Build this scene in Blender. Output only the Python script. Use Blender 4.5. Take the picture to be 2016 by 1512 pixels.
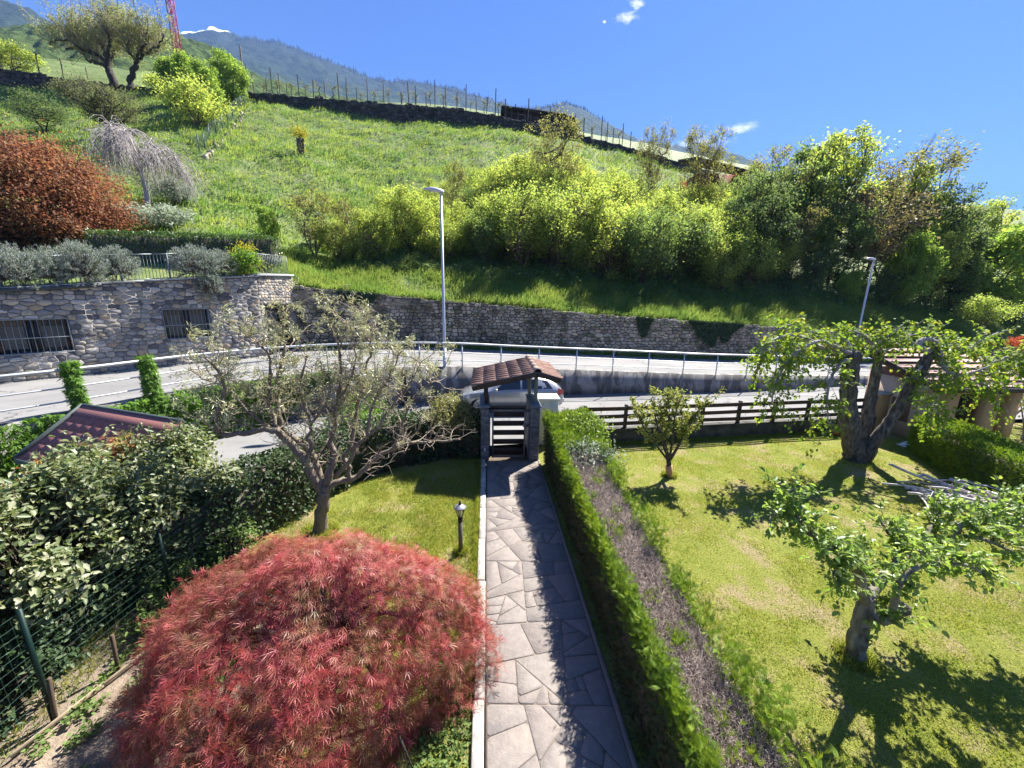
import bpy, math
import numpy as np
from mathutils import Matrix, Vector

# ------------------------------------------------------------------ camera, sky, sun, exposure
SC = bpy.context.scene
for o in list(bpy.data.objects):
    bpy.data.objects.remove(o)
COL = SC.collection
EYE = 4.7
FPX = 757.4                                   # focal length in pixels of a 2016 pixel wide frame


def _n(v):
    v = np.asarray(v, float)
    return v / np.linalg.norm(v)


YD = _n([-50, -175, FPX])                     # the world axes seen from the camera (right, down, forward)
ZU = -_n([-58, 3294, FPX])
ZU = _n(ZU - YD * np.dot(ZU, YD))
XD = np.cross(YD, ZU)
cam = bpy.data.cameras.new('camera')
camo = bpy.data.objects.new('camera', cam)
COL.objects.link(camo)
cam.sensor_width = 36.0
cam.lens = FPX / 2016 * 36.0
cam.clip_start = 0.05
cam.clip_end = 12000
rt = Vector((XD[0], YD[0], ZU[0]))
up = -Vector((XD[1], YD[1], ZU[1]))
bk = -Vector((XD[2], YD[2], ZU[2]))
camo.matrix_world = Matrix(((rt[0], up[0], bk[0], 0), (rt[1], up[1], bk[1], 0), (rt[2], up[2], bk[2], EYE), (0, 0, 0, 1)))
SC.camera = camo

SUN_TO = _n([0.57, 0.60, 1.0])                # direction towards the sun
SUN_EL = math.asin(SUN_TO[2])
SUN_AZ = math.atan2(SUN_TO[0], SUN_TO[1])     # clockwise from +Y
SUN_STRENGTH = 5.0
SKY_STRENGTH = 0.085
EXPOSURE = 1.98
HAZE = 0.00011


def ray(px, py):
    v = np.array([px - 1008.0, py - 756.0, FPX])
    return np.array([v @ XD, v @ YD, v @ ZU])


def at_y(px, py, y):                          # the point of a sight line at distance y
    d = ray(px, py)
    return d * (y / d[1]) + np.array([0, 0, EYE])


def at_z(px, py, z=0.0):                      # the point of a sight line at height z
    d = ray(px, py)
    return d * ((z - EYE) / d[2]) + np.array([0, 0, EYE])


def proj(p):
    p = np.asarray(p, float) - np.array([0, 0, EYE])
    v = p[0] * XD + p[1] * YD + p[2] * ZU
    return 1008 + FPX * v[0] / v[2], 756 + FPX * v[1] / v[2]


SC.view_settings.view_transform = 'Standard'
SC.view_settings.look = 'None'
SC.view_settings.gamma = 1
SC.view_settings.use_curve_mapping = False
SC.view_settings.exposure = EXPOSURE
SC.render.engine = 'CYCLES'
cy = SC.cycles
cy.use_denoising = True
try:
    cy.denoiser = 'OPENIMAGEDENOISE'
    cy.denoising_input_passes = 'RGB_ALBEDO_NORMAL'
    cy.denoising_prefilter = 'ACCURATE'
except Exception:
    pass
cy.max_bounces = 9
cy.diffuse_bounces = 6
cy.glossy_bounces = 3
cy.transmission_bounces = 5
cy.volume_bounces = 0
cy.transparent_max_bounces = 4
cy.caustics_reflective = False
cy.caustics_refractive = False
cy.sample_clamp_indirect = 6

sun = bpy.data.lights.new('sun', 'SUN')
sun.energy = SUN_STRENGTH
sun.angle = math.radians(0.53)
sun.color = (1.0, 0.955, 0.88)
suno = bpy.data.objects.new('sun', sun)
COL.objects.link(suno)
suno.rotation_euler = Vector(SUN_TO).to_track_quat('Z', 'Y').to_euler()
suno.location = (30, 40, 80)


# ------------------------------------------------------------------ node helpers
class NT:
    def __init__(s, tree):
        s.t = tree
        s.t.nodes.clear()

    def n(s, kind, **kw):
        nd = s.t.nodes.new('ShaderNode' + kind)
        for k, v in kw.items():
            if k.startswith('_'):
                setattr(nd, k[1:], v)
                continue
            key = int(k[1:]) if (k[0] == 'i' and k[1:].isdigit()) else k.replace('__', ' ')
            s.put(nd.inputs[key], v)
        return nd

    def put(s, sock, v):
        if hasattr(v, 'is_output'):
            s.t.links.new(v, sock)
        else:
            if isinstance(v, (tuple, list)) and sock.type == 'RGBA' and len(v) == 3:
                v = (*v, 1)
            sock.default_value = v

    def ramp(s, fac, stops, interp='LINEAR'):
        nd = s.t.nodes.new('ShaderNodeValToRGB')
        cr = nd.color_ramp
        cr.interpolation = interp
        while len(cr.elements) < len(stops):
            cr.elements.new(0.5)
        for e, (p, c) in zip(cr.elements, stops):
            e.position = p
            e.color = (*c, 1) if len(c) == 3 else c
        s.put(nd.inputs[0], fac)
        return nd.outputs[0]

    def mix(s, fac, a, b, blend='MIX'):
        nd = s.t.nodes.new('ShaderNodeMix')
        nd.data_type = 'RGBA'
        nd.blend_type = blend
        s.put(nd.inputs[0], fac)
        s.put(nd.inputs[6], a)
        s.put(nd.inputs[7], b)
        return nd.outputs[2]

    def math(s, op, a, b=0.0, c=0.0, clamp=False):
        nd = s.t.nodes.new('ShaderNodeMath')
        nd.operation = op
        nd.use_clamp = clamp
        s.put(nd.inputs[0], a)
        s.put(nd.inputs[1], b)
        s.put(nd.inputs[2], c)
        return nd.outputs[0]

    def vmath(s, op, a, b=(0, 0, 0), out=0):
        nd = s.t.nodes.new('ShaderNodeVectorMath')
        nd.operation = op
        s.put(nd.inputs[0], a)
        s.put(nd.inputs[1], b)
        return nd.outputs[out]

    def noise(s, vec, scale, detail=3, rough=0.55, dist=0.0, out='Fac'):
        nd = s.n('TexNoise', Scale=scale, Detail=detail, Roughness=rough, Distortion=dist)
        if vec is not None:
            s.put(nd.inputs['Vector'], vec)
        return nd.outputs[out]

    def pos(s):
        return s.n('NewGeometry').outputs['Position']

    def obj(s):
        return s.n('TexCoord').outputs['Object']

    def scalev(s, vec, sc):
        return s.vmath('MULTIPLY', vec, sc)

    def island(s):
        return s.n('NewGeometry').outputs['Random Per Island']

    def objrand(s):
        return s.n('ObjectInfo').outputs['Random']

    def bump(s, h, strength=0.4, dist=0.02):
        return s.n('Bump', Strength=strength, Distance=dist, Height=h).outputs[0]

    def out(s, sh):
        nd = s.t.nodes.new('ShaderNodeOutputMaterial')
        s.t.links.new(sh, nd.inputs['Surface'])


# ------------------------------------------------------------------ world
W = bpy.data.worlds.new('World')
SC.world = W
W.use_nodes = True
wn = NT(W.node_tree)
sky = wn.n('TexSky', _sky_type='NISHITA', _sun_disc=False, _sun_elevation=SUN_EL, _sun_rotation=SUN_AZ,
           _altitude=400.0, _air_density=1.0, _dust_density=0.4, _ozone_density=2.6)
skyc = sky.outputs[0]
skyc = wn.mix(1.0, skyc, (.128, .240, .465), 'MULTIPLY')
tc = wn.n('TexCoord').outputs['Generated']
cloud_col = (4.2, 4.3, 4.4)
for (px, py, wx, wy, thr) in ((1233, 33, .032, .015, .50), (1253, 8, .022, .017, .52), (1456, 253, .046, .011, .42),
                              (1372, 283, .085, .014, .47), (1190, 43, .004, .003, .4)):
    c = _n(ray(px, py))
    rx = _n(np.cross(c, [0, 0, 1]))
    uy = np.cross(rx, c)
    rel = wn.vmath('SUBTRACT', tc, tuple(c))
    a = wn.math('DIVIDE', wn.vmath('DOT_PRODUCT', rel, tuple(rx), 1), wx)
    b = wn.math('DIVIDE', wn.vmath('DOT_PRODUCT', rel, tuple(uy), 1), wy)
    r2 = wn.math('SQRT', wn.math('ADD', wn.math('MULTIPLY', a, a), wn.math('MULTIPLY', b, b)))
    nz = wn.noise(wn.scalev(tc, (1, 1, 1.8)), 70.0, 5, 0.62)
    m = wn.math('SUBTRACT', wn.math('ADD', nz, wn.math('MULTIPLY', wn.math('SUBTRACT', 1.0, r2), 0.45)), thr + 0.12)
    m = wn.math('MULTIPLY', m, 3.2, clamp=True)
    m = wn.math('MULTIPLY', m, wn.math('SUBTRACT', 1.25, r2, clamp=True), clamp=True)
    front = wn.math('GREATER_THAN', wn.vmath('DOT_PRODUCT', tc, tuple(c), 1), 0.5)
    skyc = wn.mix(wn.math('MULTIPLY', m, front), skyc, cloud_col)
bg = wn.n('Background', Color=skyc, Strength=SKY_STRENGTH)
wo = W.node_tree.nodes.new('ShaderNodeOutputWorld')
W.node_tree.links.new(bg.outputs[0], wo.inputs[0])


# ------------------------------------------------------------------ materials
MATS = {}


def newmat(name):
    m = bpy.data.materials.new(name)
    m.use_nodes = True
    MATS[name] = m
    return m, NT(m.node_tree)


LEAF_GAIN = {'leaf_hazel': 2.0, 'leaf_redmaple': 2.0, 'leaf_dark': 2.4, 'leaf_green': 2.0, 'leaf_bright': 1.9, 'grass_meadow': 1.75, 'grass_bank': 1.6, 'grass_lawn': 1.6, 'grass_garden': 1.5,
             'leaf_variegated': 1.2, 'leaf_hazelpale': 1.9, 'leaf_olive': 1.9, 'leaf_rosemary': 1.9, 'leaf_copper': 1.7, 'leaf_thuja': 1.6, 'leaf_kaki': 1.55, 'leaf_budding': 1.9, 'leaf_ivy': 1.3}


def leafmat(name, cols, trans, fac=0.4, rough=0.6, spec=0.18, patch=None, pscale=0.6):
    gain = LEAF_GAIN.get(name, 1.0 if name == 'twig_dead' else 1.5)
    cols = [tuple(min(.6, x * gain) for x in c) for c in cols]
    m, t = newmat(name)
    k = len(cols)
    c = t.ramp(t.island(), [((i + 0.5) / k, col) for i, col in enumerate(cols)])
    tr = t.mix(1.0, c, trans, 'MULTIPLY')
    if patch is not None:
        nz = t.ramp(t.noise(t.pos(), pscale, 3), [(0.42, (0, 0, 0)), (0.62, (1, 1, 1))])
        c = t.mix(nz, c, t.mix(1.0, c, patch, 'MULTIPLY'))
        tr = t.mix(1.0, c, trans, 'MULTIPLY')
    p = t.n('BsdfPrincipled', Base__Color=c, Roughness=rough)
    p.inputs['Specular IOR Level'].default_value = spec
    tb = t.n('BsdfTranslucent', Color=tr)
    t.out(t.n('MixShader', i0=fac, i1=p.outputs[0], i2=tb.outputs[0]).outputs[0])
    return m


def noisemat(name, stops, scale=3.0, detail=4, rough=0.85, bump=0.3, bdist=0.02, bscale=None, stretch=(1, 1, 1), spec=0.3,
             metal=0.0, rand=None, coord='pos', dist=0.0):
    m, t = newmat(name)
    v = t.pos() if coord == 'pos' else t.obj()
    v = t.scalev(v, stretch)
    nz = t.noise(v, scale, detail, 0.6, dist)
    c = t.ramp(nz, stops)
    if rand:
        src = t.objrand() if rand == 'obj' else t.island()
        c = t.mix(1.0, c, t.ramp(src, [(0, (.72, .72, .72)), (1, (1.12, 1.12, 1.12))]), 'MULTIPLY')
    p = t.n('BsdfPrincipled', Base__Color=c, Roughness=rough, Metallic=metal)
    p.inputs['Specular IOR Level'].default_value = spec
    if bump:
        h = t.noise(v, bscale or scale * 4, 5, 0.65)
        t.put(p.inputs['Normal'], t.bump(h, bump, bdist))
    t.out(p.outputs[0])
    return m


def stonemat(name, cols, rand, scale=9.0, rough=0.85, con=1.0):
    m, t = newmat(name)
    src = t.objrand() if rand == 'obj' else t.island()
    k = len(cols)
    c = t.ramp(src, [(i / k, col) for i, col in enumerate(cols)], 'CONSTANT')
    v = t.pos()
    nz = t.noise(t.scalev(v, (1, 1, 1.9)), scale, 5, 0.65)
    c = t.mix(1.0, c, t.ramp(nz, [(0.3, (1 - .38 * con, 1 - .38 * con, 1 - .36 * con)), (0.7, (1 + .3 * con, 1 + .28 * con, 1 + .24 * con))]), 'MULTIPLY')
    li = t.ramp(t.noise(v, 3.0, 6, 0.7), [(0.56, (0, 0, 0)), (0.68, (1, 1, 1))])
    c = t.mix(t.math('MULTIPLY', li, 0.3 * con), c, (.36, .36, .31))
    if name.startswith('stone_wall'):
        st = t.ramp(t.noise(t.scalev(v, (.55, .55, .3)), 1.0, 5, .65), [(.42, (.48, .49, .46)), (.56, (1.1, 1.08, 1.04))])
        c = t.mix(1.0, c, st, 'MULTIPLY')
    p = t.n('BsdfPrincipled', Base__Color=c, Roughness=rough)
    p.inputs['Specular IOR Level'].default_value = 0.25
    t.put(p.inputs['Normal'], t.bump(t.noise(v, 24, 6, 0.7), 0.6, 0.02))
    t.out(p.outputs[0])
    return m


def plain(name, col, rough=0.6, metal=0.0, spec=0.4, var=0.15, scale=8.0, bump=0.08):
    a = tuple(x * (1 - var) for x in col)
    b = tuple(min(1, x * (1 + var)) for x in col)
    return noisemat(name, [(0.3, a), (0.7, b)], scale=scale, rough=rough, metal=metal, spec=spec, bump=bump, bdist=0.004)


# vegetation
leafmat('leaf_hazel', [(.14, .18, .045), (.115, .16, .042), (.165, .195, .05), (.10, .145, .045), (.20, .205, .05)], (1.7, 1.65, 1.0), .58)
leafmat('leaf_palegreen', [(.15, .18, .07), (.18, .20, .085), (.12, .15, .06), (.21, .215, .11)], (1.6, 1.55, 1.0), .5)
leafmat('leaf_hazelpale', [(.125, .165, .04), (.10, .15, .035), (.155, .185, .05), (.14, .165, .06)], (1.75, 1.7, 1.0), .55)
leafmat('leaf_green', [(.06, .10, .036), (.075, .12, .038), (.05, .085, .034), (.10, .14, .045)], (1.8, 1.65, 1.0), .5)
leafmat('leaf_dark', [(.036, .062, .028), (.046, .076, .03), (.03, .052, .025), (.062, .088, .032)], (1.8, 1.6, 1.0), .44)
leafmat('leaf_bright', [(.095, .155, .035), (.115, .175, .04), (.075, .13, .03), (.14, .18, .045)], (1.8, 1.7, .9), .52)
leafmat('leaf_olivegrey', [(.10, .115, .055), (.13, .14, .075), (.085, .095, .05)], (1.6, 1.6, 1.0), .4)
leafmat('leaf_budding', [(.12, .13, .04), (.15, .15, .05), (.10, .105, .045)], (1.7, 1.6, 1.0), .4)
leafmat('leaf_brownish', [(.12, .10, .05), (.15, .125, .06), (.10, .085, .05), (.12, .13, .04)], (1.5, 1.4, 1.0), .38)
leafmat('leaf_copper', [(.15, .065, .038), (.12, .05, .034), (.19, .10, .05), (.10, .045, .036), (.17, .12, .055)], (1.6, 1.25, 1.0), .4)
leafmat('leaf_redmaple', [(.19, .034, .04), (.24, .055, .058), (.15, .028, .034), (.29, .09, .088), (.16, .07, .035), (.215, .04, .048), (.12, .055, .03)],
        (1.6, 1.15, 1.05), .36, rough=.45, spec=.35, patch=(.72, 1.3, .85), pscale=2.6)
leafmat('leaf_blossom', [(.25, .20, .15), (.17, .16, .08), (.3, .25, .2)], (1.4, 1.4, 1.2), .35)
leafmat('leaf_winered', [(.10, .012, .02), (.14, .02, .03), (.07, .012, .018)], (1.8, 1.1, 1.0), .35)
leafmat('leaf_silver', [(.22, .26, .20), (.17, .21, .16), (.28, .31, .25)], (1.2, 1.2, 1.0), .3)
leafmat('leaf_rosemary', [(.155, .19, .13), (.10, .135, .09), (.20, .225, .18), (.28, .29, .29)], (1.2, 1.2, 1.1), .25)
leafmat('leaf_olive', [(.22, .23, .14), (.29, .29, .20), (.16, .17, .09), (.25, .24, .12)], (1.2, 1.2, .9), .28, rough=.35, spec=.6)
leafmat('leaf_laurel', [(.045, .085, .025), (.06, .105, .03), (.035, .065, .02)], (1.6, 1.5, .8), .3, rough=.32, spec=.6)
leafmat('leaf_variegated', [(.135, .165, .07), (.20, .215, .11), (.10, .135, .05), (.28, .28, .17), (.11, .15, .06), (.085, .12, .045)], (1.3, 1.35, .75), .33,
        rough=.42, spec=.4)
leafmat('leaf_ivy', [(.03, .055, .02), (.045, .075, .028), (.025, .045, .018), (.07, .095, .045)], (1.5, 1.5, .8), .25, rough=.48, spec=.3)
leafmat('leaf_creeper', [(.075, .15, .022), (.10, .18, .028), (.06, .12, .02)], (1.8, 1.7, .8), .42)
leafmat('leaf_grapevine', [(.22, .06, .02), (.13, .02, .02), (.28, .14, .03), (.22, .2, .08), (.15, .17, .06), (.27, .25, .12)], (1.5, 1.3, .9), .4)
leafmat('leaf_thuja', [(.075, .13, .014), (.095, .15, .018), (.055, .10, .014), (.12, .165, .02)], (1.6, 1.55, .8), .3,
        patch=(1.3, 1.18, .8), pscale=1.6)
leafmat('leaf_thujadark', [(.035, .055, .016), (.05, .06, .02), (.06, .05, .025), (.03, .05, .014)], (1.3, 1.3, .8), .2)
leafmat('leaf_kaki', [(.115, .18, .04), (.14, .205, .05), (.09, .15, .035), (.18, .22, .07)], (1.7, 1.65, .9), .45, rough=.4, spec=.45)
leafmat('leaf_mulberry', [(.10, .17, .025), (.13, .20, .03), (.08, .14, .022), (.19, .21, .03)], (1.7, 1.6, .85), .42)
leafmat('leaf_plum', [(.145, .185, .045), (.18, .205, .06), (.115, .16, .04), (.21, .175, .07)], (1.6, 1.5, .95), .45)
leafmat('leaf_pittosporum', [(.19, .19, .075), (.25, .23, .10), (.14, .15, .06)], (1.4, 1.4, .9), .33)
leafmat('leaf_yellow', [(.28, .26, .03), (.22, .22, .03), (.2, .2, .04)], (1.5, 1.4, .8), .42)
leafmat('leaf_orange', [(.35, .09, .03), (.28, .06, .03)], (1.4, 1.1, .9), .35)
leafmat('leaf_weed', [(.09, .14, .04), (.12, .165, .05), (.07, .11, .03)], (1.5, 1.5, .9), .35)
leafmat('grass_lawn', [(.17, .20, .03), (.22, .225, .04), (.135, .175, .026), (.25, .23, .06)], (1.5, 1.45, .9), .38,
        patch=(.74, .88, .76), pscale=1.5)
leafmat('grass_garden', [(.13, .18, .03), (.17, .20, .035), (.10, .15, .024), (.22, .21, .06)], (1.5, 1.45, .9), .38,
        patch=(1.25, 1.1, 1.1), pscale=1.6)
leafmat('grass_meadow', [(.105, .155, .035), (.135, .18, .04), (.085, .135, .03), (.18, .20, .075)], (1.65, 1.55, .95), .45,
        patch=(.48, .68, .72), pscale=.42)
leafmat('grass_bank', [(.10, .15, .035), (.14, .185, .05), (.08, .125, .03), (.17, .195, .07)], (1.6, 1.5, .95), .42,
        patch=(.7, .85, .85), pscale=.5)
leafmat('twig_dead', [(.34, .275, .24), (.43, .36, .315), (.24, .19, .165), (.5, .43, .38)], (1, 1, 1), .05, rough=.8, spec=.2)

# bark
noisemat('bark_brown', [(.3, (.055, .04, .03)), (.7, (.15, .12, .09))], 5, stretch=(4, 4, 1), bump=.8, bdist=.03)
noisemat('bark_dark', [(.3, (.03, .025, .02)), (.7, (.08, .068, .055))], 4, stretch=(3, 3, 1), bump=.8, bdist=.04)
noisemat('bark_olive', [(.3, (.14, .11, .08)), (.55, (.26, .215, .16)), (.72, (.24, .23, .12))], 6, stretch=(3, 3, 1), bump=.8, bdist=.02)
noisemat('bark_mulberry', [(.35, (.06, .05, .04)), (.55, (.17, .145, .115)), (.72, (.30, .28, .23))], 4.5, stretch=(3, 3, 1), bump=1.0, bdist=.05)
noisemat('bark_pale', [(.3, (.2, .18, .165)), (.7, (.42, .39, .365))], 7, stretch=(2, 2, 1), bump=.5, bdist=.015)
noisemat('bark_kaki', [(.35, (.11, .09, .07)), (.6, (.28, .25, .2)), (.78, (.40, .38, .32))], 5, stretch=(2, 2, 1), bump=.8, bdist=.025)
noisemat('twig_grey', [(.3, (.28, .25, .235)), (.7, (.50, .46, .44))], 9, bump=.2)
noisemat('twig_tan', [(.3, (.26, .21, .155)), (.7, (.42, .35, .27))], 9, bump=.2)
noisemat('twig_brown', [(.3, (.09, .07, .055)), (.7, (.17, .14, .11))], 9, bump=.2)

# ground
noisemat('soil', [(.3, (.07, .052, .035)), (.55, (.125, .095, .065)), (.75, (.2, .155, .11))], 2.2, 6, bump=.7, bdist=.04, bscale=18)


def lawn_mat():
    m, t = newmat('lawn_ground')
    v = t.pos()
    c = t.ramp(t.noise(v, 1.1, 7, .65), [(.3, (.15, .19, .03)), (.50, (.22, .235, .05)), (.62, (.30, .24, .13)), (.75, (.34, .27, .18))])
    c = t.mix(1.0, c, t.ramp(t.noise(v, 34, 4, .7), [(.3, (.45, .5, .4)), (.5, (1, 1, 1)), (.7, (1.45, 1.4, 1.2))]), 'MULTIPLY')
    c = t.mix(t.ramp(t.noise(v, 90, 3, .6), [(.55, (0, 0, 0)), (.65, (.7, .7, .7))]), c, (.30, .30, .07))
    p = t.n('BsdfPrincipled', Base__Color=c, Roughness=.9)
    p.inputs['Specular IOR Level'].default_value = .1
    t.put(p.inputs['Normal'], t.bump(t.noise(v, 45, 5, .7), 1.0, .05))
    t.out(p.outputs[0])


lawn_mat()
noisemat('soil_dry', [(.3, (.16, .12, .085)), (.55, (.25, .195, .145)), (.75, (.34, .27, .20))], 3.2, 7, bump=.9, bdist=.04, bscale=22)
noisemat('meadow_ground', [(.3, (.07, .115, .03)), (.5, (.12, .17, .04)), (.72, (.21, .22, .09))], .45, 9, bump=.8, bdist=.25, bscale=2.5)


def asphalt_mat():
    m, t = newmat('asphalt')
    v = t.pos()
    c = t.ramp(t.noise(t.scalev(v, (.5, 1, 1)), .6, 8, .65), [(.28, (.145, .142, .14)), (.5, (.19, .186, .18)), (.72, (.235, .228, .218))])
    c = t.mix(1.0, c, t.ramp(t.noise(v, 60, 3, .7), [(.3, (.8, .8, .8)), (.7, (1.18, 1.18, 1.18))]), 'MULTIPLY')
    vo = t.n('TexVoronoi', _feature='DISTANCE_TO_EDGE', Scale=.45)
    wv = t.vmath('ADD', v, t.scalev(t.noise(v, 1.6, 4, .7, out='Color'), (.9, .9, 0)))
    t.put(vo.inputs['Vector'], wv)
    cr = t.ramp(vo.outputs['Distance'], [(.004, (1, 1, 1)), (.012, (0, 0, 0))])
    gate = t.ramp(t.noise(v, .35, 3), [(.40, (0, 0, 0)), (.50, (1, 1, 1))])
    c = t.mix(t.math('MULTIPLY', t.math('MULTIPLY', cr, gate), .9), c, (.07, .068, .065))
    pt = t.ramp(t.noise(t.scalev(v, (.3, .3, 1)), .8, 2, .4), [(.55, (0, 0, 0)), (.57, (1, 1, 1))])
    c = t.mix(t.math('MULTIPLY', pt, .6), c, (.15, .148, .145))
    p = t.n('BsdfPrincipled', Base__Color=c, Roughness=.9)
    t.put(p.inputs['Normal'], t.bump(t.noise(v, 120, 4), .3, .006))
    t.out(p.outputs[0])


asphalt_mat()
noisemat('mortar', [(.3, (.17, .14, .115)), (.7, (.23, .195, .16))], 6, 6, bump=.5, bdist=.01, bscale=60)
noisemat('wall_mortar', [(.3, (.16, .15, .14)), (.7, (.27, .255, .24))], 4, 6, bump=.6, bdist=.02, bscale=40)
noisemat('dark_joint', [(.3, (.03, .029, .027)), (.7, (.07, .066, .06))], 4, 6, bump=.6, bdist=.03)

# stone and masonry
BST = [(0.251, 0.242, 0.234), (0.376, 0.347, 0.297), (0.451, 0.394, 0.302), (0.301, 0.288, 0.271), (0.2, 0.194, 0.193), (0.502, 0.459, 0.391), (0.401, 0.317, 0.214), (0.338, 0.306, 0.26), (0.427, 0.394, 0.344), (0.282, 0.258, 0.224), (0.132, 0.124, 0.125), (0.376, 0.335, 0.266)]
stonemat('stone_house', BST, 'obj')
stonemat('stone_house_small', BST, 'island')
RST = [(0.351, 0.306, 0.245), (0.429, 0.372, 0.291), (0.286, 0.252, 0.199), (0.494, 0.426, 0.326), (0.39, 0.33, 0.25), (0.221, 0.192, 0.153), (0.416, 0.366, 0.291), (0.546, 0.474, 0.367)]
stonemat('stone_wall', RST, 'obj', 7)
stonemat('stone_wall_small', RST, 'island', 7)
DST = [(.06, .058, .05), (.085, .08, .07), (.05, .048, .042), (.11, .10, .085)]
stonemat('stone_terrace', DST, 'island', 3)
FST = [(0.211, 0.183, 0.166), (0.225, 0.196, 0.177), (0.2, 0.178, 0.162), (0.232, 0.203, 0.181), (0.215, 0.191, 0.174), (0.204, 0.178, 0.163), (0.222, 0.198, 0.179)]
stonemat('flagstone', FST, 'obj', 11, .85, .45)
KST = [(.40, .375, .34), (.44, .415, .375), (.37, .35, .32)]
stonemat('kerbstone', KST, 'obj', 8)
SST = [(.17, .18, .185), (.21, .22, .22), (.14, .15, .155), (.24, .245, .24)]
stonemat('slate', SST, 'obj', 12, .7)
noisemat('slate_cap', [(.3, (.17, .19, .21)), (.7, (.25, .27, .29))], 5, rough=.6, bump=.2)
noisemat('capstone', [(.3, (.30, .30, .31)), (.7, (.42, .42, .42))], 3, bump=.3)


def concrete_mat():
    m, t = newmat('concrete')
    v = t.pos()
    c = t.ramp(t.noise(v, 1.7, 7, .65), [(.3, (.19, .18, .17)), (.55, (.29, .275, .255)), (.75, (.40, .37, .335))])
    st = t.noise(t.scalev(v, (1.25, 1.25, .35)), 1.5, 5, .6, .8)      # damp stains running down from the top
    stm = t.ramp(st, [(.46, (0, 0, 0)), (.54, (1, 1, 1))])
    c = t.mix(t.math('MULTIPLY', stm, .72), c, (.055, .052, .05))
    sp = t.ramp(t.noise(v, 9, 6, .7), [(.56, (0, 0, 0)), (.66, (1, 1, 1))])
    c = t.mix(t.math('MULTIPLY', sp, .5), c, (.09, .088, .075))
    p = t.n('BsdfPrincipled', Base__Color=c, Roughness=.9)
    t.put(p.inputs['Normal'], t.bump(t.noise(v, 30, 6), .4, .01))
    t.out(p.outputs[0])


concrete_mat()
noisemat('garden_wall', [(.35, (.035, .033, .026)), (.55, (.075, .07, .055)), (.75, (.13, .12, .10))], 3, 7, bump=.5, bdist=.02)
noisemat('ochre_plaster', [(.3, (.44, .27, .14)), (.7, (.55, .36, .20))], 2, 6, bump=.25, bdist=.01)
noisemat('pale_plaster', [(.3, (.50, .37, .28)), (.7, (.60, .46, .36))], 2, 6, bump=.25, bdist=.01)
noisemat('white_plaster', [(.3, (.52, .55, .52)), (.7, (.66, .68, .66))], 3, 6, bump=.2, bdist=.005)

# made things
plain('galvanized', (.50, .51, .52), .45, .6, var=.12)
plain('lamp_grey', (.55, .56, .58), .4, .35, var=.08)
plain('iron_dark', (.035, .037, .045), .5, .4)
plain('railing_grey', (.22, .245, .25), .5, .4)
plain('black_metal', (.012, .012, .014), .35, .3, spec=.5)
plain('lantern_cap', (.30, .30, .33), .35, .4)
plain('lantern_post', (.11, .095, .08), .55)
plain('fence_wood', (.045, .028, .02), .65, scale=14, var=.35)
plain('gate_board', (.035, .024, .02), .6, scale=14, var=.35)
plain('gate_steel', (.20, .19, .185), .5, .4)
plain('beam_wood', (.05, .032, .024), .6, var=.3)
plain('post_greygreen', (.23, .25, .21), .65)
plain('vine_post', (.12, .10, .085), .8, var=.35, scale=3)
plain('fence_green', (.004, .02, .015), .45, .2)
plain('wire_green', (.05, .12, .085), .45, .2)
plain('stake_wood', (.085, .06, .04), .8)
plain('board_wood', (.30, .24, .16), .8, var=.3)
plain('branch_cut', (.50, .45, .43), .8, var=.3, scale=10)
plain('terracotta', (.32, .12, .07), .8)
plain('trunk_wrap', (.52, .27, .15), .75)
plain('white_plastic', (.6, .62, .64), .4)
plain('gutter_dark', (.05, .06, .065), .45, .4)
plain('roof_trim', (.10, .125, .115), .45, .3)
plain('roof_brown', (.34, .21, .185), .8, var=.25)
plain('roof_dark', (.035, .026, .024), .8, var=.3)
plain('wood_dark', (.04, .027, .02), .7, var=.3)
plain('conifer', (.03, .045, .032), .95)
plain('curtain', (.12, .115, .10), .9)
plain('crane_red', (.42, .05, .09), .55)
plain('door_brown', (.16, .095, .06), .7, var=.2)
plain('red_paint', (.30, .05, .03), .6)
plain('house_plaster', (.30, .20, .17), .85)
noisemat('roof_tile', [(.3, (.18, .095, .07)), (.5, (.26, .15, .115)), (.72, (.34, .225, .175))], 5, 5, rough=.85, bump=.4, bdist=.008, rand='obj')
noisemat('ridge_tile', [(.3, (.36, .24, .17)), (.7, (.48, .36, .27))], 5, 5, rough=.85, bump=.4, rand='obj')
noisemat('shingle', [(.3, (.27, .115, .10)), (.7, (.36, .16, .14))], 30, 6, rough=.95, bump=.25, bdist=.003, bscale=160)
m, t = newmat('glass')
p = t.n('BsdfPrincipled', Base__Color=(.02, .025, .03), Roughness=.05)
p.inputs['Specular IOR Level'].default_value = .8
t.out(p.outputs[0])
m, t = newmat('lantern_glass')
g = t.n('BsdfGlossy', Color=(.9, .9, .9), Roughness=.15)
tr_ = t.n('BsdfTransparent', Color=(.93, .94, .93))
t.out(t.n('MixShader', i0=.22, i1=tr_.outputs[0], i2=g.outputs[0]).outputs[0])
m, t = newmat('car_paint')
p = t.n('BsdfPrincipled', Base__Color=(.34, .35, .37), Roughness=.3, Metallic=.55)
p.inputs['Coat Weight'].default_value = .7
p.inputs['Coat Roughness'].default_value = .08
t.out(p.outputs[0])
plain('car_trim', (.02, .02, .022), .6)
plain('tyre', (.02, .02, .02), .85)
plain('wheel_rim', (.45, .45, .47), .35, .7)
plain('tail_lamp', (.45, .015, .02), .2, spec=.7)
plain('head_lamp', (.6, .62, .65), .1, spec=.8)

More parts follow.
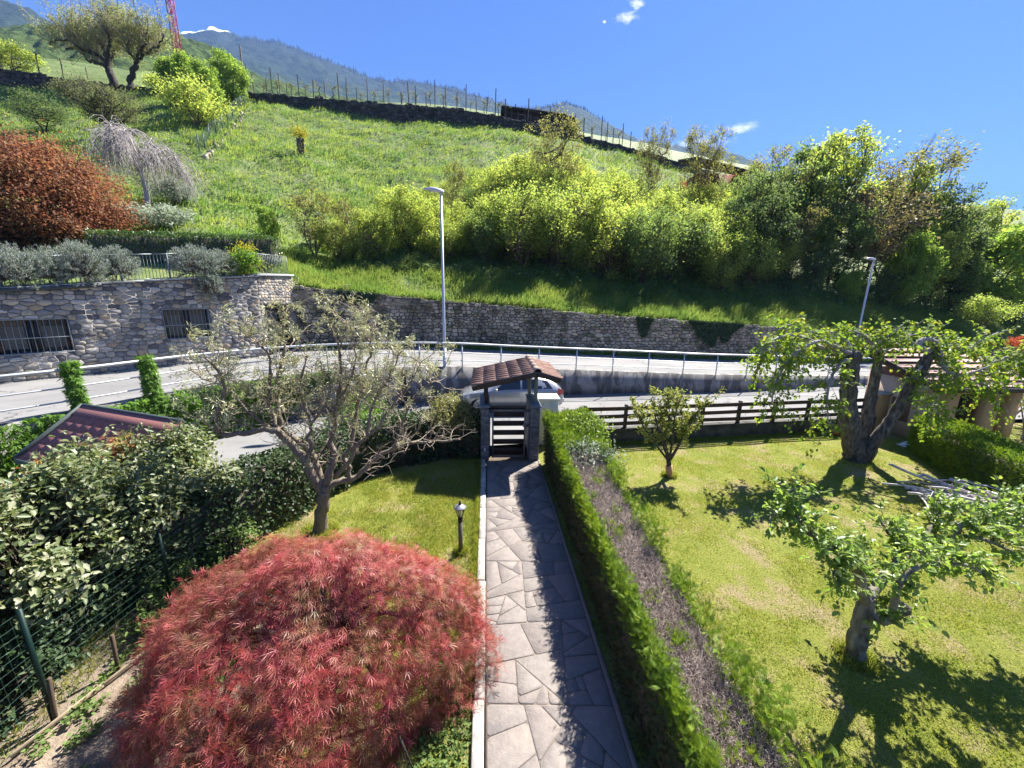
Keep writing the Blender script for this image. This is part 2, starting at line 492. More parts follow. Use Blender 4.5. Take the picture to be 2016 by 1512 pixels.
# ------------------------------------------------------------------ mesh helpers
class B:
    """Collects vertices and faces and links them as one mesh object."""

    def __init__(s):
        s.V, s.F, s.M, s.n = [], [], [], 0

    def add(s, V, faces, mi=0):
        V = np.asarray(V, float).reshape(-1, 3)
        for F in faces:
            F = np.asarray(F, int)
            if F.ndim == 1:
                F = F[None]
            s.F.append(F + s.n)
            s.M.append(mi)
        s.V.append(V)
        s.n += len(V)
        return s

    def mesh(s, name, mats, smooth=False):
        me = bpy.data.meshes.new(name)
        V = np.concatenate(s.V) if s.V else np.zeros((0, 3))
        me.vertices.add(len(V))
        me.vertices.foreach_set('co', V.astype(np.float32).ravel())
        loops = np.concatenate([F.ravel() for F in s.F])
        sizes = np.concatenate([np.full(len(F), F.shape[1]) for F in s.F])
        mids = np.concatenate([np.full(len(F), m) for F, m in zip(s.F, s.M)])
        me.loops.add(len(loops))
        me.loops.foreach_set('vertex_index', loops.astype(np.int32))
        me.polygons.add(len(sizes))
        st = np.concatenate([[0], np.cumsum(sizes)[:-1]])
        me.polygons.foreach_set('loop_start', st.astype(np.int32))
        me.polygons.foreach_set('material_index', mids.astype(np.int32))
        if smooth:
            me.polygons.foreach_set('use_smooth', np.ones(len(sizes), bool))
        for m in (mats if isinstance(mats, (list, tuple)) else [mats]):
            me.materials.append(MATS[m])
        me.update(calc_edges=True)
        return me

    def build(s, name, mats, parent=None, smooth=False, kind=None, label=None):
        o = bpy.data.objects.new(name, s.mesh(name, mats, smooth))
        COL.objects.link(o)
        if parent is not None:
            put_under(o, parent)
        if kind:
            o['kind'] = kind
        if label:
            o['label'] = label
        return o


ROOT_AT = {}


def root_origin(o):
    return ROOT_AT.get(o.name, np.zeros(3))


def put_under(o, parent):
    """A mesh written in world coordinates under its thing or part."""
    o.parent = parent
    if parent.name in ROOT_AT:
        o.location = -Vector(ROOT_AT[parent.name])


def thing(name, label, cat, loc=(0, 0, 0), group=None):
    o = bpy.data.objects.new(name, None)
    o.empty_display_size = 0.2
    COL.objects.link(o)
    o.location = loc
    ROOT_AT[o.name] = np.array(loc, float)
    o['label'] = label
    o['category'] = cat
    if group:
        o['group'] = group
    return o


def tag(o, label, cat, group=None):
    o['label'] = label
    o['category'] = cat
    if group:
        o['group'] = group
    return o


def copy_tree(o, loc=None, rotz=0.0, scale=1.0, label=None, parent=None):
    c = o.copy()
    COL.objects.link(c)
    if parent is not None:
        c.parent = parent
    else:
        c.location = loc
        c.rotation_euler = (0, 0, rotz)
        c.scale = (scale, scale, scale) if np.isscalar(scale) else scale
        if label:
            c['label'] = label
    for ch in list(o.children):
        copy_tree(ch, parent=c)
    return c


def frame(d):
    d = _n(d)
    a = np.array([0, 0, 1.0]) if abs(d[2]) < .95 else np.array([1.0, 0, 0])
    x = _n(np.cross(d, a))
    return x, np.cross(x, d)


def box(b, lo, hi, mi=0, bev=0.0):
    lo, hi = np.minimum(lo, hi), np.maximum(lo, hi)
    return obox(b, (np.array(lo) + hi) / 2, np.eye(3), (np.array(hi) - lo) / 2, bev, mi)


def obox(b, c, ax, h, bev=0.0, mi=0):
    """A box with centre c, axes ax (rows), half sizes h and chamfered edges."""
    ax = np.asarray(ax, float)
    h = np.asarray(h, float)
    if bev <= 0:
        S = np.array([[sx, sy, sz] for sx in (-1, 1) for sy in (-1, 1) for sz in (-1, 1)], float)
        V = np.asarray(c) + (S * h) @ ax
        b.add(V, [[[0, 1, 3, 2], [4, 6, 7, 5], [0, 4, 5, 1], [2, 3, 7, 6], [0, 2, 6, 4], [1, 5, 7, 3]]], mi)
        return b
    bev = min(bev, .45 * h.min())
    V, idx = [], {}
    for sx in (-1, 1):
        for sy in (-1, 1):
            for sz in (-1, 1):
                s = np.array([sx, sy, sz], float)
                for k in range(3):
                    q = s * (h - bev)
                    q[k] = s[k] * h[k]
                    idx[(sx, sy, sz, k)] = len(V)
                    V.append(q)
    Q, T = [], []
    pr = [(-1, -1), (1, -1), (1, 1), (-1, 1)]
    for k in range(3):
        u, v = [(1, 2), (2, 0), (0, 1)][k]
        for s in (-1, 1):
            f = []
            for a, c2 in (pr if s > 0 else pr[::-1]):
                key = [0, 0, 0]
                key[k], key[u], key[v] = s, a, c2
                f.append(idx[(*key, k)])
            Q.append(f)
        for a in (-1, 1):
            for c2 in (-1, 1):
                k0, k1 = [0, 0, 0], [0, 0, 0]
                k0[u], k0[v], k0[k] = a, c2, -1
                k1[u], k1[v], k1[k] = a, c2, 1
                f = [idx[(*k0, u)], idx[(*k1, u)], idx[(*k1, v)], idx[(*k0, v)]]
                Q.append(f if a * c2 < 0 else f[::-1])
    for sx in (-1, 1):
        for sy in (-1, 1):
            for sz in (-1, 1):
                f = [idx[(sx, sy, sz, k)] for k in range(3)]
                T.append(f if sx * sy * sz > 0 else f[::-1])
    b.add(np.asarray(c) + np.array(V) @ ax, [Q, T], mi)
    return b


def bar(b, p, q, w, h=None, bev=0.004, mi=0, upv=(0, 0, 1)):
    """A board or square bar from p to q, w wide and h high."""
    p, q = np.asarray(p, float), np.asarray(q, float)
    d = _n(q - p)
    if abs(np.dot(d, upv)) > .98:
        upv = (0, 1, 0)
    x = _n(np.cross(d, upv))
    z = np.cross(x, d)
    obox(b, (p + q) / 2, [x, d, z], [w / 2, np.linalg.norm(q - p) / 2, (h or w) / 2], bev, mi)
    return b


def tube(b, pts, r, n=8, mi=0, cap=True):
    pts = np.asarray(pts, float)
    k = len(pts)
    r = np.broadcast_to(np.asarray(r, float), (k,))
    T = np.gradient(pts, axis=0)
    T /= np.linalg.norm(T, axis=1)[:, None] + 1e-9
    x, y = frame(T[0])
    an = np.arange(n) / n * 2 * np.pi
    V = []
    for i in range(k):
        x = _n(x - T[i] * np.dot(x, T[i]))
        y = np.cross(T[i], x)
        V.append(pts[i] + r[i] * (np.cos(an)[:, None] * x + np.sin(an)[:, None] * y))
    V = np.concatenate(V)
    i = np.arange(k - 1)[:, None] * n
    j = np.arange(n)[None]
    j2 = (j + 1) % n
    Q = np.stack([i + j, i + j2, i + n + j2, i + n + j], -1).reshape(-1, 4)
    F = [Q]
    if cap:
        F += [np.arange(n)[::-1], (k - 1) * n + np.arange(n)]
    b.add(V, F, mi)
    return b


def spline(pts, per=5):
    """Catmull-Rom through the points."""
    P = np.asarray(pts, float)
    if len(P) < 3:
        t = np.linspace(0, 1, per + 1)[:, None]
        return P[0] * (1 - t) + P[-1] * t
    E = np.vstack([2 * P[0] - P[1], P, 2 * P[-1] - P[-2]])
    out = []
    for i in range(1, len(E) - 2):
        t = (np.arange(per) / per)[:, None]
        a, b_, c, d = E[i - 1], E[i], E[i + 1], E[i + 2]
        out.append(.5 * (2 * b_ + (c - a) * t + (2 * a - 5 * b_ + 4 * c - d) * t ** 2 + (3 * b_ - a - 3 * c + d) * t ** 3))
    out.append(P[-1:])
    return np.concatenate(out)


def sticks(b, P0, P1, r0, r1, mi=0):
    """Many three-sided twigs at once."""
    P0, P1 = np.asarray(P0, float), np.asarray(P1, float)
    if len(P0) == 0:
        return b
    n = len(P0)
    D = P1 - P0
    D /= np.linalg.norm(D, axis=1)[:, None] + 1e-9
    A = np.where(np.abs(D[:, 2:3]) < .9, [[0, 0, 1.0]], [[1.0, 0, 0]])
    X = np.cross(D, A)
    X /= np.linalg.norm(X, axis=1)[:, None] + 1e-9
    Y = np.cross(D, X)
    r0 = np.broadcast_to(np.asarray(r0, float), (n,))[:, None]
    r1 = np.broadcast_to(np.asarray(r1, float), (n,))[:, None]
    V = []
    for P, r in ((P0, r0), (P1, r1)):
        for k in range(3):
            a = k * 2 * np.pi / 3
            V.append(P + r * (math.cos(a) * X + math.sin(a) * Y))
    V = np.stack(V, 1).reshape(-1, 3)
    base = (np.arange(n) * 6)[:, None]
    Q = np.concatenate([base + np.array([[0, 1, 4, 3]]), base + np.array([[1, 2, 5, 4]]), base + np.array([[2, 0, 3, 5]])])
    b.add(V, [Q], mi)
    return b


# leaf templates: across, along, off the plane
def _t(v, *f):
    return np.array(v, float), [np.array(x) for x in f]


QUAD = _t([(0, 0, 0), (.5, .5, .1), (0, 1, -.08), (-.5, .5, .1)], [[0, 1, 2], [0, 2, 3]])
OVAL = _t([(0, 0, 0), (.42, .3, .09), (.40, .65, .06), (0, 1, -.14), (-.40, .65, .06), (-.42, .3, .09)], [[0, 1, 2, 3], [0, 3, 4, 5]])
LANCE = _t([(0, 0, 0), (.5, .4, .05), (0, 1, -.05), (-.5, .4, .05)], [[0, 1, 2], [0, 2, 3]])
BLADE = _t([(-.5, 0, 0), (.5, 0, 0), (0, 1, 0)], [[0, 1, 2]])
BLADE2 = _t([(-.5, 0, 0), (.5, 0, 0), (.34, .6, .06), (-.34, .6, .06), (0, 1, .3)], [[0, 1, 2, 3]], [[3, 2, 4]])


def _palm(k, spread, w):
    v, f = [(0, 0, 0)], []
    for i in range(k):
        a = (i / (k - 1) - .5) * spread
        L = 1 - .38 * abs(a) / (spread / 2)
        for s in (-1, 1):
            v.append((L * .5 * math.sin(a) + s * w * math.cos(a), .1 + L * .5 * math.cos(a), .02))
        v.append((L * math.sin(a), .1 + L * math.cos(a), -.18))
        n = 1 + 3 * i
        f.append([0, n + 1, n + 2, n])
    return _t(v, f)


PALM = _palm(7, 3.6, .045)
LOBED = _palm(5, 3.2, .19)
SPRAY = _palm(7, 1.15, .028)


def leaves(b, P, D, N, L, Wd, tmpl, mi=0):
    """One leaf of the template at each point P, along D, facing N."""
    P, D, N = np.asarray(P, float), np.asarray(D, float), np.asarray(N, float)
    n = len(P)
    if n == 0:
        return b
    D = D / (np.linalg.norm(D, axis=1)[:, None] + 1e-9)
    X = np.cross(D, N)
    X /= np.linalg.norm(X, axis=1)[:, None] + 1e-9
    Z = np.cross(X, D)
    L = np.broadcast_to(np.asarray(L, float), (n,))[:, None, None]
    Wd = np.broadcast_to(np.asarray(Wd, float), (n,))[:, None, None]
    T, F = tmpl
    V = P[:, None] + T[None, :, 0:1] * Wd * X[:, None] + T[None, :, 1:2] * L * D[:, None] + T[None, :, 2:3] * L * Z[:, None]
    k = len(T)
    base = (np.arange(n) * k)[:, None, None]
    b.add(V.reshape(-1, 3), [(base + f[None]).reshape(-1, f.shape[1]) for f in F], mi)
    return b


def rdir(r, n, bias=(0, 0, 0), w=1.0):
    v = r.normal(size=(n, 3))
    v /= np.linalg.norm(v, axis=1)[:, None]
    v = v * w + np.asarray(bias)
    return v / (np.linalg.norm(v, axis=1)[:, None] + 1e-9)


# smooth value noise for shaping (not for shading)
_g = np.random.default_rng(5).random((64, 64))


def vnoise(x, y):
    x, y = np.asarray(x, float), np.asarray(y, float)
    xi, yi = np.floor(x).astype(int), np.floor(y).astype(int)
    fx, fy = x - xi, y - yi
    fx, fy = fx * fx * (3 - 2 * fx), fy * fy * (3 - 2 * fy)
    g = lambda a, c: _g[a % 64, c % 64]
    return (g(xi, yi) * (1 - fx) + g(xi + 1, yi) * fx) * (1 - fy) + (g(xi, yi + 1) * (1 - fx) + g(xi + 1, yi + 1) * fx) * fy


def fbm(x, y, o=4):
    s, a = 0, .5
    for _ in range(o):
        s = s + a * vnoise(x, y)
        x, y, a = np.asarray(x) * 2.03 + 7.1, np.asarray(y) * 2.03 + 3.7, a * .5
    return s


def slab(b, poly, O, U, Vv, N, d0, d1, bev, mi=0):
    """A polygon in the plane (O, U, Vv) raised along N from d0 to d1 with a worn edge."""
    P = np.asarray(poly, float)
    c = P.mean(0)
    k = len(P)
    rad = np.linalg.norm(P - c, axis=1)[:, None]
    inner = c + (P - c) * np.maximum(.3, 1 - bev / np.maximum(rad, 1e-3))
    to = lambda q, d: np.asarray(O) + q[:, :1] * np.asarray(U) + q[:, 1:] * np.asarray(Vv) + d * np.asarray(N)
    V = np.concatenate([to(P, d0), to(P, d1 - bev * .7), to(inner, d1)])
    i = np.arange(k)
    j = (i + 1) % k
    Q = np.concatenate([np.stack([i, j, j + k, i + k], 1), np.stack([i + k, j + k, j + 2 * k, i + 2 * k], 1)])
    b.add(V, [Q, 2 * k + i], mi)
    return b


def clip(poly, p, nrm_):
    """The part of a convex polygon behind the line through p with normal nrm_."""
    out = []
    k = len(poly)
    for i_ in range(k):
        a, c = poly[i_], poly[(i_ + 1) % k]
        da = (a[0] - p[0]) * nrm_[0] + (a[1] - p[1]) * nrm_[1]
        dc = (c[0] - p[0]) * nrm_[0] + (c[1] - p[1]) * nrm_[1]
        if da <= 0:
            out.append(a)
        if da * dc < 0:
            t_ = da / (da - dc)
            out.append((a[0] + (c[0] - a[0]) * t_, a[1] + (c[1] - a[1]) * t_))
    return out


def rubble(r, s0, s1, z0f, z1f, hmin, hmax, wmin, wmax, holes=(), gap=.012, jit=.28):
    """Stones of a roughly coursed rubble wall in (s, z): convex polygons with worn corners round scattered centres.
    z0f and z1f give the wall's foot and top over s; holes are openings (s0, s1, z0, z1)."""
    zlo = min(z0f(s) for s in np.linspace(s0, s1, 40))
    zhi = max(z1f(s) for s in np.linspace(s0, s1, 40))
    seeds = []
    z = zlo - hmax
    while z < zhi + hmax:
        h = r.uniform(hmin, hmax)
        s = s0 - wmax - r.uniform(0, wmax)
        while s < s1 + wmax:
            w = r.uniform(wmin, wmax) * (h / hmax) ** .4
            n_ = 2 if (r.random() < .2 and h > (hmin + hmax) / 2) else 1
            for q in range(n_):
                seeds.append((s + w / 2 + r.uniform(-jit, jit) * w, z + h * (q + .5) / n_ + r.uniform(-jit, jit) * h / n_))
            s += w
        z += h
    A = np.array(seeds)
    k_ = (wmin + wmax) / (hmin + hmax) * .8                        # stones lie flat: distances count more upwards
    T = A * [1, k_]
    out = []
    for i_, q in enumerate(A):
        if not (s0 <= q[0] <= s1) or not (z0f(q[0]) - .05 <= q[1] <= z1f(q[0]) + .05):
            continue
        if any(h0 < q[0] < h1 and h2 < q[1] < h3 for h0, h1, h2, h3 in holes):
            continue
        m = np.abs(T[:, 0] - T[i_, 0]) + np.abs(T[:, 1] - T[i_, 1]) < 2.6 * wmax
        nb_ = np.where(m)[0]
        nb_ = nb_[np.argsort(((T[nb_] - T[i_]) ** 2).sum(1))[1:15]]
        R = 1.2 * wmax
        p = [(q[0] - R, q[1] - R), (q[0] + R, q[1] - R), (q[0] + R, q[1] + R), (q[0] - R, q[1] + R)]
        for j_ in nb_:
            d = T[j_] - T[i_]
            nn = np.array([d[0], d[1] * k_])
            ln = np.linalg.norm(nn)
            mid = (A[j_] + A[i_]) / 2
            p = clip(p, mid - nn / ln * gap, nn)
            if len(p) < 3:
                break
        if len(p) < 3:
            continue
        p = clip(p, (s0, 0), (-1, 0))
        p = clip(p, (s1, 0), (1, 0))
        if len(p) >= 3:
            p = clip(p, (q[0], z1f(q[0])), (0, 1))
        if len(p) >= 3:
            p = clip(p, (q[0], z0f(q[0])), (0, -1))
        for h0, h1, h2, h3 in holes:
            if len(p) < 3:
                break
            gaps_ = [(h0 - q[0], (h0, 0), (1, 0)), (q[0] - h1, (h1, 0), (-1, 0)), (h2 - q[1], (0, h2), (0, 1)), (q[1] - h3, (0, h3), (0, -1))]
            g = max(gaps_, key=lambda v: v[0])
            p = clip(p, g[1], g[2])
        if len(p) < 3:
            continue
        P = np.array(p)
        if poly_area(P) < .22 * hmin * wmin:
            continue
        w = []                                                     # worn corners
        for a, b_, c in zip(np.roll(P, 1, 0), P, np.roll(P, -1, 0)):
            t1, t2 = r.uniform(.10, .24, 2)
            w.append(b_ + (a - b_) * t1)
            w.append(b_ + (c - b_) * t2)
        out.append(np.array(w))
    return out


def poly_area(p):
    p = np.asarray(p)
    x, y = p[:, 0], p[:, 1]
    return .5 * abs(np.dot(x, np.roll(y, 1)) - np.dot(y, np.roll(x, 1)))


def lay_stones(parent, polys, place, mat_one, mat_rest, r, keep, limit=300, depth=(.02, .07), bev=.022, d0=-.02, rest='small_stone', name='stone'):
    """Stones as parts of their wall (up to the limit, those that show largest), the rest joined. place(s) gives the wall's local frame."""
    score = [keep(np.mean(p, 0)) * poly_area(p) for p in polys]
    order = np.argsort(score)[::-1]
    b2 = B()
    nrest = 0
    for rank, i in enumerate(order):
        p = np.asarray(polys[i])
        c = p.mean(0)
        O, U, N = place(c[0])
        q = p - [c[0], 0]
        d1 = r.uniform(*depth)
        if rank < limit:
            b = B()
            slab(b, q, O, U, (0, 0, 1), N, d0, d1, bev)
            b.build(name, mat_one, parent)
        else:
            slab(b2, q, O, U, (0, 0, 1), N, d0, d1, bev)
            nrest += 1
    if nrest:
        b2.build(rest, mat_rest, parent, kind='stuff')


def along(poly):
    """Arc-length sampler over a polyline."""
    P = np.asarray(poly, float)
    d = np.linalg.norm(np.diff(P, axis=0), axis=1)
    S = np.concatenate([[0], np.cumsum(d)])

    def f(s):
        s = np.asarray(s, float)
        return np.stack([np.interp(s, S, P[:, k]) for k in range(P.shape[1])], -1)
    return f, S[-1]


# ------------------------------------------------------------------ the lie of the land
def struct(o):
    o['kind'] = 'structure'
    return o


RAILC = np.array([(-15, 4.8, 1.64), (-12.6, 7.0, 1.63), (-11.2, 8.6, 1.63), (-10.15, 10.3, 1.62), (-9.1, 12.4, 1.62), (-7, 14.7, 1.62), (-4, 16.3, 1.58), (-1.2, 17.2, 1.47),
                  (1.7, 18.0, 1.26), (7.8, 18.5, 1.0), (12.5, 18.9, .80), (24, 21, .36), (36, 23.5, .2), (60, 29, .15)])
BD = np.array([.643, .766])                   # along the stone building's front
BA = np.array([-14.37, 14.89])
BN = np.array([.766, -.643])                  # out of the front, over the road
bpt = lambda s, off=0.0: BA + BD * s + BN * off
CORNER = 5.72
ROADC = np.array([(*bpt(-9, .02), 1.62), (*bpt(-4, .02), 1.62), (*bpt(-2, .02), 1.62), (*bpt(0, .02), 1.62), (*bpt(2, .02), 1.62), (*bpt(5.7, .02), 1.62),
                  (-10.75, 21.85, 1.62), (-5.5, 23.6, 1.6), (-1, 24.0, 1.45), (6.3, 24.2, 1.15), (14, 24.5, .85), (26, 26.2, .4), (38, 28.6, .25), (62, 34, .2)])
WALLC = ROADC[6:].copy()

rail_f, rail_len = along(spline(RAILC, 6))
wall_f, wall_len = along(spline(WALLC, 6))


def z_on_pixline(xy, line, z0=4.0):
    """Height over the plan point xy at which it meets the traced line."""
    L = np.array(line, float)
    lo, hi = -3.0, 90.0
    for _ in range(48):
        z = (lo + hi) / 2
        px, py = proj((xy[0], xy[1], z))
        if py > np.interp(px, L[:, 0], L[:, 1]):
            lo = z
        else:
            hi = z
    return (lo + hi) / 2


WTOP = [(520, 556), (565, 560), (680, 573), (870, 592), (1000, 602), (1200, 621), (1450, 637), (1700, 660), (1880, 684), (2016, 700), (2300, 735)]
wall_s = np.linspace(0, wall_len, 60)
wall_top_tab = np.array([z_on_pixline(wall_f(s)[:2], WTOP) for s in wall_s])
wall_top = lambda s: np.interp(s, wall_s, wall_top_tab)

BTOP = lambda s: np.interp(s, [-12, -1.66, 3.1, 6.0, 9], [4.35, 4.60, 5.12, 5.36, 5.6])   # top of the building front

front = [(*bpt(s, -.35), BTOP(s) - .12) for s in (-9, -5, -2, 0, 2, 4, 5.6)]
front += [(wall_f(s)[0] - .02, wall_f(s)[1] + .35, wall_top(s) - .08) for s in np.linspace(.3, wall_len, 26)]
FRONT = np.array(front)
FU = FRONT[:, 0] / FRONT[:, 1]
front_y = lambda u: np.interp(u, FU, FRONT[:, 1])
front_z = lambda u: np.interp(u, FU, FRONT[:, 2])

ctrl = []
for px, py, y in ((600, 522, 28), (700, 524, 28.5), (870, 532, 29), (1000, 541, 29), (1200, 566, 29.5), (1450, 583, 30), (1700, 604, 31.5), (1900, 634, 33), (2016, 650, 35),
                  (0, 497, 22), (100, 492, 22.5), (250, 484, 24), (400, 482, 25), (520, 492, 26),
                  (0, 172, 70), (150, 180, 70), (300, 190, 71), (480, 196, 72), (700, 229, 72), (900, 246, 72), (1030, 257, 72), (1250, 312, 72), (1500, 385, 72),
                  (1750, 468, 72), (2016, 530, 72), (2300, 570, 72), (-300, 160, 66), (-300, 500, 20), (2300, 680, 38),
                  (213, 288, 45), (60, 292, 45), (400, 300, 47), (390, 330, 42)):
    ctrl.append(at_y(px, py, y))
for px, t in ((480, .47), (700, .46), (900, .46), (1030, .46), (1250, .46), (1500, .46), (1750, .46), (2016, .46)):
    lowp = [c for c in ctrl[:14]]
    yb = 29.0
    top = [c for c in ctrl if abs(c[1] - 72) < .5]
    k = int(np.argmin([abs(proj(c)[0] - px) for c in top]))
    kb = int(np.argmin([abs(proj(c)[0] - px) for c in lowp]))
    a, c = lowp[kb], top[k]
    m = a * .5 + c * .5
    m[2] = a[2] + (c[2] - a[2]) * t
    ctrl.append(m)
ctrl = np.array(ctrl)


def _tps(r2):
    return np.where(r2 > 1e-9, r2 * np.log(np.maximum(r2, 1e-9)) * .5, 0)


_n0 = len(ctrl)
_xy = ctrl[:, :2] / 50.0
_K = _tps(((_xy[:, None] - _xy[None]) ** 2).sum(-1)) + np.eye(_n0) * .004
_P = np.hstack([np.ones((_n0, 1)), _xy])
_A = np.block([[_K, _P], [_P.T, np.zeros((3, 3))]])
_w = np.linalg.solve(_A, np.concatenate([ctrl[:, 2], np.zeros(3)]))


def _rbf(x, y):
    q = np.stack([np.ravel(x), np.ravel(y)], -1) / 50.0
    out = np.empty(len(q))
    for i in range(0, len(q), 20000):
        s = q[i:i + 20000]
        out[i:i + 20000] = _tps(((s[:, None] - _xy[None]) ** 2).sum(-1)) @ _w[:_n0] + _w[_n0] + s @ _w[_n0 + 1:]
    return out


def hill_z(x, y):
    """Height of the meadow slope, from the foot walls up to the terrace wall."""
    x, y = np.atleast_1d(np.asarray(x, float)), np.atleast_1d(np.asarray(y, float))
    u = x / y
    fy, fz = front_y(u), front_z(u)
    base = _rbf(x, y)
    d0 = fz - _rbf(u * fy, fy)
    k = np.clip((y - fy) / 5.0, 0, 1)
    z = base + d0 * (1 - k) ** 2 * (1 + 2 * k)
    amp = np.clip((y - fy) / 10, 0, 1)
    return z + amp * ((fbm(x * .22 + 9, y * .22) - .47) * 1.7 + (fbm(x * .8 + 3, y * .8) - .47) * .75)


def hit(px, py, y0=None, y1=74.0):
    """Where a sight line meets the slope."""
    d = ray(px, py)
    u = d[0] / d[1]
    ys = np.linspace(y0 or front_y(u) + .05, y1, 300)
    z = hill_z(u * ys, ys)
    rz = EYE + d[2] / d[1] * ys
    w = np.where(z >= rz)[0]
    y = ys[w[0]] if len(w) else ys[-1]
    return np.array([u * y, y, float(hill_z([u * y], [y])[0])])


def grid_sheet(name, mats, x0, x1, y0, y1, nx, ny, zf, keep=None):
    X, Y = np.meshgrid(np.linspace(x0, x1, nx), np.linspace(y0, y1, ny))
    V = np.stack([X, Y, zf(X, Y)], -1).reshape(-1, 3)
    i = np.arange(nx - 1)[None] + nx * np.arange(ny - 1)[:, None]
    Q = np.stack([i, i + 1, i + nx + 1, i + nx], -1).reshape(-1, 4)
    if keep is not None:
        c = V[Q].mean(1)
        Q = Q[keep(c[:, 0], c[:, 1])]
    b = B()
    b.add(V, [Q])
    return b.build(name, mats, smooth=True)


# ground under everything, to the horizon
b = B()
b.add([(-6000, -1500, -.3), (6000, -1500, -.3), (6000, 7000, -.3), (-6000, 7000, -.3)], [[0, 1, 2, 3]])
struct(b.build('ground', 'soil'))
lawn_z = lambda X, Y: (fbm(X * .5, Y * .5) - .47) * .10 + .0
struct(grid_sheet('lawn', 'lawn_ground', 1.55, 24, -4, 13.6, 120, 100, lambda X, Y: lawn_z(X, Y) - .012,
                  lambda x, y: (y < 11.75 + (x - 3.6) * .108)))
struct(grid_sheet('garden_lawn', 'lawn_ground', -5.2, -.14, -4, 12, 60, 120, lambda X, Y: lawn_z(X, Y) - .012, lambda x, y: (y < 11.2) & ((x > -2.9) | (y > 5.9))))
struct(grid_sheet('border_soil', 'soil_dry', -5.3, -2.4, -4, 6.3, 50, 120, lambda X, Y: lawn_z(X, Y) - .03 + .025 * fbm(X * 5, Y * 5, 3)))
struct(grid_sheet('garden_soil', 'soil', -26, -5.2, -6, 13, 80, 80, lambda X, Y: (fbm(X, Y) - .47) * .12 - .03))

# the lower lane in front of the gate
lane_lo = np.array([(-14, 9.6), (-8.5, 9.9), (-5.2, 10.0), (-2, 11.35), (1.6, 11.75), (3.6, 11.8), (15, 13.1), (30, 15), (60, 20)], float)
ts = np.linspace(0, 1, 60)
xs = -13 + ts * 72
lo_y = np.interp(xs, lane_lo[:, 0], lane_lo[:, 1])
rr = rail_f(np.linspace(0, rail_len, 400))
hi_y = np.interp(xs, rr[:, 0], rr[:, 1]) + .1
b = B()
nv = 10
V = np.array([[(x, a + (c - a) * k / (nv - 1), .004 + .012 * math.sin(x * .7 + k)) for k in range(nv)] for x, a, c in zip(xs, lo_y, hi_y)]).reshape(-1, 3)
i = (np.arange(len(xs) - 1) * nv)[:, None] + np.arange(nv - 1)[None]
b.add(V, [np.stack([i, i + nv, i + nv + 1, i + 1], -1).reshape(-1, 4)])
struct(b.build('lane', 'asphalt', smooth=True))

# the upper road
n = 120
Ra = rail_f(np.linspace(0, rail_len, n))
road_f, road_len = along(spline(ROADC, 6))
Wa = road_f(np.linspace(0, road_len, n))
nv = 9
k = np.linspace(0, 1, nv)[None, :, None]
V = Ra[:, None] * (1 - k) + Wa[:, None] * k
V[:, :, 2] += .03 * np.sin(k[..., 0] * np.pi)
V = V.reshape(-1, 3)
i = (np.arange(n - 1) * nv)[:, None] + np.arange(nv - 1)[None]
b = B()
b.add(V, [np.stack([i, i + nv, i + nv + 1, i + 1], -1).reshape(-1, 4)])
struct(b.build('road', 'asphalt', smooth=True))

# the meadow slope
us = np.concatenate([np.linspace(-2.75, -1.55, 24)[:-1], np.linspace(-1.55, 1.6, 230), np.linspace(1.6, 2.2, 12)[1:]])
ny = 110
rows = []
for u in us:
    f = float(front_y(u))
    ys = f + (72.6 - f) * np.linspace(0, 1, ny) ** 1.35
    rows.append(np.stack([u * ys, ys, ys * 0], -1))
V = np.array(rows)
V[:, :, 2] = hill_z(V[:, :, 0].ravel(), V[:, :, 1].ravel()).reshape(V.shape[:2])
nu = len(us)
i = (np.arange(nu - 1) * ny)[:, None] + np.arange(ny - 1)[None]
b = B()
b.add(V.reshape(-1, 3), [np.stack([i, i + ny, i + ny + 1, i + 1], -1).reshape(-1, 4)])
struct(b.build('hillside', 'meadow_ground', smooth=True))

# the vineyard terrace above, held by its dry stone wall
TW_TOP = [(-700, 95), (-300, 112), (0, 133), (150, 158), (300, 172), (480, 180), (600, 190), (700, 198), (900, 213), (1030, 237), (1250, 292), (1500, 366), (1750, 450),
          (2016, 514), (2500, 590)]
tx = np.linspace(-190, 150, 150)
tyw = np.full_like(tx, 72.3) - np.clip(-tx - 60, 0, 200) * .04
tzt = np.array([z_on_pixline((x, y), TW_TOP) for x, y in zip(tx, tyw)])
tzb = hill_z(tx, tyw) - .4
tzt = np.maximum(tzt, tzb + .8)
terr_top = lambda x: np.interp(x, tx, tzt)
terr_y = lambda x: np.interp(x, tx, tyw)
b = B()
ks = np.linspace(0, 1, 16)
V = []
for x, y, z in zip(tx, tyw, tzt):
    sl = .47 if x > -55 else .60
    for kk in ks:
        d = kk ** 1.5 * 150
        V.append((x * (1 + d / 90), y + .5 + d, z - .1 + d * sl * (1 - .35 * kk) + (fbm(x * .1, d * .1) - .47) * 1.6 * min(1, d / 6)))
V = np.array(V)
i = (np.arange(len(tx) - 1) * 16)[:, None] + np.arange(15)[None]
b.add(V, [np.stack([i, i + 16, i + 17, i + 1], -1).reshape(-1, 4)])
struct(b.build('vineyard_terrace', 'meadow_ground', smooth=True))
VT = V.reshape(len(tx), 16, 3)


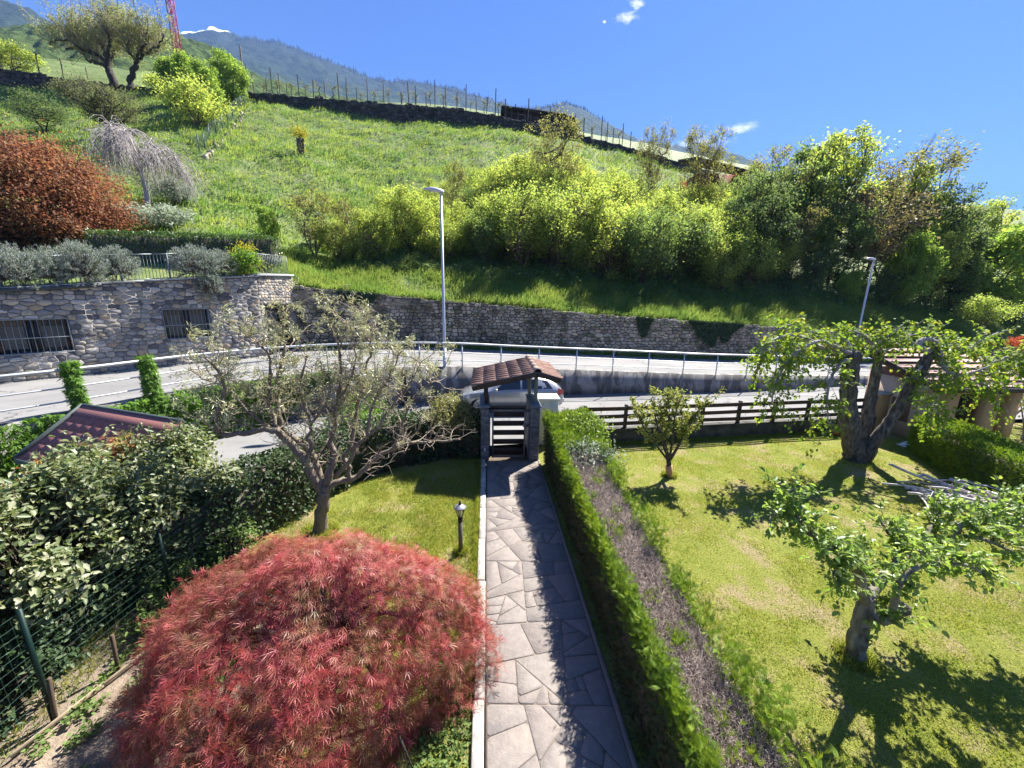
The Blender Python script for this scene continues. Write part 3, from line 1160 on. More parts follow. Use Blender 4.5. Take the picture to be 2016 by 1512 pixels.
# ------------------------------------------------------------------ far slopes and mountains
def mountain_mat(name, low, high, rock, zlow, zhigh, zrock, snow=None, sc=.02):
    m, t = newmat(name)
    v = t.pos()
    z = t.n('SeparateXYZ', Vector=v).outputs[2]
    nz = t.noise(v, sc, 8, .68)
    zz = t.math('ADD', z, t.math('MULTIPLY', t.math('SUBTRACT', nz, .5), (zhigh - zlow) * .9))
    f = t.math('DIVIDE', t.math('SUBTRACT', zz, zlow), zhigh - zlow, clamp=True)
    tex = t.ramp(t.noise(v, sc * 2.6, 6, .75), [(.32, (.45, .5, .5)), (.5, (1, 1, 1)), (.7, (1.55, 1.5, 1.35))])
    c = t.mix(1.0, t.mix(f, low, high), tex, 'MULTIPLY')
    fr = t.math('DIVIDE', t.math('SUBTRACT', zz, zrock), (zhigh - zlow) * .12, clamp=True)
    c = t.mix(fr, c, t.mix(1.0, rock, tex, 'MULTIPLY'))
    if snow:
        q = t.vmath('SUBTRACT', v, snow[0])
        dist = t.vmath('LENGTH', t.scalev(q, snow[1]), out=1)
        sn = t.math('ADD', t.math('SUBTRACT', 1.0, dist), t.math('MULTIPLY', t.math('SUBTRACT', t.noise(v, .022, 5, .7), .5), 2.4))
        c = t.mix(t.math('MULTIPLY', sn, 5.0, clamp=True), c, (.85, .87, .9))
    p = t.n('BsdfPrincipled', Base__Color=c, Roughness=.95)
    p.inputs['Specular IOR Level'].default_value = .05
    t.put(p.inputs['Normal'], t.bump(t.noise(v, sc * 3, 8, .75), 1.0, .6 / sc * .35))
    t.out(p.outputs[0])


def range_mesh(name, mat, line, dist, near, foot, rough, nx=260, ny=40, seed=0.0, lump=0.0, lsize=10.0):
    L = np.array(line, float)
    px = np.linspace(L[0, 0], L[-1, 0], nx)
    py = np.interp(px, L[:, 0], L[:, 1])
    crest = np.array([at_y(a, c, dist) for a, c in zip(px, py)])
    V = np.zeros((nx, ny, 3))
    for j in range(ny):
        k = j / (ny - 1)
        if k < .72:
            q = k / .72
            y = near + (dist - near) * q
            h = foot + (1 - foot) * q ** 1.1
        else:
            q = (k - .72) / .28
            y = dist + (dist - near) * .6 * q
            h = 1 - .75 * q
        x = crest[:, 0] * (y / dist) ** .6
        amp = math.sin(min(1, k / .72) * math.pi) if k < .72 else .4
        nz = fbm(x / dist * 9 + seed, np.full(nx, y / dist * 9.0), 5) - .47
        V[:, j] = np.stack([x, np.full(nx, y), crest[:, 2] * h + nz * rough * (amp * .9 + .06)], -1)
        if lump:
            V[:, j, 2] += lump * (vnoise(x / lsize + seed, np.full(nx, y / lsize)) ** .6 + .5 * vnoise(x / lsize * 2.3, np.full(nx, y / lsize * 2.3)) - .9)
    b = B()
    i = (np.arange(nx - 1) * ny)[:, None] + np.arange(ny - 1)[None]
    b.add(V.reshape(-1, 3), [np.stack([i, i + ny, i + ny + 1, i + 1], -1).reshape(-1, 4)])
    return struct(b.build(name, mat, smooth=True)), V


DM = 2600.0
pk = at_y(402, 60, DM)
mountain_mat('mountain_forest', (.055, .085, .03), (.028, .04, .03), (.10, .085, .075), 560, 1200, 1390, (tuple(pk + [0, -60, -10]), (.0062, .001, .020)), .012)
mtn, mtv = range_mesh('mountain', 'mountain_forest', [(-500, 190), (100, 130), (250, 100), (330, 72), (360, 66), (378, 62), (400, 56), (425, 53), (450, 60), (480, 73), (520, 78), (560, 88), (600, 103),
                                           (640, 119), (672, 132), (705, 144), (740, 154), (770, 161), (800, 160), (830, 166), (860, 170), (900, 179), (940, 191), (975, 203), (1010, 214), (1050, 216),
                                           (1085, 210), (1110, 204), (1140, 213), (1170, 231), (1200, 246), (1250, 275), (1340, 288), (1372, 279), (1400, 289), (1440, 310), (1500, 380), (1700, 470), (2100, 560)],
           DM, 900, .25, 190, nx=420, ny=90, lump=26.0, lsize=42.0)
r = np.random.default_rng(7)
b = B()
ct = mtv[:, int(.72 * 89) - 4:int(.72 * 89) + 3].reshape(-1, 3)     # dark conifers along the mountain's crest
ct = ct[(ct[:, 0] > -1350) & (ct[:, 0] < 700) & (np.abs(ct[:, 0] - pk[0]) > 160)]
ct = ct[r.integers(0, len(ct), 1500)] + r.normal(size=(1500, 3)) * [9, 9, 0]
sticks(b, ct - [0, 0, 4], ct + np.stack([r.normal(size=1500), 0 * ct[:, 0], r.uniform(8, 19, 1500)], 1), 3.6, .3)
struct(b.build('mountain_conifers', 'conifer'))
mountain_mat('near_ridge_forest', (.045, .07, .028), (.03, .042, .028), (.06, .06, .05), 500, 900, 2000, None, .02)
range_mesh('ridge', 'near_ridge_forest', [(-700, -260), (-300, -130), (-60, -30), (0, -3), (30, 6), (60, 18), (85, 33), (110, 48), (140, 66), (200, 100), (320, 160)], 1500.0, 600, .2, 90, nx=260, ny=90, seed=4.4, lump=16, lsize=26)
mountain_mat('wooded_slope', (.10, .145, .045), (.075, .115, .04), (.1, .13, .05), 100, 330, 2000, None, .06)
range_mesh('wooded_hill', 'wooded_slope', [(-500, 40), (-100, 64), (0, 62), (60, 52), (110, 56), (200, 62), (300, 56), (335, 62), (365, 78), (400, 86), (430, 96), (470, 122), (520, 152),
                                           (600, 178), (760, 205), (900, 222), (1000, 240), (1150, 285), (1400, 360)], 420.0, 170, .35, 22, nx=700, ny=200, seed=8.1, lump=7.0, lsize=9.0)


# ------------------------------------------------------------------ stone building by the road
r = np.random.default_rng(11)
bo = np.array([*BA, 1.6])
hb = thing('stone_building', 'rough stone building with two barred windows and a planted roof terrace', 'building', bo)
P3 = lambda s, z, off=0.0: np.array([*bpt(s, off), z])
BU = np.array([*BD, 0.0])
BNv = np.array([*BN, 0.0])
WINS = [(-2.05, -.41, 2.55, 3.63), (2.16, 3.66, 2.75, 3.90)]
S0, S1 = -9.0, CORNER
b = B()                                                          # backing wall with the window openings left out
zt = lambda s: float(BTOP(s))
cuts = [S0, WINS[0][0], WINS[0][1], WINS[1][0], WINS[1][1], S1]
for a, c in zip(cuts[:-1], cuts[1:]):
    hole = [w for w in WINS if abs(w[0] - a) < 1e-6]
    spans = [(1.3, hole[0][2]), (hole[0][3], None)] if hole else [(1.3, None)]
    for z0, z1 in spans:
        for q in np.linspace(a, c, 5)[:-1]:
            q2 = q + (c - a) / 4
            za, zb = (z1 or zt(q)), (z1 or zt(q2))
            V = [P3(q, z0, 0), P3(q2, z0, 0), P3(q2, zb, 0), P3(q, za, 0), P3(q, z0, -.4), P3(q2, z0, -.4), P3(q2, zb, -.4), P3(q, za, -.4)]
            b.add(V, [[[0, 1, 2, 3], [5, 4, 7, 6], [4, 0, 3, 7], [1, 5, 6, 2], [3, 2, 6, 7], [4, 5, 1, 0]]])
b.build('wall', 'wall_mortar', hb)
polys = rubble(r, S0, S1, lambda s: 1.5, lambda s: zt(s) - .02, .10, .25, .16, .52, [(a - .03, c + .03, z0 - .03, z1 + .03) for a, c, z0, z1 in WINS], .008, .14)
lay_stones(hb, polys, lambda s: (P3(s, 0), BU, BNv), 'stone_house', 'stone_house_small', r, lambda c: 1.0 if c[0] > -2.6 else .2, depth=(.015, .05), bev=.018)
for a, c, z0, z1 in WINS:                                        # recessed windows behind iron bars
    b = B()
    for z in (z0, z1):
        bar(b, P3(a, z, -.16), P3(c, z, -.16), .07, .07)
    for s in (a, c, a + (c - a) * .47, a + (c - a) * .56):
        bar(b, P3(s, z0, -.16), P3(s, z1, -.16), .06, .07)
    wf = b.build('window', 'iron_dark', hb)
    b = B()
    b.add([P3(a, z0, -.2), P3(c, z0, -.2), P3(c, z1, -.2), P3(a, z1, -.2)], [[0, 1, 2, 3]])
    b.build('pane', 'glass', wf)
    for k0, k1 in ((.10, .40), (.62, .93)):
        b = B()
        for q in range(6):
            s = a + (c - a) * (k0 + (k1 - k0) * q / 6)
            s2 = a + (c - a) * (k0 + (k1 - k0) * (q + 1) / 6)
            o1, o2 = -.185 - .008 * (q % 2), -.185 - .008 * ((q + 1) % 2)
            b.add([P3(s, z0 + .12, o1), P3(s2, z0 + .12, o2), P3(s2, z1 - .22, o2), P3(s, z1 - .22, o1)], [[0, 1, 2, 3]])
        b.build('curtain', 'curtain', wf)
    nb = 12
    for k in range(nb + 1):
        s = a + (c - a) * k / nb
        b = B()
        bar(b, P3(s, z0 - .04, .03), P3(s, z1 + .04, .03), .016 if 0 < k < nb else .03)
        b.build('bar', 'railing_grey', wf)
    for z in (z0 - .03, (z0 + z1) / 2 - .05, z1 + .03):
        b = B()
        bar(b, P3(a - .02, z, .046), P3(c + .02, z, .046), .012, .03)
        b.build('crossbar', 'railing_grey', wf)
b = B()                                                          # stone coping along the front
for q in np.arange(S0, S1 - .2, .9):
    q2 = min(q + .89, S1 + .05)
    if q < 0:
        bar(b, P3(q, zt(q) + .03, -.12), P3(q2, zt(q2) + .03, -.12), .46, .07, .01)
    else:
        bar(b, P3(q, zt(q) + .035, -.14), P3(q2, zt(q2) + .035, -.14), .5, .06, .01)
b.build('coping', 'capstone', hb)
b = B()
gp = [P3(q, zt(q) - .03, .13) for q in np.linspace(S0, .6, 12)]
tube(b, gp, .07, 8)
b.build('gutter', 'gutter_dark', hb, smooth=True)
# return wall at the corner with its garage opening
C0 = P3(S1, 0)
R1 = np.array([-10.35, 22.0, 0.0])
RD = _n(R1 - C0)
RN = np.array([RD[1], -RD[0], 0])
RL = float(np.linalg.norm(R1 - C0))
zr = lambda s: 5.36 + .06 * s
b = B()
for (a, c, z0, z1f) in ((0, .25, 1.3, None), (.25, RL - .25, 4.05, None), (RL - .25, RL, 1.3, None)):
    V = []
    for q, z in ((a, z0), (c, z0), (c, zr(c)), (a, zr(a))):
        V.append(C0 + RD * q + [0, 0, z])
    V = np.array(V)
    V = np.concatenate([V, V - RN * .4])
    b.add(V, [[[0, 1, 2, 3], [5, 4, 7, 6], [4, 0, 3, 7], [1, 5, 6, 2], [3, 2, 6, 7], [4, 5, 1, 0]]])
b.build('return_wall', 'wall_mortar', hb)
polys = rubble(r, 0, RL, lambda s: 1.5, lambda s: zr(s) - .02, .10, .2, .14, .38, [(.27, RL - .27, 1.4, 4.05)], .007, .12)
for p in polys:
    p = np.array(p)
    c = p.mean(0)
    b = B()
    slab(b, p - [c[0], 0], C0 + RD * c[0], RD, (0, 0, 1), RN, -.02, r.uniform(.015, .04), .015)
    b.build('stone', 'stone_house', hb)
b = B()
q0, q1 = C0 - RN * .9 + RD * .25, C0 - RN * .9 + RD * (RL - .25)
V = np.array([q0 + [0, 0, 1.5], q1 + [0, 0, 1.5], q1 + [0, 0, 4.1], q0 + [0, 0, 4.1]])
b.add(V, [[0, 1, 2, 3]])
b.build('recess', 'dark_joint', hb)
polys = rubble(r, .25, RL - .25, lambda s: 1.6, lambda s: 4.05, .28, .34, .4, .6, (), .010, .1)
for p in polys:
    p = np.array(p)
    c = p.mean(0)
    b = B()
    slab(b, p - [c[0], 0], C0 - RN * .9 + RD * c[0], RD, (0, 0, 1), RN, -.02, r.uniform(.02, .04), .02)
    b.build('stone', 'stone_house', hb)
b = B()
bar(b, C0 + RD * -.1 + [0, 0, 5.42] - RN * .15, C0 + RD * RL + [0, 0, 5.55] - RN * .15, .55, .09, .012)
b.build('coping', 'capstone', hb)

# railing on the building's parapet
rl = thing('terrace_railing', 'grey iron railing with slim balusters along the stone building roof edge', 'railing', P3(-2, 4.6))
for z in (.10, 1.02):
    b = B()
    for q in np.arange(S0, S1 + .1, .8):
        q2 = min(q + .8, S1 + .2)
        bar(b, P3(q, zt(q) + z, -.22), P3(q2, zt(q2) + z, -.22), .035, .03, 0)
    b.build('rail', 'railing_grey', rl)
for q in np.arange(S0 + .3, S1, 1.42):
    b = B()
    bar(b, P3(q, zt(q), -.22), P3(q, zt(q) + 1.05, -.22), .05)
    b.build('post', 'railing_grey', rl)
nbal = 0
for q in np.arange(-3.0, S1, .105):
    b = B()
    bar(b, P3(q, zt(q) + .1, -.22), P3(q, zt(q) + 1.0, -.22), .014, bev=0)
    b.build('baluster', 'railing_grey', rl)
b = B()
q0, q1 = C0 - RN * .22, R1 - RN * .22
for z in (.1, 1.0):
    bar(b, q0 + [0, 0, 5.4 + z], q1 + [0, 0, 5.5 + z], .035, .03, 0)
b.build('rail', 'railing_grey', rl)
for k in np.linspace(.05, 1, 22):
    b = B()
    p = q0 + (q1 - q0) * k
    bar(b, p + [0, 0, 5.45], p + [0, 0, 6.45], .03 if (k > .97 or k < .1) else .014, bev=0)
    b.build('baluster', 'railing_grey', rl)

# ------------------------------------------------------------------ dry stone wall along the road
sw = thing('stone_wall', 'long dry stone retaining wall with ivy patches behind the road', 'wall', (4, 24.4, 1.2))
ss = np.linspace(0, wall_len, 130)
pts = wall_f(ss)
tang = np.gradient(pts[:, :2], axis=0)
tang /= np.linalg.norm(tang, axis=1)[:, None]
nrm = np.stack([tang[:, 1], -tang[:, 0], np.zeros(len(ss))], 1)
b = B()
V = []
for p, nn, s in zip(pts, nrm, ss):
    tp = wall_top(s)
    V += [p + [0, 0, -.4], [p[0], p[1], tp - .03], np.array([p[0], p[1], tp - .03]) - nn * .45, np.array([p[0], p[1], p[2] - .4]) - nn * .45]
b.add(V, [np.concatenate([(np.arange(len(ss) - 1) * 4)[:, None] + np.array([[k, k + 4, (k + 1) % 4 + 4, (k + 1) % 4]]) for k in range(4)])])
b.build('core', 'dark_joint', sw)


def wall_place(s):
    p = wall_f(s)
    t_ = _n(wall_f(s + .1)[:2] - wall_f(s - .1)[:2]) if .1 < s < wall_len - .1 else _n(wall_f(min(s + .2, wall_len))[:2] - wall_f(max(s - .2, 0))[:2])
    return np.array([p[0], p[1], 0]), np.array([t_[0], t_[1], 0]), np.array([t_[1], -t_[0], 0])


wz = lambda s: float(wall_f(s)[2]) - .05
wt = lambda s: float(wall_top(s)) + .03 * math.sin(s * 9.3) + .04 * math.sin(s * 3.1)
r = np.random.default_rng(12)
polys = rubble(r, .1, 44, wz, wt, .10, .32, .16, .62, (), .014, .24)
lay_stones(sw, polys, wall_place, 'stone_wall', 'stone_wall_small', r, lambda c: 1.0 / (1 + abs(c[0] - 12) * .03), depth=(.02, .12), bev=.03)

# ------------------------------------------------------------------ concrete wall and railing below the road
cw = thing('concrete_wall', 'stained concrete retaining wall carrying the road above the lane', 'wall', (5, 18.2, 0))
ss = np.linspace(0, rail_len, 150)
pts = rail_f(ss)
tang = np.gradient(pts[:, :2], axis=0)
tang /= np.linalg.norm(tang, axis=1)[:, None]
nrm = np.stack([tang[:, 1], -tang[:, 0], np.zeros(len(ss))], 1)
b = B()
V = []
for p, nn in zip(pts, nrm):
    o_ = p + nn * .10
    i_ = p - nn * .22
    V += [np.array([o_[0], o_[1], -.3]), np.array([o_[0], o_[1], p[2] + .07]), np.array([i_[0], i_[1], p[2] + .07]), np.array([i_[0], i_[1], -.3])]
b.add(V, [np.concatenate([(np.arange(len(ss) - 1) * 4)[:, None] + np.array([[k, k + 4, (k + 1) % 4 + 4, (k + 1) % 4]]) for k in range(4)])])
b.build('body', 'concrete', cw)
for s in (22.6, 16.7):
    p = rail_f(s)
    t_ = _n(rail_f(s + .1)[:2] - rail_f(s - .1)[:2])
    nn = np.array([t_[1], -t_[0], 0])
    b = B()
    obox(b, np.array([p[0], p[1], p[2] / 2]) + nn * .17, [[t_[0], t_[1], 0], nn, [0, 0, 1]], [.16, .1, p[2] / 2 - .02], .01)
    b.build('pilaster', 'dark_joint', cw)

rr_ = thing('road_railing', 'galvanized tube railing with three rails curving along the road edge', 'railing', (5, 18.3, 1.1))
for h, rad in ((1.13, .042), (.70, .02), (.36, .02)):
    b = B()
    V = pts + nrm * .13 + [0, 0, h]
    tube(b, V, rad, 8)
    b.build('rail', 'galvanized', rr_, smooth=True)
_q = np.linspace(0, rail_len, 900)
_qp = np.array([proj(rail_f(q) + [0, 0, .1])[0] if rail_f(q)[1] > 1 else -999 for q in _q])
COLS = [float(np.interp(px, _qp[_qp > -900], _q[_qp > -900])) for px in (156, 297)]    # the two posts under creeper
plist = [COLS[0] - 2.6, COLS[0], COLS[1]]
while plist[-1] < rail_len - 3:
    plist.append(plist[-1] + (1.75 if plist[-1] < 14 else 1.86))
for s in plist:
    p = rail_f(s)
    t_ = _n(rail_f(s + .1)[:2] - rail_f(s - .1)[:2])
    nn = np.array([t_[1], -t_[0], 0])
    b = B()
    q = p + nn * .13
    tube(b, [q + [0, 0, -.22], q + [0, 0, 1.10]], .03, 8)
    obox(b, q + nn * -.02 + [0, 0, -.1], [[t_[0], t_[1], 0], nn, [0, 0, 1]], [.05, .012, .09])
    b.build('post', 'galvanized', rr_, smooth=False)


# ------------------------------------------------------------------ street lamps
def street_lamp(base, top, face, label):
    t_ = thing('street_lamp', label, 'street lamp', base, 'street lamps along the road')
    base, top = np.array(base), np.array(top)
    b = B()
    tube(b, [base, base + (top - base) * .28], [.085, .08], 10)
    tube(b, [base + (top - base) * .28, base + (top - base) * .30, top], [.08, .062, .05], 10)
    b.build('pole', 'lamp_grey', t_, smooth=True)
    b = B()
    tube(b, [top, top + [0, 0, .1]], .055, 8)
    b.build('collar', 'lamp_grey', t_, smooth=True)
    f = _n(np.array([face[0], face[1], .0]))
    sd = np.array([f[1], -f[0], 0])
    b = B()
    prof = [(-.12, .05, .05), (0, .09, .09), (.22, .14, .12), (.45, .13, .10), (.62, .07, .05), (.68, .02, .02)]
    V = []
    for d, w, h in prof:
        c = top + f * d + [0, 0, .12 + d * .08]
        V += [c - sd * w, c - sd * w * .6 + [0, 0, h], c + sd * w * .6 + [0, 0, h], c + sd * w, c + sd * w * .8 - [0, 0, .02], c - sd * w * .8 - [0, 0, .02]]
    i = (np.arange(len(prof) - 1) * 6)[:, None]
    b.add(V, [np.concatenate([i + np.array([[k, (k + 1) % 6, (k + 1) % 6 + 6, k + 6]]) for k in range(6)]), [[0, 1, 2, 3, 4, 5][::-1]], [[30 + k for k in range(6)]]])
    hd = b.build('lamp_head', 'lamp_grey', t_)
    b = B()
    obox(b, top + f * .25 + [0, 0, .112], [f, sd, [0, 0, 1]], [.2, .09, .012], .004)
    b.build('lens', 'white_plastic', hd)


zl = at_y(877, 772, 17.0)
street_lamp((zl[0], zl[1], 0), at_y(868.5, 384, 17.0) * [0, 1, 1] + [zl[0], 0, 0], (-1, -.15), 'tall grey street lamp rising beside the parked car and the concrete wall')
q = wall_f(32.5)
bs = at_y(1690, 652, 25.6)
street_lamp((bs[0], bs[1], .3), (bs[0], bs[1], at_y(1717, 515, 25.6)[2]), (-1, -.1), 'grey street lamp standing behind the pollarded tree against the dark woods')

# ------------------------------------------------------------------ entrance gate with its tiled canopy
gt = thing('garden_gate', 'dark slatted garden gate between slate walls under a tiled canopy roof', 'gate', (.78, 10.6, 0))
r = np.random.default_rng(13)
for x0, x1, nm in ((-.16, .07, 0), (1.27, 1.53, 1)):
    b = B()
    box(b, (x0 + .02, 10.44, -.1), (x1 - .02, 11.72, 1.62), 0, .005)
    wl = b.build('pillar', 'wall_mortar', gt)
    z = 0.0
    while z < 1.60:
        h = min(r.uniform(.05, .095), 1.62 - z)
        if h < .02:
            break
        cutx = sorted([x0, x1] + ([r.uniform(x0 + .07, x1 - .07)] if r.random() < .6 else []))
        for a, c in zip(cutx[:-1], cutx[1:]):                     # the end towards the garden
            b = B()
            box(b, (a + .002, 10.40 + r.uniform(0, .02), z + .002), (c - .002, 10.47, z + h - .003), 0, .004)
            b.build('slate_stone', 'slate', wl)
        for side in (0, 1):                                        # the long faces
            y = 10.47
            while y < 11.7:
                w = min(r.uniform(.16, .4), 11.74 - y)
                if w < .03:
                    break
                xa = x0 - r.uniform(0, .012) if side == 0 else x1 - .035
                xb = x0 + .035 if side == 0 else x1 + r.uniform(0, .012)
                b = B()
                box(b, (xa, y + .002, z + .002), (xb, y + w - .002, z + h - .003), 0, .004)
                if (side == 0) == (nm == 1):
                    b.build('slate_stone', 'slate', wl)
                y += w
        z += h
    b = B()
    box(b, (x0 - .03, 10.36, 1.625), (x1 + .03, 11.76, 1.67), 0, .008)
    b.build('cap', 'slate_cap', wl)
gz0, gz1, gy = .05, 1.47, 10.62
b = B()
for x in (.09, .19, 1.12, 1.24):
    bar(b, (x, gy, 0.02), (x, gy, gz1), .05, .05)
bar(b, (.09, gy, gz1), (1.25, gy, gz1), .05, .06)
bar(b, (.19, gy, gz0), (1.12, gy, gz0), .05, .05)
b.build('frame', 'gate_steel', gt)
nb = 5
for k in range(nb):
    z = gz0 + .19 + k * (gz1 - gz0 - .30) / (nb - 1)
    b = B()
    bar(b, (.215, gy + .005, z), (1.095, gy + .005, z), .03, .155, .004)
    b.build('board', 'gate_board', gt)
b = B()
box(b, (1.06, gy - .045, .98), (1.25, gy - .028, 1.08), 0, .006)
tube(b, [(1.19, gy - .05, 1.03), (1.19, gy - .09, 1.03)], .012, 8)
tube(b, [(1.19, gy - .09, 1.03), (1.10, gy - .09, 1.03)], .011, 8)
b.build('lock', 'gate_steel', gt)
b = B()
box(b, (-.07, 10.372, .32), (-.01, 10.40, .41), 0, .005)
b.build('doorbell', 'white_plastic', gt)

APX, APZ = 1.36, 2.72                                            # ridge over the right-hand wall
y0r, y1r = 9.95, 12.45
EL = (-.38, 2.32)
ER = (2.0, 2.53)
cp = thing('gate_canopy', 'small terracotta tiled roof on posts above the slatted garden gate', 'roof', (.9, 10.9, 1.65))
posts = [((-.03, 11.55), 1.66), ((.0, 10.62), 1.66), ((1.33, 11.5), 1.66), ((1.43, 10.75), 1.66)]
zroof = lambda x: APZ - .12 - (APX - x) * (APZ - EL[1]) / (APX - EL[0]) if x < APX else APZ - .12 - (x - APX) * (APZ - ER[1]) / (ER[0] - APX)
for k, ((x, y), z) in enumerate(posts):
    b = B()
    bar(b, (x, y, z), (x, y, zroof(x) - .03), .10, .10, .006)
    b.build('post', 'post_greygreen' if x > 1 else 'beam_wood', cp)
for (xa, za), nm in ((EL, 'left'), (ER, 'right')):
    L = np.array([xa - APX, 0, za - APZ])
    Lu = _n(L)
    Nn = np.array([-Lu[2], 0, Lu[0]])
    Nn = Nn if Nn[2] > 0 else -Nn
    ln = float(np.linalg.norm(L))
    A0 = np.array([APX, 0, APZ])
    b = B()
    obox(b, A0 + L / 2 + [0, (y0r + y1r) / 2, 0] - Nn * .03, [Lu, [0, 1, 0], Nn], [ln / 2 - .01, (y1r - y0r) / 2 - .02, .018], .003)
    b.build('deck', 'beam_wood', cp)
    for y in (y0r, y1r):
        b = B()
        obox(b, A0 + L / 2 + [0, y, 0] - Nn * .035, [Lu, [0, 1, 0], Nn], [ln / 2, .022, .075], .004)
        b.build('fascia', 'beam_wood', cp)
    for y in (y0r + .25, y1r - .35):
        b = B()
        obox(b, A0 + L / 2 + [0, y, 0] - Nn * .10, [Lu, [0, 1, 0], Nn], [ln / 2 - .06, .045, .05], .004)
        b.build('rafter', 'beam_wood', cp)
    b = B()                                                       # gutter board at the eave
    obox(b, A0 + L + [0, (y0r + y1r) / 2, 0] - Nn * .03, [Lu, [0, 1, 0], Nn], [.012, (y1r - y0r) / 2, .055], .003)
    b.build('eave_board', 'roof_trim', cp)
    rows = 5 if nm == 'left' else 2
    step = ln / rows
    cols = 9
    wt_ = (y1r - y0r) / cols
    for a in range(rows):
        for c in range(cols):
            yy = y0r + (c + .5) * wt_
            lift = Nn * (.025 + .006 * r.random())
            s0_, s1_ = (a + 1) * step + .03, a * step - (.0 if a else -.02)
            prof = [(-.5, .0), (-.42, .028), (-.28, .04), (-.12, .03), (0.0, .004), (.14, .002), (.28, .004), (.42, .002), (.5, .0)]
            V = []
            for s_, up_ in ((s0_, .016), (s1_, -.004)):
                for u_, h_ in prof:
                    V.append(A0 + Lu * s_ + np.array([0, yy + u_ * wt_ * .99, 0]) + Nn * (h_ + up_) + lift)
            V = np.array(V)
            k9 = len(prof)
            V = np.concatenate([V, V[:k9] - Nn * .016])
            Q = [[i_, i_ + 1, i_ + k9 + 1, i_ + k9] for i_ in range(k9 - 1)] + [[i_, 2 * k9 + i_, 2 * k9 + i_ + 1, i_ + 1] for i_ in range(k9 - 1)]
            b = B()
            b.add(V, [Q])
            b.build('roof_tile', 'roof_tile', cp)
nr = 5
for k in range(nr):
    ya = y0r - .02 + k * (y1r - y0r + .02) / nr
    yb = ya + (y1r - y0r) / nr + .05
    an = np.linspace(0, np.pi, 8)
    V = []
    for y, rad in ((ya, .115), (yb, .095)):
        for q in an:
            V.append((APX + math.cos(q) * rad, y, APZ + .015 + math.sin(q) * rad * .95))
    V = np.array(V)
    V2 = np.array([(APX + math.cos(q) * .09, ya, APZ + .015 + math.sin(q) * .08) for q in an])
    b = B()
    b.add(np.concatenate([V, V2]), [[[i_, i_ + 1, i_ + 9, i_ + 8] for i_ in range(7)], [[i_, 16 + i_, 17 + i_, i_ + 1] for i_ in range(7)], [list(range(16, 24))]])
    b.build('ridge_tile', 'ridge_tile', cp, smooth=False)

# white meter cabinet behind the gate
mc = thing('meter_cabinet', 'white plastered meter cabinet with a flat cap behind the gate wall', 'cabinet', (1.95, 11.95, 0))
b = B()
box(b, (1.58, 11.62, 0), (2.28, 12.2, 1.50), 0, .01)
b.build('body', 'white_plaster', mc)
b = B()
box(b, (1.53, 11.57, 1.503), (2.33, 12.25, 1.56), 0, .01)
b.build('cap', 'white_plaster', mc)
b = B()
box(b, (1.68, 11.605, .5), (2.18, 11.618, 1.35), 0, .003)
b.build('door', 'white_plaster', mc)

# ------------------------------------------------------------------ silver car on the lane
ca = thing('parked_car', 'silver hatchback parked on the lane behind the garden gate', 'car', (1.05, 16.0, 0))
cx0, cyc = 1.05, 15.9
cxs = np.array([-2.16, -2.10, -1.95, -1.6, -1.15, -.80, -.25, .35, .95, 1.5, 1.85, 2.05, 2.14])
zbel = np.array([.55, .66, .74, .84, .90, .93, .95, .96, .98, 1.0, .99, .93, .72])
zbot = np.array([.36, .28, .24, .22, .2, .2, .2, .2, .2, .22, .25, .3, .40])
hw = np.array([.52, .68, .78, .84, .86, .865, .87, .87, .87, .855, .82, .76, .66])
zro = np.array([.56, .675, .755, .855, .93, 1.10, 1.38, 1.455, 1.45, 1.36, 1.18, .98, .73])
hwr = np.array([.40, .58, .66, .72, .74, .68, .60, .58, .575, .56, .56, .66, .58])
V = []
for x, zb, zt_, w, zr_, wr in zip(cxs, zbot, zbel, hw, zro, hwr):
    half = [(w * .82, zb), (w * .98, zb + .06), (w * 1.01, (zb + zt_) * .52), (w, zt_ - .05), (w * .975, zt_), (wr + .02, zr_ - .05), (wr * .9, zr_ - .006), (wr * .45, zr_ + .012)]
    ring = [(-a, z) for a, z in half] + [(a, z) for a, z in half[::-1]]
    V += [(cx0 + x, cyc + a, z) for a, z in ring]
k16 = 16
i = (np.arange(len(cxs) - 1) * k16)[:, None]
b = B()
b.add(V, [np.concatenate([i + np.array([[k, (k + 1) % k16, (k + 1) % k16 + k16, k + k16]]) for k in range(k16)])[:, ::-1], [list(range(k16))], [[(len(cxs) - 1) * k16 + k for k in range(k16)][::-1]]])
b.build('body', 'car_paint', ca, smooth=True)
ring_at = lambda x: [np.interp(x, cxs, q) for q in (zbel, hw, zro, hwr)]


def car_side(x, f, side, off=.006):                               # a point of the side glass between belt and roof
    zt_, w, zr_, wr = ring_at(x)
    a = w * .975 * (1 - f) + (wr + .02) * f
    z = zt_ * (1 - f) + (zr_ - .05) * f
    return (cx0 + x, cyc + side * (a + off), z + off)


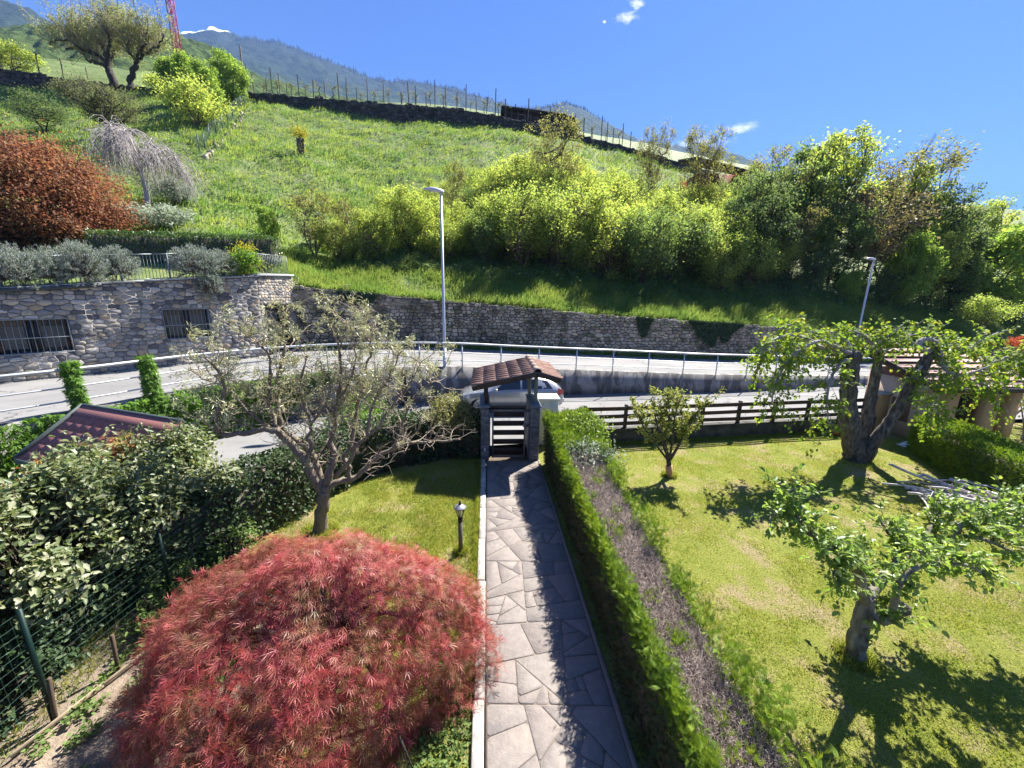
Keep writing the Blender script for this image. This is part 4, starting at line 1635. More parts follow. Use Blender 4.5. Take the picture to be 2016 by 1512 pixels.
for side in (-1, 1):
    for xa, xb, xc, xd_ in ((-.72, .33, -.28, .33), (.40, 1.22, .40, 1.16), (1.28, 1.66, 1.23, 1.44)):
        b = B()
        V = [car_side(xa, .08, side), car_side((xa + xb) / 2, .08, side), car_side(xb, .08, side), car_side(xd_, .93, side), car_side((xc + xd_) / 2, .93, side), car_side(xc, .93, side)]
        b.add(V, [[[0, 1, 4, 5], [1, 2, 3, 4]] if side < 0 else [[5, 4, 1, 0], [4, 3, 2, 1]]])
        b.build('side_window', 'glass', ca)
    for xs_ in (-.78, .36, 1.24):
        b = B()
        w = float(np.interp(xs_, cxs, hw))
        bar(b, (cx0 + xs_, cyc + side * (w * 1.012), .42), (cx0 + xs_, cyc + side * (w * .99), .90), .008, .012, 0)
        b.build('door_seam', 'car_trim', ca)
    for xs_ in (.18, 1.06):
        b = B()
        w = float(np.interp(xs_, cxs, hw))
        bar(b, (cx0 + xs_ - .09, cyc + side * (w + .028), .82), (cx0 + xs_ + .09, cyc + side * (w + .028), .83), .03, .035, .008)
        b.build('door_handle', 'car_paint', ca)
    b = B()
    w = .87
    bar(b, (cx0 - 1.0, cyc + side * (w + .005), .27), (cx0 + 1.1, cyc + side * (w + .005), .27), .04, .10, .01)
    b.build('sill', 'car_trim', ca)
    b = B()
    obox(b, (cx0 - .66, cyc + side * 1.0, 1.0), np.eye(3), (.06, .09, .06), .03)
    b.build('mirror', 'car_paint', ca)
    for xs_ in (-1.38, 1.34):
        b = B()
        an = np.arange(24) / 24 * 2 * np.pi
        prof = [(.20, .09), (.29, .1), (.315, .07), (.315, -.07), (.29, -.1)]
        V = [(cx0 + xs_ + q * math.cos(t_), cyc + side * (.76 + d), .315 + q * math.sin(t_)) for q, d in prof for t_ in an]
        i = np.arange(24)
        b.add(V, [np.concatenate([np.stack([i + 24 * m_, (i + 1) % 24 + 24 * m_, (i + 1) % 24 + 24 * (m_ + 1), i + 24 * (m_ + 1)], 1) for m_ in range(4)])])
        wh = b.build('wheel', 'tyre', ca, smooth=True)
        b = B()
        for q in range(5):
            t_ = q / 5 * 2 * np.pi
            bar(b, (cx0 + xs_, cyc + side * .85, .315), (cx0 + xs_ + .2 * math.cos(t_), cyc + side * .85, .315 + .2 * math.sin(t_)), .055, .02, .004, upv=(0, 1, 0))
        V = [(cx0 + xs_ + .205 * math.cos(t_), cyc + side * .83, .315 + .205 * math.sin(t_)) for t_ in an]
        b.add(V, [list(range(24)) if side < 0 else list(range(24))[::-1]])
        b.build('rim', 'wheel_rim', wh)
    b = B()                                                       # lamps wrapped round the corners
    for p_, q_, z0_, z1_ in ((1.86, 2.06, .76, 1.06),):
        V = []
        for x in (p_, q_, q_ + .06):
            w = float(np.interp(x, cxs, hw)) * 1.012
            for z in (z0_, z1_ - (x - p_) * .45):
                V.append((cx0 + x, cyc + side * w, z))
        b.add(V, [[[0, 2, 3, 1], [2, 4, 5, 3]]])
    b.build('tail_lamp', 'tail_lamp', ca)
    b = B()
    V = []
    for x in (-2.12, -1.98, -1.72):
        w = float(np.interp(x, cxs, hw)) * 1.012
        zt_ = float(np.interp(x, cxs, zbel))
        for z in (zt_ - .17, zt_ - .03):
            V.append((cx0 + x, cyc + side * w, z))
    b.add(V, [[[0, 2, 3, 1], [2, 4, 5, 3]]])
    b.build('headlight', 'head_lamp', ca)
for xa, xb, nm in ((-1.12, -.30, 'windscreen'), (1.58, 1.96, 'rear_window')):
    b = B()
    V = []
    for x in np.linspace(xa, xb, 4):
        zt_, w, zr_, wr = ring_at(x)
        for f in (-.86, -.3, .3, .86):
            V.append((cx0 + x, cyc + f * wr, zr_ + .016 + (.006 if abs(f) < .5 else 0)))
    b.add(V, [[[a * 4 + c, a * 4 + c + 1, a * 4 + c + 5, a * 4 + c + 4] for a in range(3) for c in range(3)]])
    b.build(nm, 'glass', ca)
b = B()
bar(b, (cx0 + 2.15, cyc - .62, .5), (cx0 + 2.15, cyc + .62, .5), .05, .16, .02)
b.build('bumper', 'car_paint', ca)

# ------------------------------------------------------------------ brown timber fence on its low wall
FA, FB = np.array([3.05, 11.65, 0.0]), np.array([14.46, 12.88, 0.0])
fd = _n(FB - FA)
fl = float(np.linalg.norm(FB - FA))
fn = np.array([fd[1], -fd[0], 0])
lw = thing('low_wall', 'low mossy garden wall under the brown timber fence', 'wall', tuple(FA))
b = B()
bar(b, FA + [0, 0, .16], FB + [0, 0, .16], .22, .62, .01)
b.build('body', 'garden_wall', lw)
b = B()
for q in np.arange(0, fl, 1.0):
    bar(b, FA + fd * q + [0, 0, .49], FA + fd * min(q + .995, fl) + [0, 0, .49], .27, .05, .008)
b.build('coping', 'garden_wall', lw)
tf = thing('timber_fence', 'dark brown timber fence with three rails beside the lane', 'fence', tuple(FA + [0, 0, .5]))
npost = 9
for k in range(npost):
    q = FA + fd * (.12 + (fl - .24) * k / (npost - 1))
    b = B()
    bar(b, q + [0, 0, .5], q + [0, 0, 1.30], .10, .10, .008)
    b.build('post', 'fence_wood', tf)
    if k < npost - 1:
        q2 = FA + fd * (.12 + (fl - .24) * (k + 1) / (npost - 1))
        for z in (.68, .93, 1.19):
            b = B()
            sag = r.uniform(-.008, .008)
            bar(b, q + fn * .065 + fd * .004 + [0, 0, z + sag], q2 + fn * .065 - fd * .004 + [0, 0, z - sag], .03, .13, .004)
            b.build('rail', 'fence_wood', tf)

# ochre outbuilding at the end of the fence
gp_ = thing('gate_pillar', 'ochre plastered pillar with a pale cap at the end of the timber fence', 'pillar', (15.2, 13.0, 0))
b = B()
box(b, (14.5, 12.78, 0), (14.86, 13.2, 1.38), 0, .01)
b.build('shaft', 'ochre_plaster', gp_)
b = B()
box(b, (14.44, 12.72, 1.383), (14.92, 13.26, 1.45), 0, .015)
b.build('cap', 'capstone', gp_)
HX0, HX1, HY0, HY1 = 15.25, 18.4, 11.45, 13.75
ob = thing('outbuilding', 'small ochre outbuilding with a red brown roof behind the pollarded tree', 'building', (16.8, 12.5, 0))
b = B()
box(b, (HX0, HY0, -.1), (HX0 + .2, HY1, 2.05))
box(b, (HX0, HY1 - .2, -.1), (HX1, HY1, 2.3))
b.build('wall', 'pale_plaster', ob)
b = B()
box(b, (HX0 + .2, HY0 + .003, -.1), (16.2, HY0 + .2, 2.0))
box(b, (17.2, HY0 + .003, -.1), (17.75, HY0 + .35, 1.95))
box(b, (18.05, HY0 - .05, -.1), (18.4, HY0 + .3, 1.95))
box(b, (16.2, HY0 + .003, 1.75), (18.4, HY0 + .2, 2.05))
b.build('wall', 'ochre_plaster', ob)
b = B()
box(b, (16.25, HY0 + .8, 0), (18.3, HY0 + .84, 1.8))
b.build('opening', 'dark_joint', ob)  # dark panel inside the doorway, standing in for its unlit depth
b = B()
for k in range(6):
    box(b, (16.32 + k * .14, HY0 + .68, .1), (16.44 + k * .14, HY0 + .72, 1.7), 0, .004)
b.build('door', 'door_brown', ob)
b = B()
for k in range(5):
    box(b, (HX0 - .03, 12.05 + k * .13, .55), (HX0 - .005, 12.17 + k * .13, 1.35), 0, .004)
b.build('shutter', 'door_brown', ob)
zr0, zr1 = 2.02, 2.95
b = B()
V = [(HX0 - .35, HY0 - .4, zr0), (HX1 + .35, HY0 - .4, zr0), (HX1 + .35, HY1 + .2, zr1), (HX0 - .35, HY1 + .2, zr1)]
V = np.array(V + [(x, y, z - .09) for x, y, z in V])
b.add(V, [[[0, 1, 2, 3], [5, 4, 7, 6], [4, 5, 1, 0], [6, 7, 3, 2], [4, 0, 3, 7], [1, 5, 6, 2]]])
rf = b.build('roof', 'roof_brown', ob)
for k in range(7):
    b = B()
    f = (k + .5) / 7
    p_, q_ = V[0] * (1 - f) + V[3] * f, V[1] * (1 - f) + V[2] * f
    bar(b, p_ + [0, 0, .012], q_ + [0, 0, .002], .36, .014, .004)
    b.build('tile_course', 'roof_brown', rf)
b = B()
bar(b, V[0] + [-.01, 0, -.06], V[3] + [-.01, 0, -.06], .05, .2, .005)
bar(b, V[0] + [0, -.02, -.05], V[1] + [0, -.02, -.05], .04, .14, .005)
b.build('fascia', 'wood_dark', ob)
ob.location.x -= .38


# ------------------------------------------------------------------ garden path of irregular flagstones
r = np.random.default_rng(21)
PX0, PX1, PY0, PY1 = .012, 1.50, -2.2, 10.42
path = thing('garden_path', 'crazy paved stone path leading straight to the garden gate', 'path', (.78, 5, 0))
b = B()
box(b, (.0, PY0 - .1, -.15), (1.55, PY1, .006))
b.build('mortar_bed', 'mortar', path)


def split_slabs(poly, want, out):
    P = np.array(poly)
    ar = poly_area(P)
    if ar < want:
        out.append(P)
        return
    c = P.mean(0)
    ev, evec = np.linalg.eigh(np.cov((P - c).T))
    ax = evec[:, 1]
    a = r.normal() * .36
    if ar > 1.6:
        a *= .35
    ax = np.array([ax[0] * math.cos(a) - ax[1] * math.sin(a), ax[0] * math.sin(a) + ax[1] * math.cos(a)])
    p = c + ax * (P - c).dot(ax).max() * r.uniform(-.45, .45)
    for sg in (1, -1):
        q = clip([tuple(v) for v in poly], p, ax * sg)
        if len(q) >= 3:
            small = r.random()
            w_ = want if ar > 1.2 else (r.uniform(.010, .035) if small < .26 else (r.uniform(.05, .11) if small < .5 else r.uniform(.16, .40)))
            split_slabs(q, w_ if ar < 1.2 else want, out)


slabs = []
split_slabs([(PX0, PY0), (PX1, PY0), (PX1, PY1), (PX0, PY1)], .30, slabs)
for poly in slabs:
    ins = [tuple(v) for v in poly]
    k = len(poly)
    ctr = poly.mean(0)
    for e in range(k):                                             # draw every side in by half a joint
        a, c2 = poly[e], poly[(e + 1) % k]
        nn = np.array([(c2 - a)[1], -(c2 - a)[0]])
        L = np.linalg.norm(nn)
        if L < 1e-6:
            continue
        nn /= L
        if np.dot(ctr - a, nn) > 0:
            nn = -nn
        new = clip(ins, a - nn * r.uniform(.003, .008), nn)
        if len(new) >= 3:
            ins = new
    ins = np.array(ins)
    if poly_area(ins) < .003:
        continue
    w = []
    for a, b_, c in zip(np.roll(ins, 1, 0), ins, np.roll(ins, -1, 0)):
        la, lc = np.linalg.norm(a - b_), np.linalg.norm(c - b_)
        w.append(b_ + (a - b_) * min(.25, r.uniform(.01, .035) / max(la, .01)))
        w.append(b_ + (c - b_) * min(.25, r.uniform(.01, .035) / max(lc, .01)))
    b = B()
    slab(b, w, (0, 0, 0), (1, 0, 0), (0, 1, 0), (0, 0, 1), -.02, .0095 + r.uniform(0, .006), .004)
    b.build('flagstone', 'flagstone', path)
b = B()
box(b, (1.505, PY0, -.1), (1.56, PY1, .03), 0, .006)
b.build('edge_strip', 'mortar', path)
kb = thing('path_kerb', 'pale stone kerb between the path and the small lawn', 'kerb', (-.07, 5, 0))
y = PY0
while y < PY1 - .1:
    w = min(r.uniform(.8, 1.15), PY1 - y)
    b = B()
    dx = r.uniform(-.006, .006)
    obox(b, (-.078 + dx, y + w / 2, -.005 + r.uniform(-.006, .006)), np.eye(3), (.066, w / 2 - .006, .075), .014)
    b.build('kerbstone', 'kerbstone', kb)
    y += w

# ------------------------------------------------------------------ garden lantern
lb = at_z(907, 1088, 0)
lx, ly = lb[0], lb[1]
lt = thing('garden_lantern', 'black glass garden lantern on a short brown post in the lawn', 'lantern', (lx, ly, 0))
b = B()
tube(b, [(lx, ly, -.05), (lx, ly, .66)], .04, 14)
b.build('post', 'lantern_post', lt, smooth=True)
b = B()
tube(b, [(lx, ly, .655), (lx, ly, .72), (lx, ly, .735), (lx, ly, .755)], [.047, .047, .03, .045], 14)
b.build('collar', 'black_metal', lt, smooth=False)
an = np.arange(6) / 6 * 2 * np.pi + .3
hexp = lambda rad, z: [(lx + rad * math.cos(q), ly + rad * math.sin(q), z) for q in an]
b = B()
b.add(hexp(.045, .757) + hexp(.088, .93), [[[k, (k + 1) % 6, (k + 1) % 6 + 6, k + 6] for k in range(6)]])
b.build('glass', 'lantern_glass', lt)
b = B()
for k in range(6):
    bar(b, hexp(.048, .755)[k], hexp(.091, .932)[k], .010, bev=.001)
b.build('cage', 'black_metal', lt)
b = B()
tube(b, [(lx, ly, .757), (lx, ly, .82), (lx, ly, .90)], [.014, .016, .012], 8)
b.build('bulb', 'white_plastic', lt, smooth=True)
b = B()
b.add(hexp(.125, .935) + hexp(.115, .95) + hexp(.055, .99) + hexp(.03, 1.0), [[[k + 6 * m_, (k + 1) % 6 + 6 * m_, (k + 1) % 6 + 6 * m_ + 6, k + 6 * m_ + 6] for k in range(6) for m_ in range(3)],
                                                                          [[5, 4, 3, 2, 1, 0]], [[18, 19, 20, 21, 22, 23]]])
b.build('cap', 'lantern_cap', lt)
b = B()
tube(b, [(lx, ly, .995), (lx, ly, 1.02), (lx, ly, 1.03), (lx, ly, 1.055), (lx, ly, 1.075)], [.03, .026, .012, .014, .002], 10)
b.build('finial', 'black_metal', lt, smooth=True)

# ------------------------------------------------------------------ shed with the red shingle roof
sA, sB = at_z(163, 800, 2.2), at_z(297, 822, 2.2)
sd_ = _n(np.array([sB[0] - sA[0], sB[1] - sA[1], 0]))
sC = at_z(20, 897, 1.45)
dn = sC - sA
dn = dn - sd_ * np.dot(dn, sd_)
dl = float(np.linalg.norm(dn))
dn = _n(dn)
sN = _n(np.cross(sd_, dn))
sN = sN if sN[2] > 0 else -sN
rl_ = float(np.linalg.norm((sB - sA)[:2])) + .9
sh = thing('garden_shed', 'small garden shed with a red shingle roof beside the creeper covered wall', 'shed', (sA[0], sA[1], 0))
b = B()
obox(b, sA + sd_ * rl_ / 2 + dn * dl / 2 - sN * .04, [sd_, dn, sN], [rl_ / 2, dl / 2, .03], .004)
b.build('roof_deck', 'wood_dark', sh)
nrow = 7
rh = dl / nrow
for a in range(nrow):
    c = 0
    x = 0.0
    while x < rl_:
        x0, x1 = max(x, 0), min(x + .31, rl_)
        if x1 - x0 > .03:
            b = B()
            f0, f1 = dl - (a + 1) * rh, min(dl - a * rh + .02, dl + .02)
            z1_ = .007 + .002 * r.random()
            P_ = lambda s_, d_, h_: sA + sd_ * s_ + dn * d_ + sN * h_
            V = [P_(x0 + .003, f0, .0), P_(x1 - .003, f0, .0), P_(x1 - .003, f1, z1_), P_(x0 + .003, f1, z1_), P_(x0 + .003, f1, -.006), P_(x1 - .003, f1, -.006), P_(x0 + .003, f0, -.006), P_(x1 - .003, f0, -.006)]
            b.add(V, [[[0, 1, 2, 3], [3, 2, 5, 4], [0, 3, 4, 6], [1, 7, 5, 2]]])
            b.build('shingle', 'shingle', sh)
        x += .31
b = B()
obox(b, sA + sd_ * rl_ / 2 + dn * .10 + sN * .016, [sd_, dn, sN], [rl_ / 2, .13, .008], .002)
b.build('ridge_cap', 'shingle', sh)
b = B()
obox(b, sA + dn * dl / 2 - sd_ * .015 + sN * .0, [sd_, dn, sN], [.022, dl / 2 + .03, .06], .004)
obox(b, sA + sd_ * rl_ / 2 + dn * -.03 + sN * .0, [sd_, dn, sN], [rl_ / 2, .02, .05], .004)
b.build('verge_trim', 'roof_trim', sh)
b = B()
tube(b, [sA + dn * (dl + .05) - sd_ * .02 - sN * .04, sA + dn * (dl + .05) + sd_ * rl_ - sN * .04], .055, 8)
b.build('gutter', 'roof_trim', sh, smooth=True)
b = B()
e0 = sA + dn * (dl - .2) + sd_ * .12
e1 = sA + dn * .1 + sd_ * .12
for p_, q_ in ((e0, e0 + sd_ * (rl_ - .24)), (e1, e1 + sd_ * (rl_ - .24)), (e0, e1)):
    zt_ = min(p_[2], q_[2]) - .08
    d_ = _n(np.array([q_[0] - p_[0], q_[1] - p_[1], 0]))
    L = float(np.linalg.norm((q_ - p_)[:2]))
    obox(b, np.array([(p_[0] + q_[0]) / 2, (p_[1] + q_[1]) / 2, zt_ / 2]), [d_, [-d_[1], d_[0], 0], [0, 0, 1]], [L / 2, .02, zt_ / 2])
b.build('wall', 'wood_dark', sh)

# ------------------------------------------------------------------ green wire fence
wf = thing('wire_fence', 'green wire mesh fence on steel posts along the garden border', 'fence', (-4.8, 4.5, 0))
wx = lambda y: -4.82 + (y - 3.67) * .03
ys = [-1.2, 1.2, 3.67, 5.3, 6.5]
hts = [1.45, 1.45, 1.45, 1.30, 1.30]
for y, h in zip(ys, hts):
    b = B()
    tube(b, [(wx(y), y, -.1), (wx(y), y, h)], .024, 8)
    b.build('post', 'fence_green', wf, smooth=True)
b = B()
yy = np.arange(-1.2, 6.5, .1)
hz = lambda y: np.interp(y, ys, hts)
sagf = lambda y, z: wx(y) + .02 * np.sin(y * 2.1 + z * 3)
sticks(b, [(sagf(y, 0), y, .02) for y in yy], [(sagf(y, 1), y, hz(y) - .05) for y in yy], .0012, .0012)
for f in np.linspace(.03, .97, 14):
    y2 = np.arange(-1.2, 6.45, .35)
    Pp = np.array([(sagf(y, f), y, f * hz(y) + .012 * np.sin(y * 2.7 + f * 9)) for y in y2])
    sticks(b, Pp[:-1], Pp[1:], .0014, .0014)
b.build('wire_mesh', 'wire_green', wf)
for k, (px, pt, pb) in enumerate(((340, 0, 0), (232, 1250, 1315), (108, 1335, 1418))):
    if not pt:
        continue
    base = at_z(px, pb, 0)
    st = thing('garden_stake', ('short', 'short')[0] + (' weathered wooden stake between the wire fence posts' if k == 1 else ' weathered wooden stake tied to the nearest wire fence post'), 'stake', tuple(base), 'stakes along the wire fence')
    b = B()
    tp = at_y(px - 12, pt, base[1])
    bar(b, base + [0, 0, -.05], tp, .036, .036, .006)
    b.build('shaft', 'stake_wood', st)
bd0, bd1 = at_z(20, 1490, .03), at_z(440, 1165, .03)
bo_ = thing('edging_board', 'thin weathered edging board lying along the wire fence', 'board', tuple(bd0))
b = B()
for q in np.linspace(0, 1, 4)[:-1]:
    p_, q_ = bd0 + (bd1 - bd0) * q, bd0 + (bd1 - bd0) * (q + .325)
    bar(b, p_ + [.0, 0, 0], q_ + [.01 * math.sin(q * 9), 0, .01], .016, .05, .003)
b.build('plank', 'board_wood', bo_)

# white bag and sawn log beyond the wire fence
bk_ = thing('plastic_crate', 'white plastic crate standing beyond the wire fence under the shrubs', 'crate', tuple(at_z(358, 1150, 0)))
c = at_z(358, 1150, 0) + np.array([-.1, .1, 0])
b = B()
for sx in (-1, 1):
    box(b, c + [sx * .19 - .012, -.14, .0], c + [sx * .19 + .012, .14, .3], 0, .004)
    box(b, c + [-.178, sx * .13 - .01, .0], c + [.178, sx * .13 + .01, .3], 0, .004)
box(b, c + [-.178, -.12, .0], c + [.178, .12, .015])
b.build('shell', 'white_plastic', bk_)
b = B()
bar(b, c + [-.21, -.15, .29], c + [.21, -.15, .29], .02, .03, .004)
bar(b, c + [-.21, .15, .29], c + [.21, .15, .29], .02, .03, .004)
b.build('rim', 'white_plastic', bk_)

# terracotta trough by the timber fence, plastic sack by the hedge
tr = thing('terracotta_trough', 'terracotta flower trough at the foot of the low wall beside the pollarded tree', 'planter', tuple(at_z(1655, 862, 0)))
c = at_z(1655, 858, 0) + np.array([0, .1, 0])
b = B()
V = []
for z, w, d in ((0, .26, .09), (.2, .31, .12), (.2, .285, .095), (.06, .26, .08)):
    V += [c + [-w, -d, z], c + [w, -d, z], c + [w, d, z], c + [-w, d, z]]
b.add(V, [[[k + 4 * m_, (k + 1) % 4 + 4 * m_, (k + 1) % 4 + 4 * m_ + 4, k + 4 * m_ + 4] for k in range(4) for m_ in range(3)], [[3, 2, 1, 0]], [[12, 13, 14, 15]]])
b.build('pot', 'terracotta', tr)
b = B()
box(b, c + [-.27, -.085, .12], c + [.27, .085, .165])
b.build('earth', 'soil', tr)
sk = thing('plastic_sack', 'crumpled pale plastic sack on the ground at the clipped hedge end', 'sack', tuple(at_z(1795, 880, 0)))
c = at_z(1795, 878, 0)
b = B()
gx, gy_ = np.meshgrid(np.linspace(-1, 1, 12), np.linspace(-1, 1, 9))
hh = np.maximum(0, 1 - gx ** 2 - gy_ ** 2 * .9) ** .5 * (.1 + .1 * fbm(gx * 2 + 5, gy_ * 2))
V = np.stack([c[0] + gx * .38, c[1] + gy_ * .2, .005 + hh], -1).reshape(-1, 3)
i = np.arange(11)[None] + 12 * np.arange(8)[:, None]
b.add(V, [np.stack([i, i + 1, i + 13, i + 12], -1).reshape(-1, 4)])
b.build('film', 'white_plastic', sk)


# ------------------------------------------------------------------ vegetation helpers
def grow_twigs(r, P, n, L, bias=(0, 0, .6), t0=.25, t1=1.0, curl=.35, seg=4, spread=1.0):
    P = np.asarray(P, float)
    f, tot = along(P)
    out = []
    for _ in range(n):
        p = f(tot * r.uniform(t0, t1))
        d = rdir(r, 1, bias, spread)[0]
        l_ = r.uniform(*L)
        q = [p]
        for _k in range(seg):
            p = p + d * l_ / seg
            q.append(p)
            d = _n(d + r.normal(size=3) * curl + np.array(bias) * .12)
        out.append(np.array(q))
    return out


def twig_sticks(b, twigs, r0, r1=.002, mi=0):
    P0, P1, A, C = [], [], [], []
    for q in twigs:
        k = len(q) - 1
        for i_ in range(k):
            P0.append(q[i_])
            P1.append(q[i_ + 1])
            A.append(r0 + (r1 - r0) * i_ / k)
            C.append(r0 + (r1 - r0) * (i_ + 1) / k)
    if P0:
        sticks(b, P0, P1, np.array(A), np.array(C), mi)
    return b


def twig_leaves(b, r, twigs, per, L, ratio, tmpl, droop=.3, t0=.2, clump=.03, upn=1.0, wind=(0, 0, 0), mi=0):
    P, D = [], []
    for q in twigs:
        f, tot = along(q)
        t = t0 + (1 - t0) * r.random(per) ** .8
        p = f(tot * t)
        d = _n(q[-1] - q[0])
        P.append(p + r.normal(size=p.shape) * clump)
        D.append(rdir(r, per, (0, 0, 0), 1.0) * .9 + d * .8 + np.array([0, 0, -droop]) + np.array(wind))
    P, D = np.concatenate(P), np.concatenate(D)
    N = rdir(r, len(P), (0, 0, upn), .8)
    leaves(b, P, D, N, L * r.uniform(.65, 1.25, len(P)), L * ratio * r.uniform(.8, 1.2, len(P)), tmpl, mi)
    return b


def crown_tree(name, label, cat, seed, h, rx, leaf, bark, clumps=60, per=90, size=.2, low=.15, trunk_r=.12, stems=1, sparse=0.0, wind=(.12, 0, 0), tmpl=QUAD,
               ratio=.6, group=None, dome=1.0, spread=.2, twigs=6, lean=(0, 0), vz=.62, rough=.42):
    """A tree h tall at the origin: trunk or stems, limbs to leaf clumps spread unevenly through the crown."""
    r = np.random.default_rng(seed)
    root = thing(name, label, cat, (0, 0, 0), group)
    zc, rz = h * (1 + low) / 2, h * (1 - low) / 2
    C = []
    while len(C) < clumps:
        q = r.uniform(-1, 1, 3)
        d = np.linalg.norm(q)
        if d > 1 or d < .25 + .3 * r.random():
            continue
        ang = math.atan2(q[1], q[0])
        lim = 1.14 - rough + rough * vnoise(ang * 1.3 + seed, q[2] * 1.7 + seed * .7)
        if d > lim:
            continue
        w = 1.0 if q[2] < 0 else (1 - .25 * q[2] * (1 - dome))
        C.append([q[0] * rx * w + lean[0] * (q[2] + 1) * .5, q[1] * rx * w + lean[1] * (q[2] + 1) * .5, zc + q[2] * rz])
    C = np.array(C)
    bw = B()
    starts = []
    for s_ in range(stems):
        a = s_ / max(stems, 1) * 6.28 + r.uniform(0, .8)
        base = np.array([math.cos(a), math.sin(a), 0]) * (trunk_r * 1.5 if stems > 1 else 0)
        topx = np.array([math.cos(a), math.sin(a), 0]) * (rx * .35 if stems > 1 else rx * .06)
        top = topx + [lean[0] * .7, lean[1] * .7, h * (.62 if stems > 1 else .7)]
        mid = (base + top) / 2 + r.normal(size=3) * [.06 * h, .06 * h, 0]
        P = spline([base - [0, 0, .25], base * .9 + [0, 0, h * .08], mid, top], 4)
        rr0 = trunk_r * (1 if stems == 1 else .6)
        tube(bw, P, np.linspace(rr0 * 1.15, rr0 * .3, len(P)), 7)
        starts.append(P)
    P0, P1, A, A2 = [], [], [], []
    for c in C:
        P = starts[r.integers(len(starts))]
        zt_ = c[2] - .35 * np.linalg.norm(c[:2] - P[-1][:2]) - .1 * h
        k = int(np.clip(np.searchsorted(P[:, 2], zt_), 1, len(P) - 1))
        a = P[k]
        m = (a + c) / 2 + [0, 0, -.05 * h] + r.normal(size=3) * .05 * rx
        ra = trunk_r * .26
        P0 += [a, m]
        P1 += [m, c]
        A += [ra, ra * .6]
        A2 += [ra * .6, ra * .25]
        for _ in range(twigs):
            e = c + rdir(r, 1, (0, 0, .3))[0] * spread * rx * 1.3
            P0.append(c if r.random() < .5 else m * .3 + c * .7)
            P1.append(e)
            A.append(ra * .25)
            A2.append(.004)
    sticks(bw, P0, P1, np.array(A), np.array(A2))
    bw.build('trunk', bark, root, smooth=True)
    sg = spread * rx * r.uniform(.65, 1.3, len(C))
    cnt = np.maximum(3, (per * r.uniform(.5, 1.5, len(C)) * (1 - sparse)).astype(int))
    idx = np.repeat(np.arange(len(C)), cnt)
    off = r.normal(size=(len(idx), 3)) * sg[idx][:, None] * [.8, .8, vz]
    P = C[idx] + off
    P[:, 2] = np.maximum(P[:, 2], .05 * h)
    D = rdir(r, len(P), (0, 0, -.25)) + off / (sg[idx][:, None] + 1e-6) * .35 + np.array(wind) * 3
    N = rdir(r, len(P), (.1, .1, .9))
    bl = B()
    s_ = size * r.uniform(.6, 1.35, len(P))
    leaves(bl, P, D, N, s_, s_ * ratio, tmpl)
    bl.build('crown', leaf, root, kind='stuff')
    root['h'] = h
    return root


PLACED = set()


def plant(proto, px, Y, top_py, label, rot, base=None, wide=1.0, group=None):
    """Sets a tree on the slope under the given sight column, as tall as the photograph shows it."""
    d = ray(px, 500)
    if base is None:
        x = at_y(px, 500, Y)[0]
        for _ in range(4):                                         # under the sight column at the tree's middle height
            z_ = float(hill_z([x], [Y])[0]) if Y < 72.4 else float(terr_top(x)) + (Y - 72.3) * .45
            zt_ = at_y(px, top_py, Y)[2]
            x += (px - proj((x, Y, z_ * .4 + zt_ * .6))[0]) / FPX * Y
        base = np.array([x, Y, z_])
    top = at_y(px, top_py, base[1])[2]
    s_ = max(.4, (top - base[2]) / proto['h'])
    if proto.name in PLACED:
        o = copy_tree(proto, Vector(base), rot, (s_ * wide, s_ * wide, s_), label)
    else:
        PLACED.add(proto.name)
        o = proto
        o.location = Vector(base)
        o.rotation_euler = (0, 0, rot)
        o.scale = (s_ * wide, s_ * wide, s_)
        o['label'] = label
    if group:
        o['group'] = group
    return o


# ------------------------------------------------------------------ woods and bushes on the slope
haz = [crown_tree('leafy_bush', '', 'bush', 31 + k, 5.0, 2.7, ('leaf_hazel', 'leaf_hazelpale', 'leaf_hazel', 'leaf_green')[k], 'bark_brown', 130, 60, .15, .02, .11, 7, spread=.085, twigs=8, wind=(.16, 0, .06), vz=1.25, rough=.75, ratio=.5, group='bushes above the stone wall') for k in range(4)]
thin = crown_tree('sapling', '', 'tree', 41, 5.0, 1.7, 'leaf_budding', 'bark_brown', 46, 34, .17, .25, .09, 5, spread=.16, twigs=12, group='thin saplings on the slope')
tall = crown_tree('sapling', '', 'tree', 42, 9.0, 2.9, 'leaf_budding', 'bark_brown', 95, 55, .15, .22, .13, 3, spread=.12, twigs=12, wind=(.2, 0, .05), group='thin saplings on the slope')
wood_d = [crown_tree('woodland_tree', '', 'tree', 51 + k, 9.0, 3.3, ('leaf_dark', 'leaf_green')[k], 'bark_dark', 120, 85, .20, .12, .22, 2, spread=.11, twigs=8,
                     group='trees in the woods above the stone wall') for k in range(2)]
wood_g = crown_tree('woodland_tree', '', 'tree', 55, 9.0, 3.0, 'leaf_hazel', 'bark_dark', 120, 75, .19, .12, .2, 2, spread=.11, twigs=8, group='trees in the woods above the stone wall')
wood_b = crown_tree('woodland_tree', '', 'tree', 56, 8.0, 3.0, 'leaf_brownish', 'bark_brown', 70, 60, .2, .2, .2, 2, spread=.16, twigs=14, group='trees in the woods above the stone wall')
bright = crown_tree('woodland_tree', '', 'tree', 57, 6.0, 2.5, 'leaf_bright', 'bark_brown', 70, 120, .24, .08, .14, 3, spread=.17, group='bright green trees on the slope')
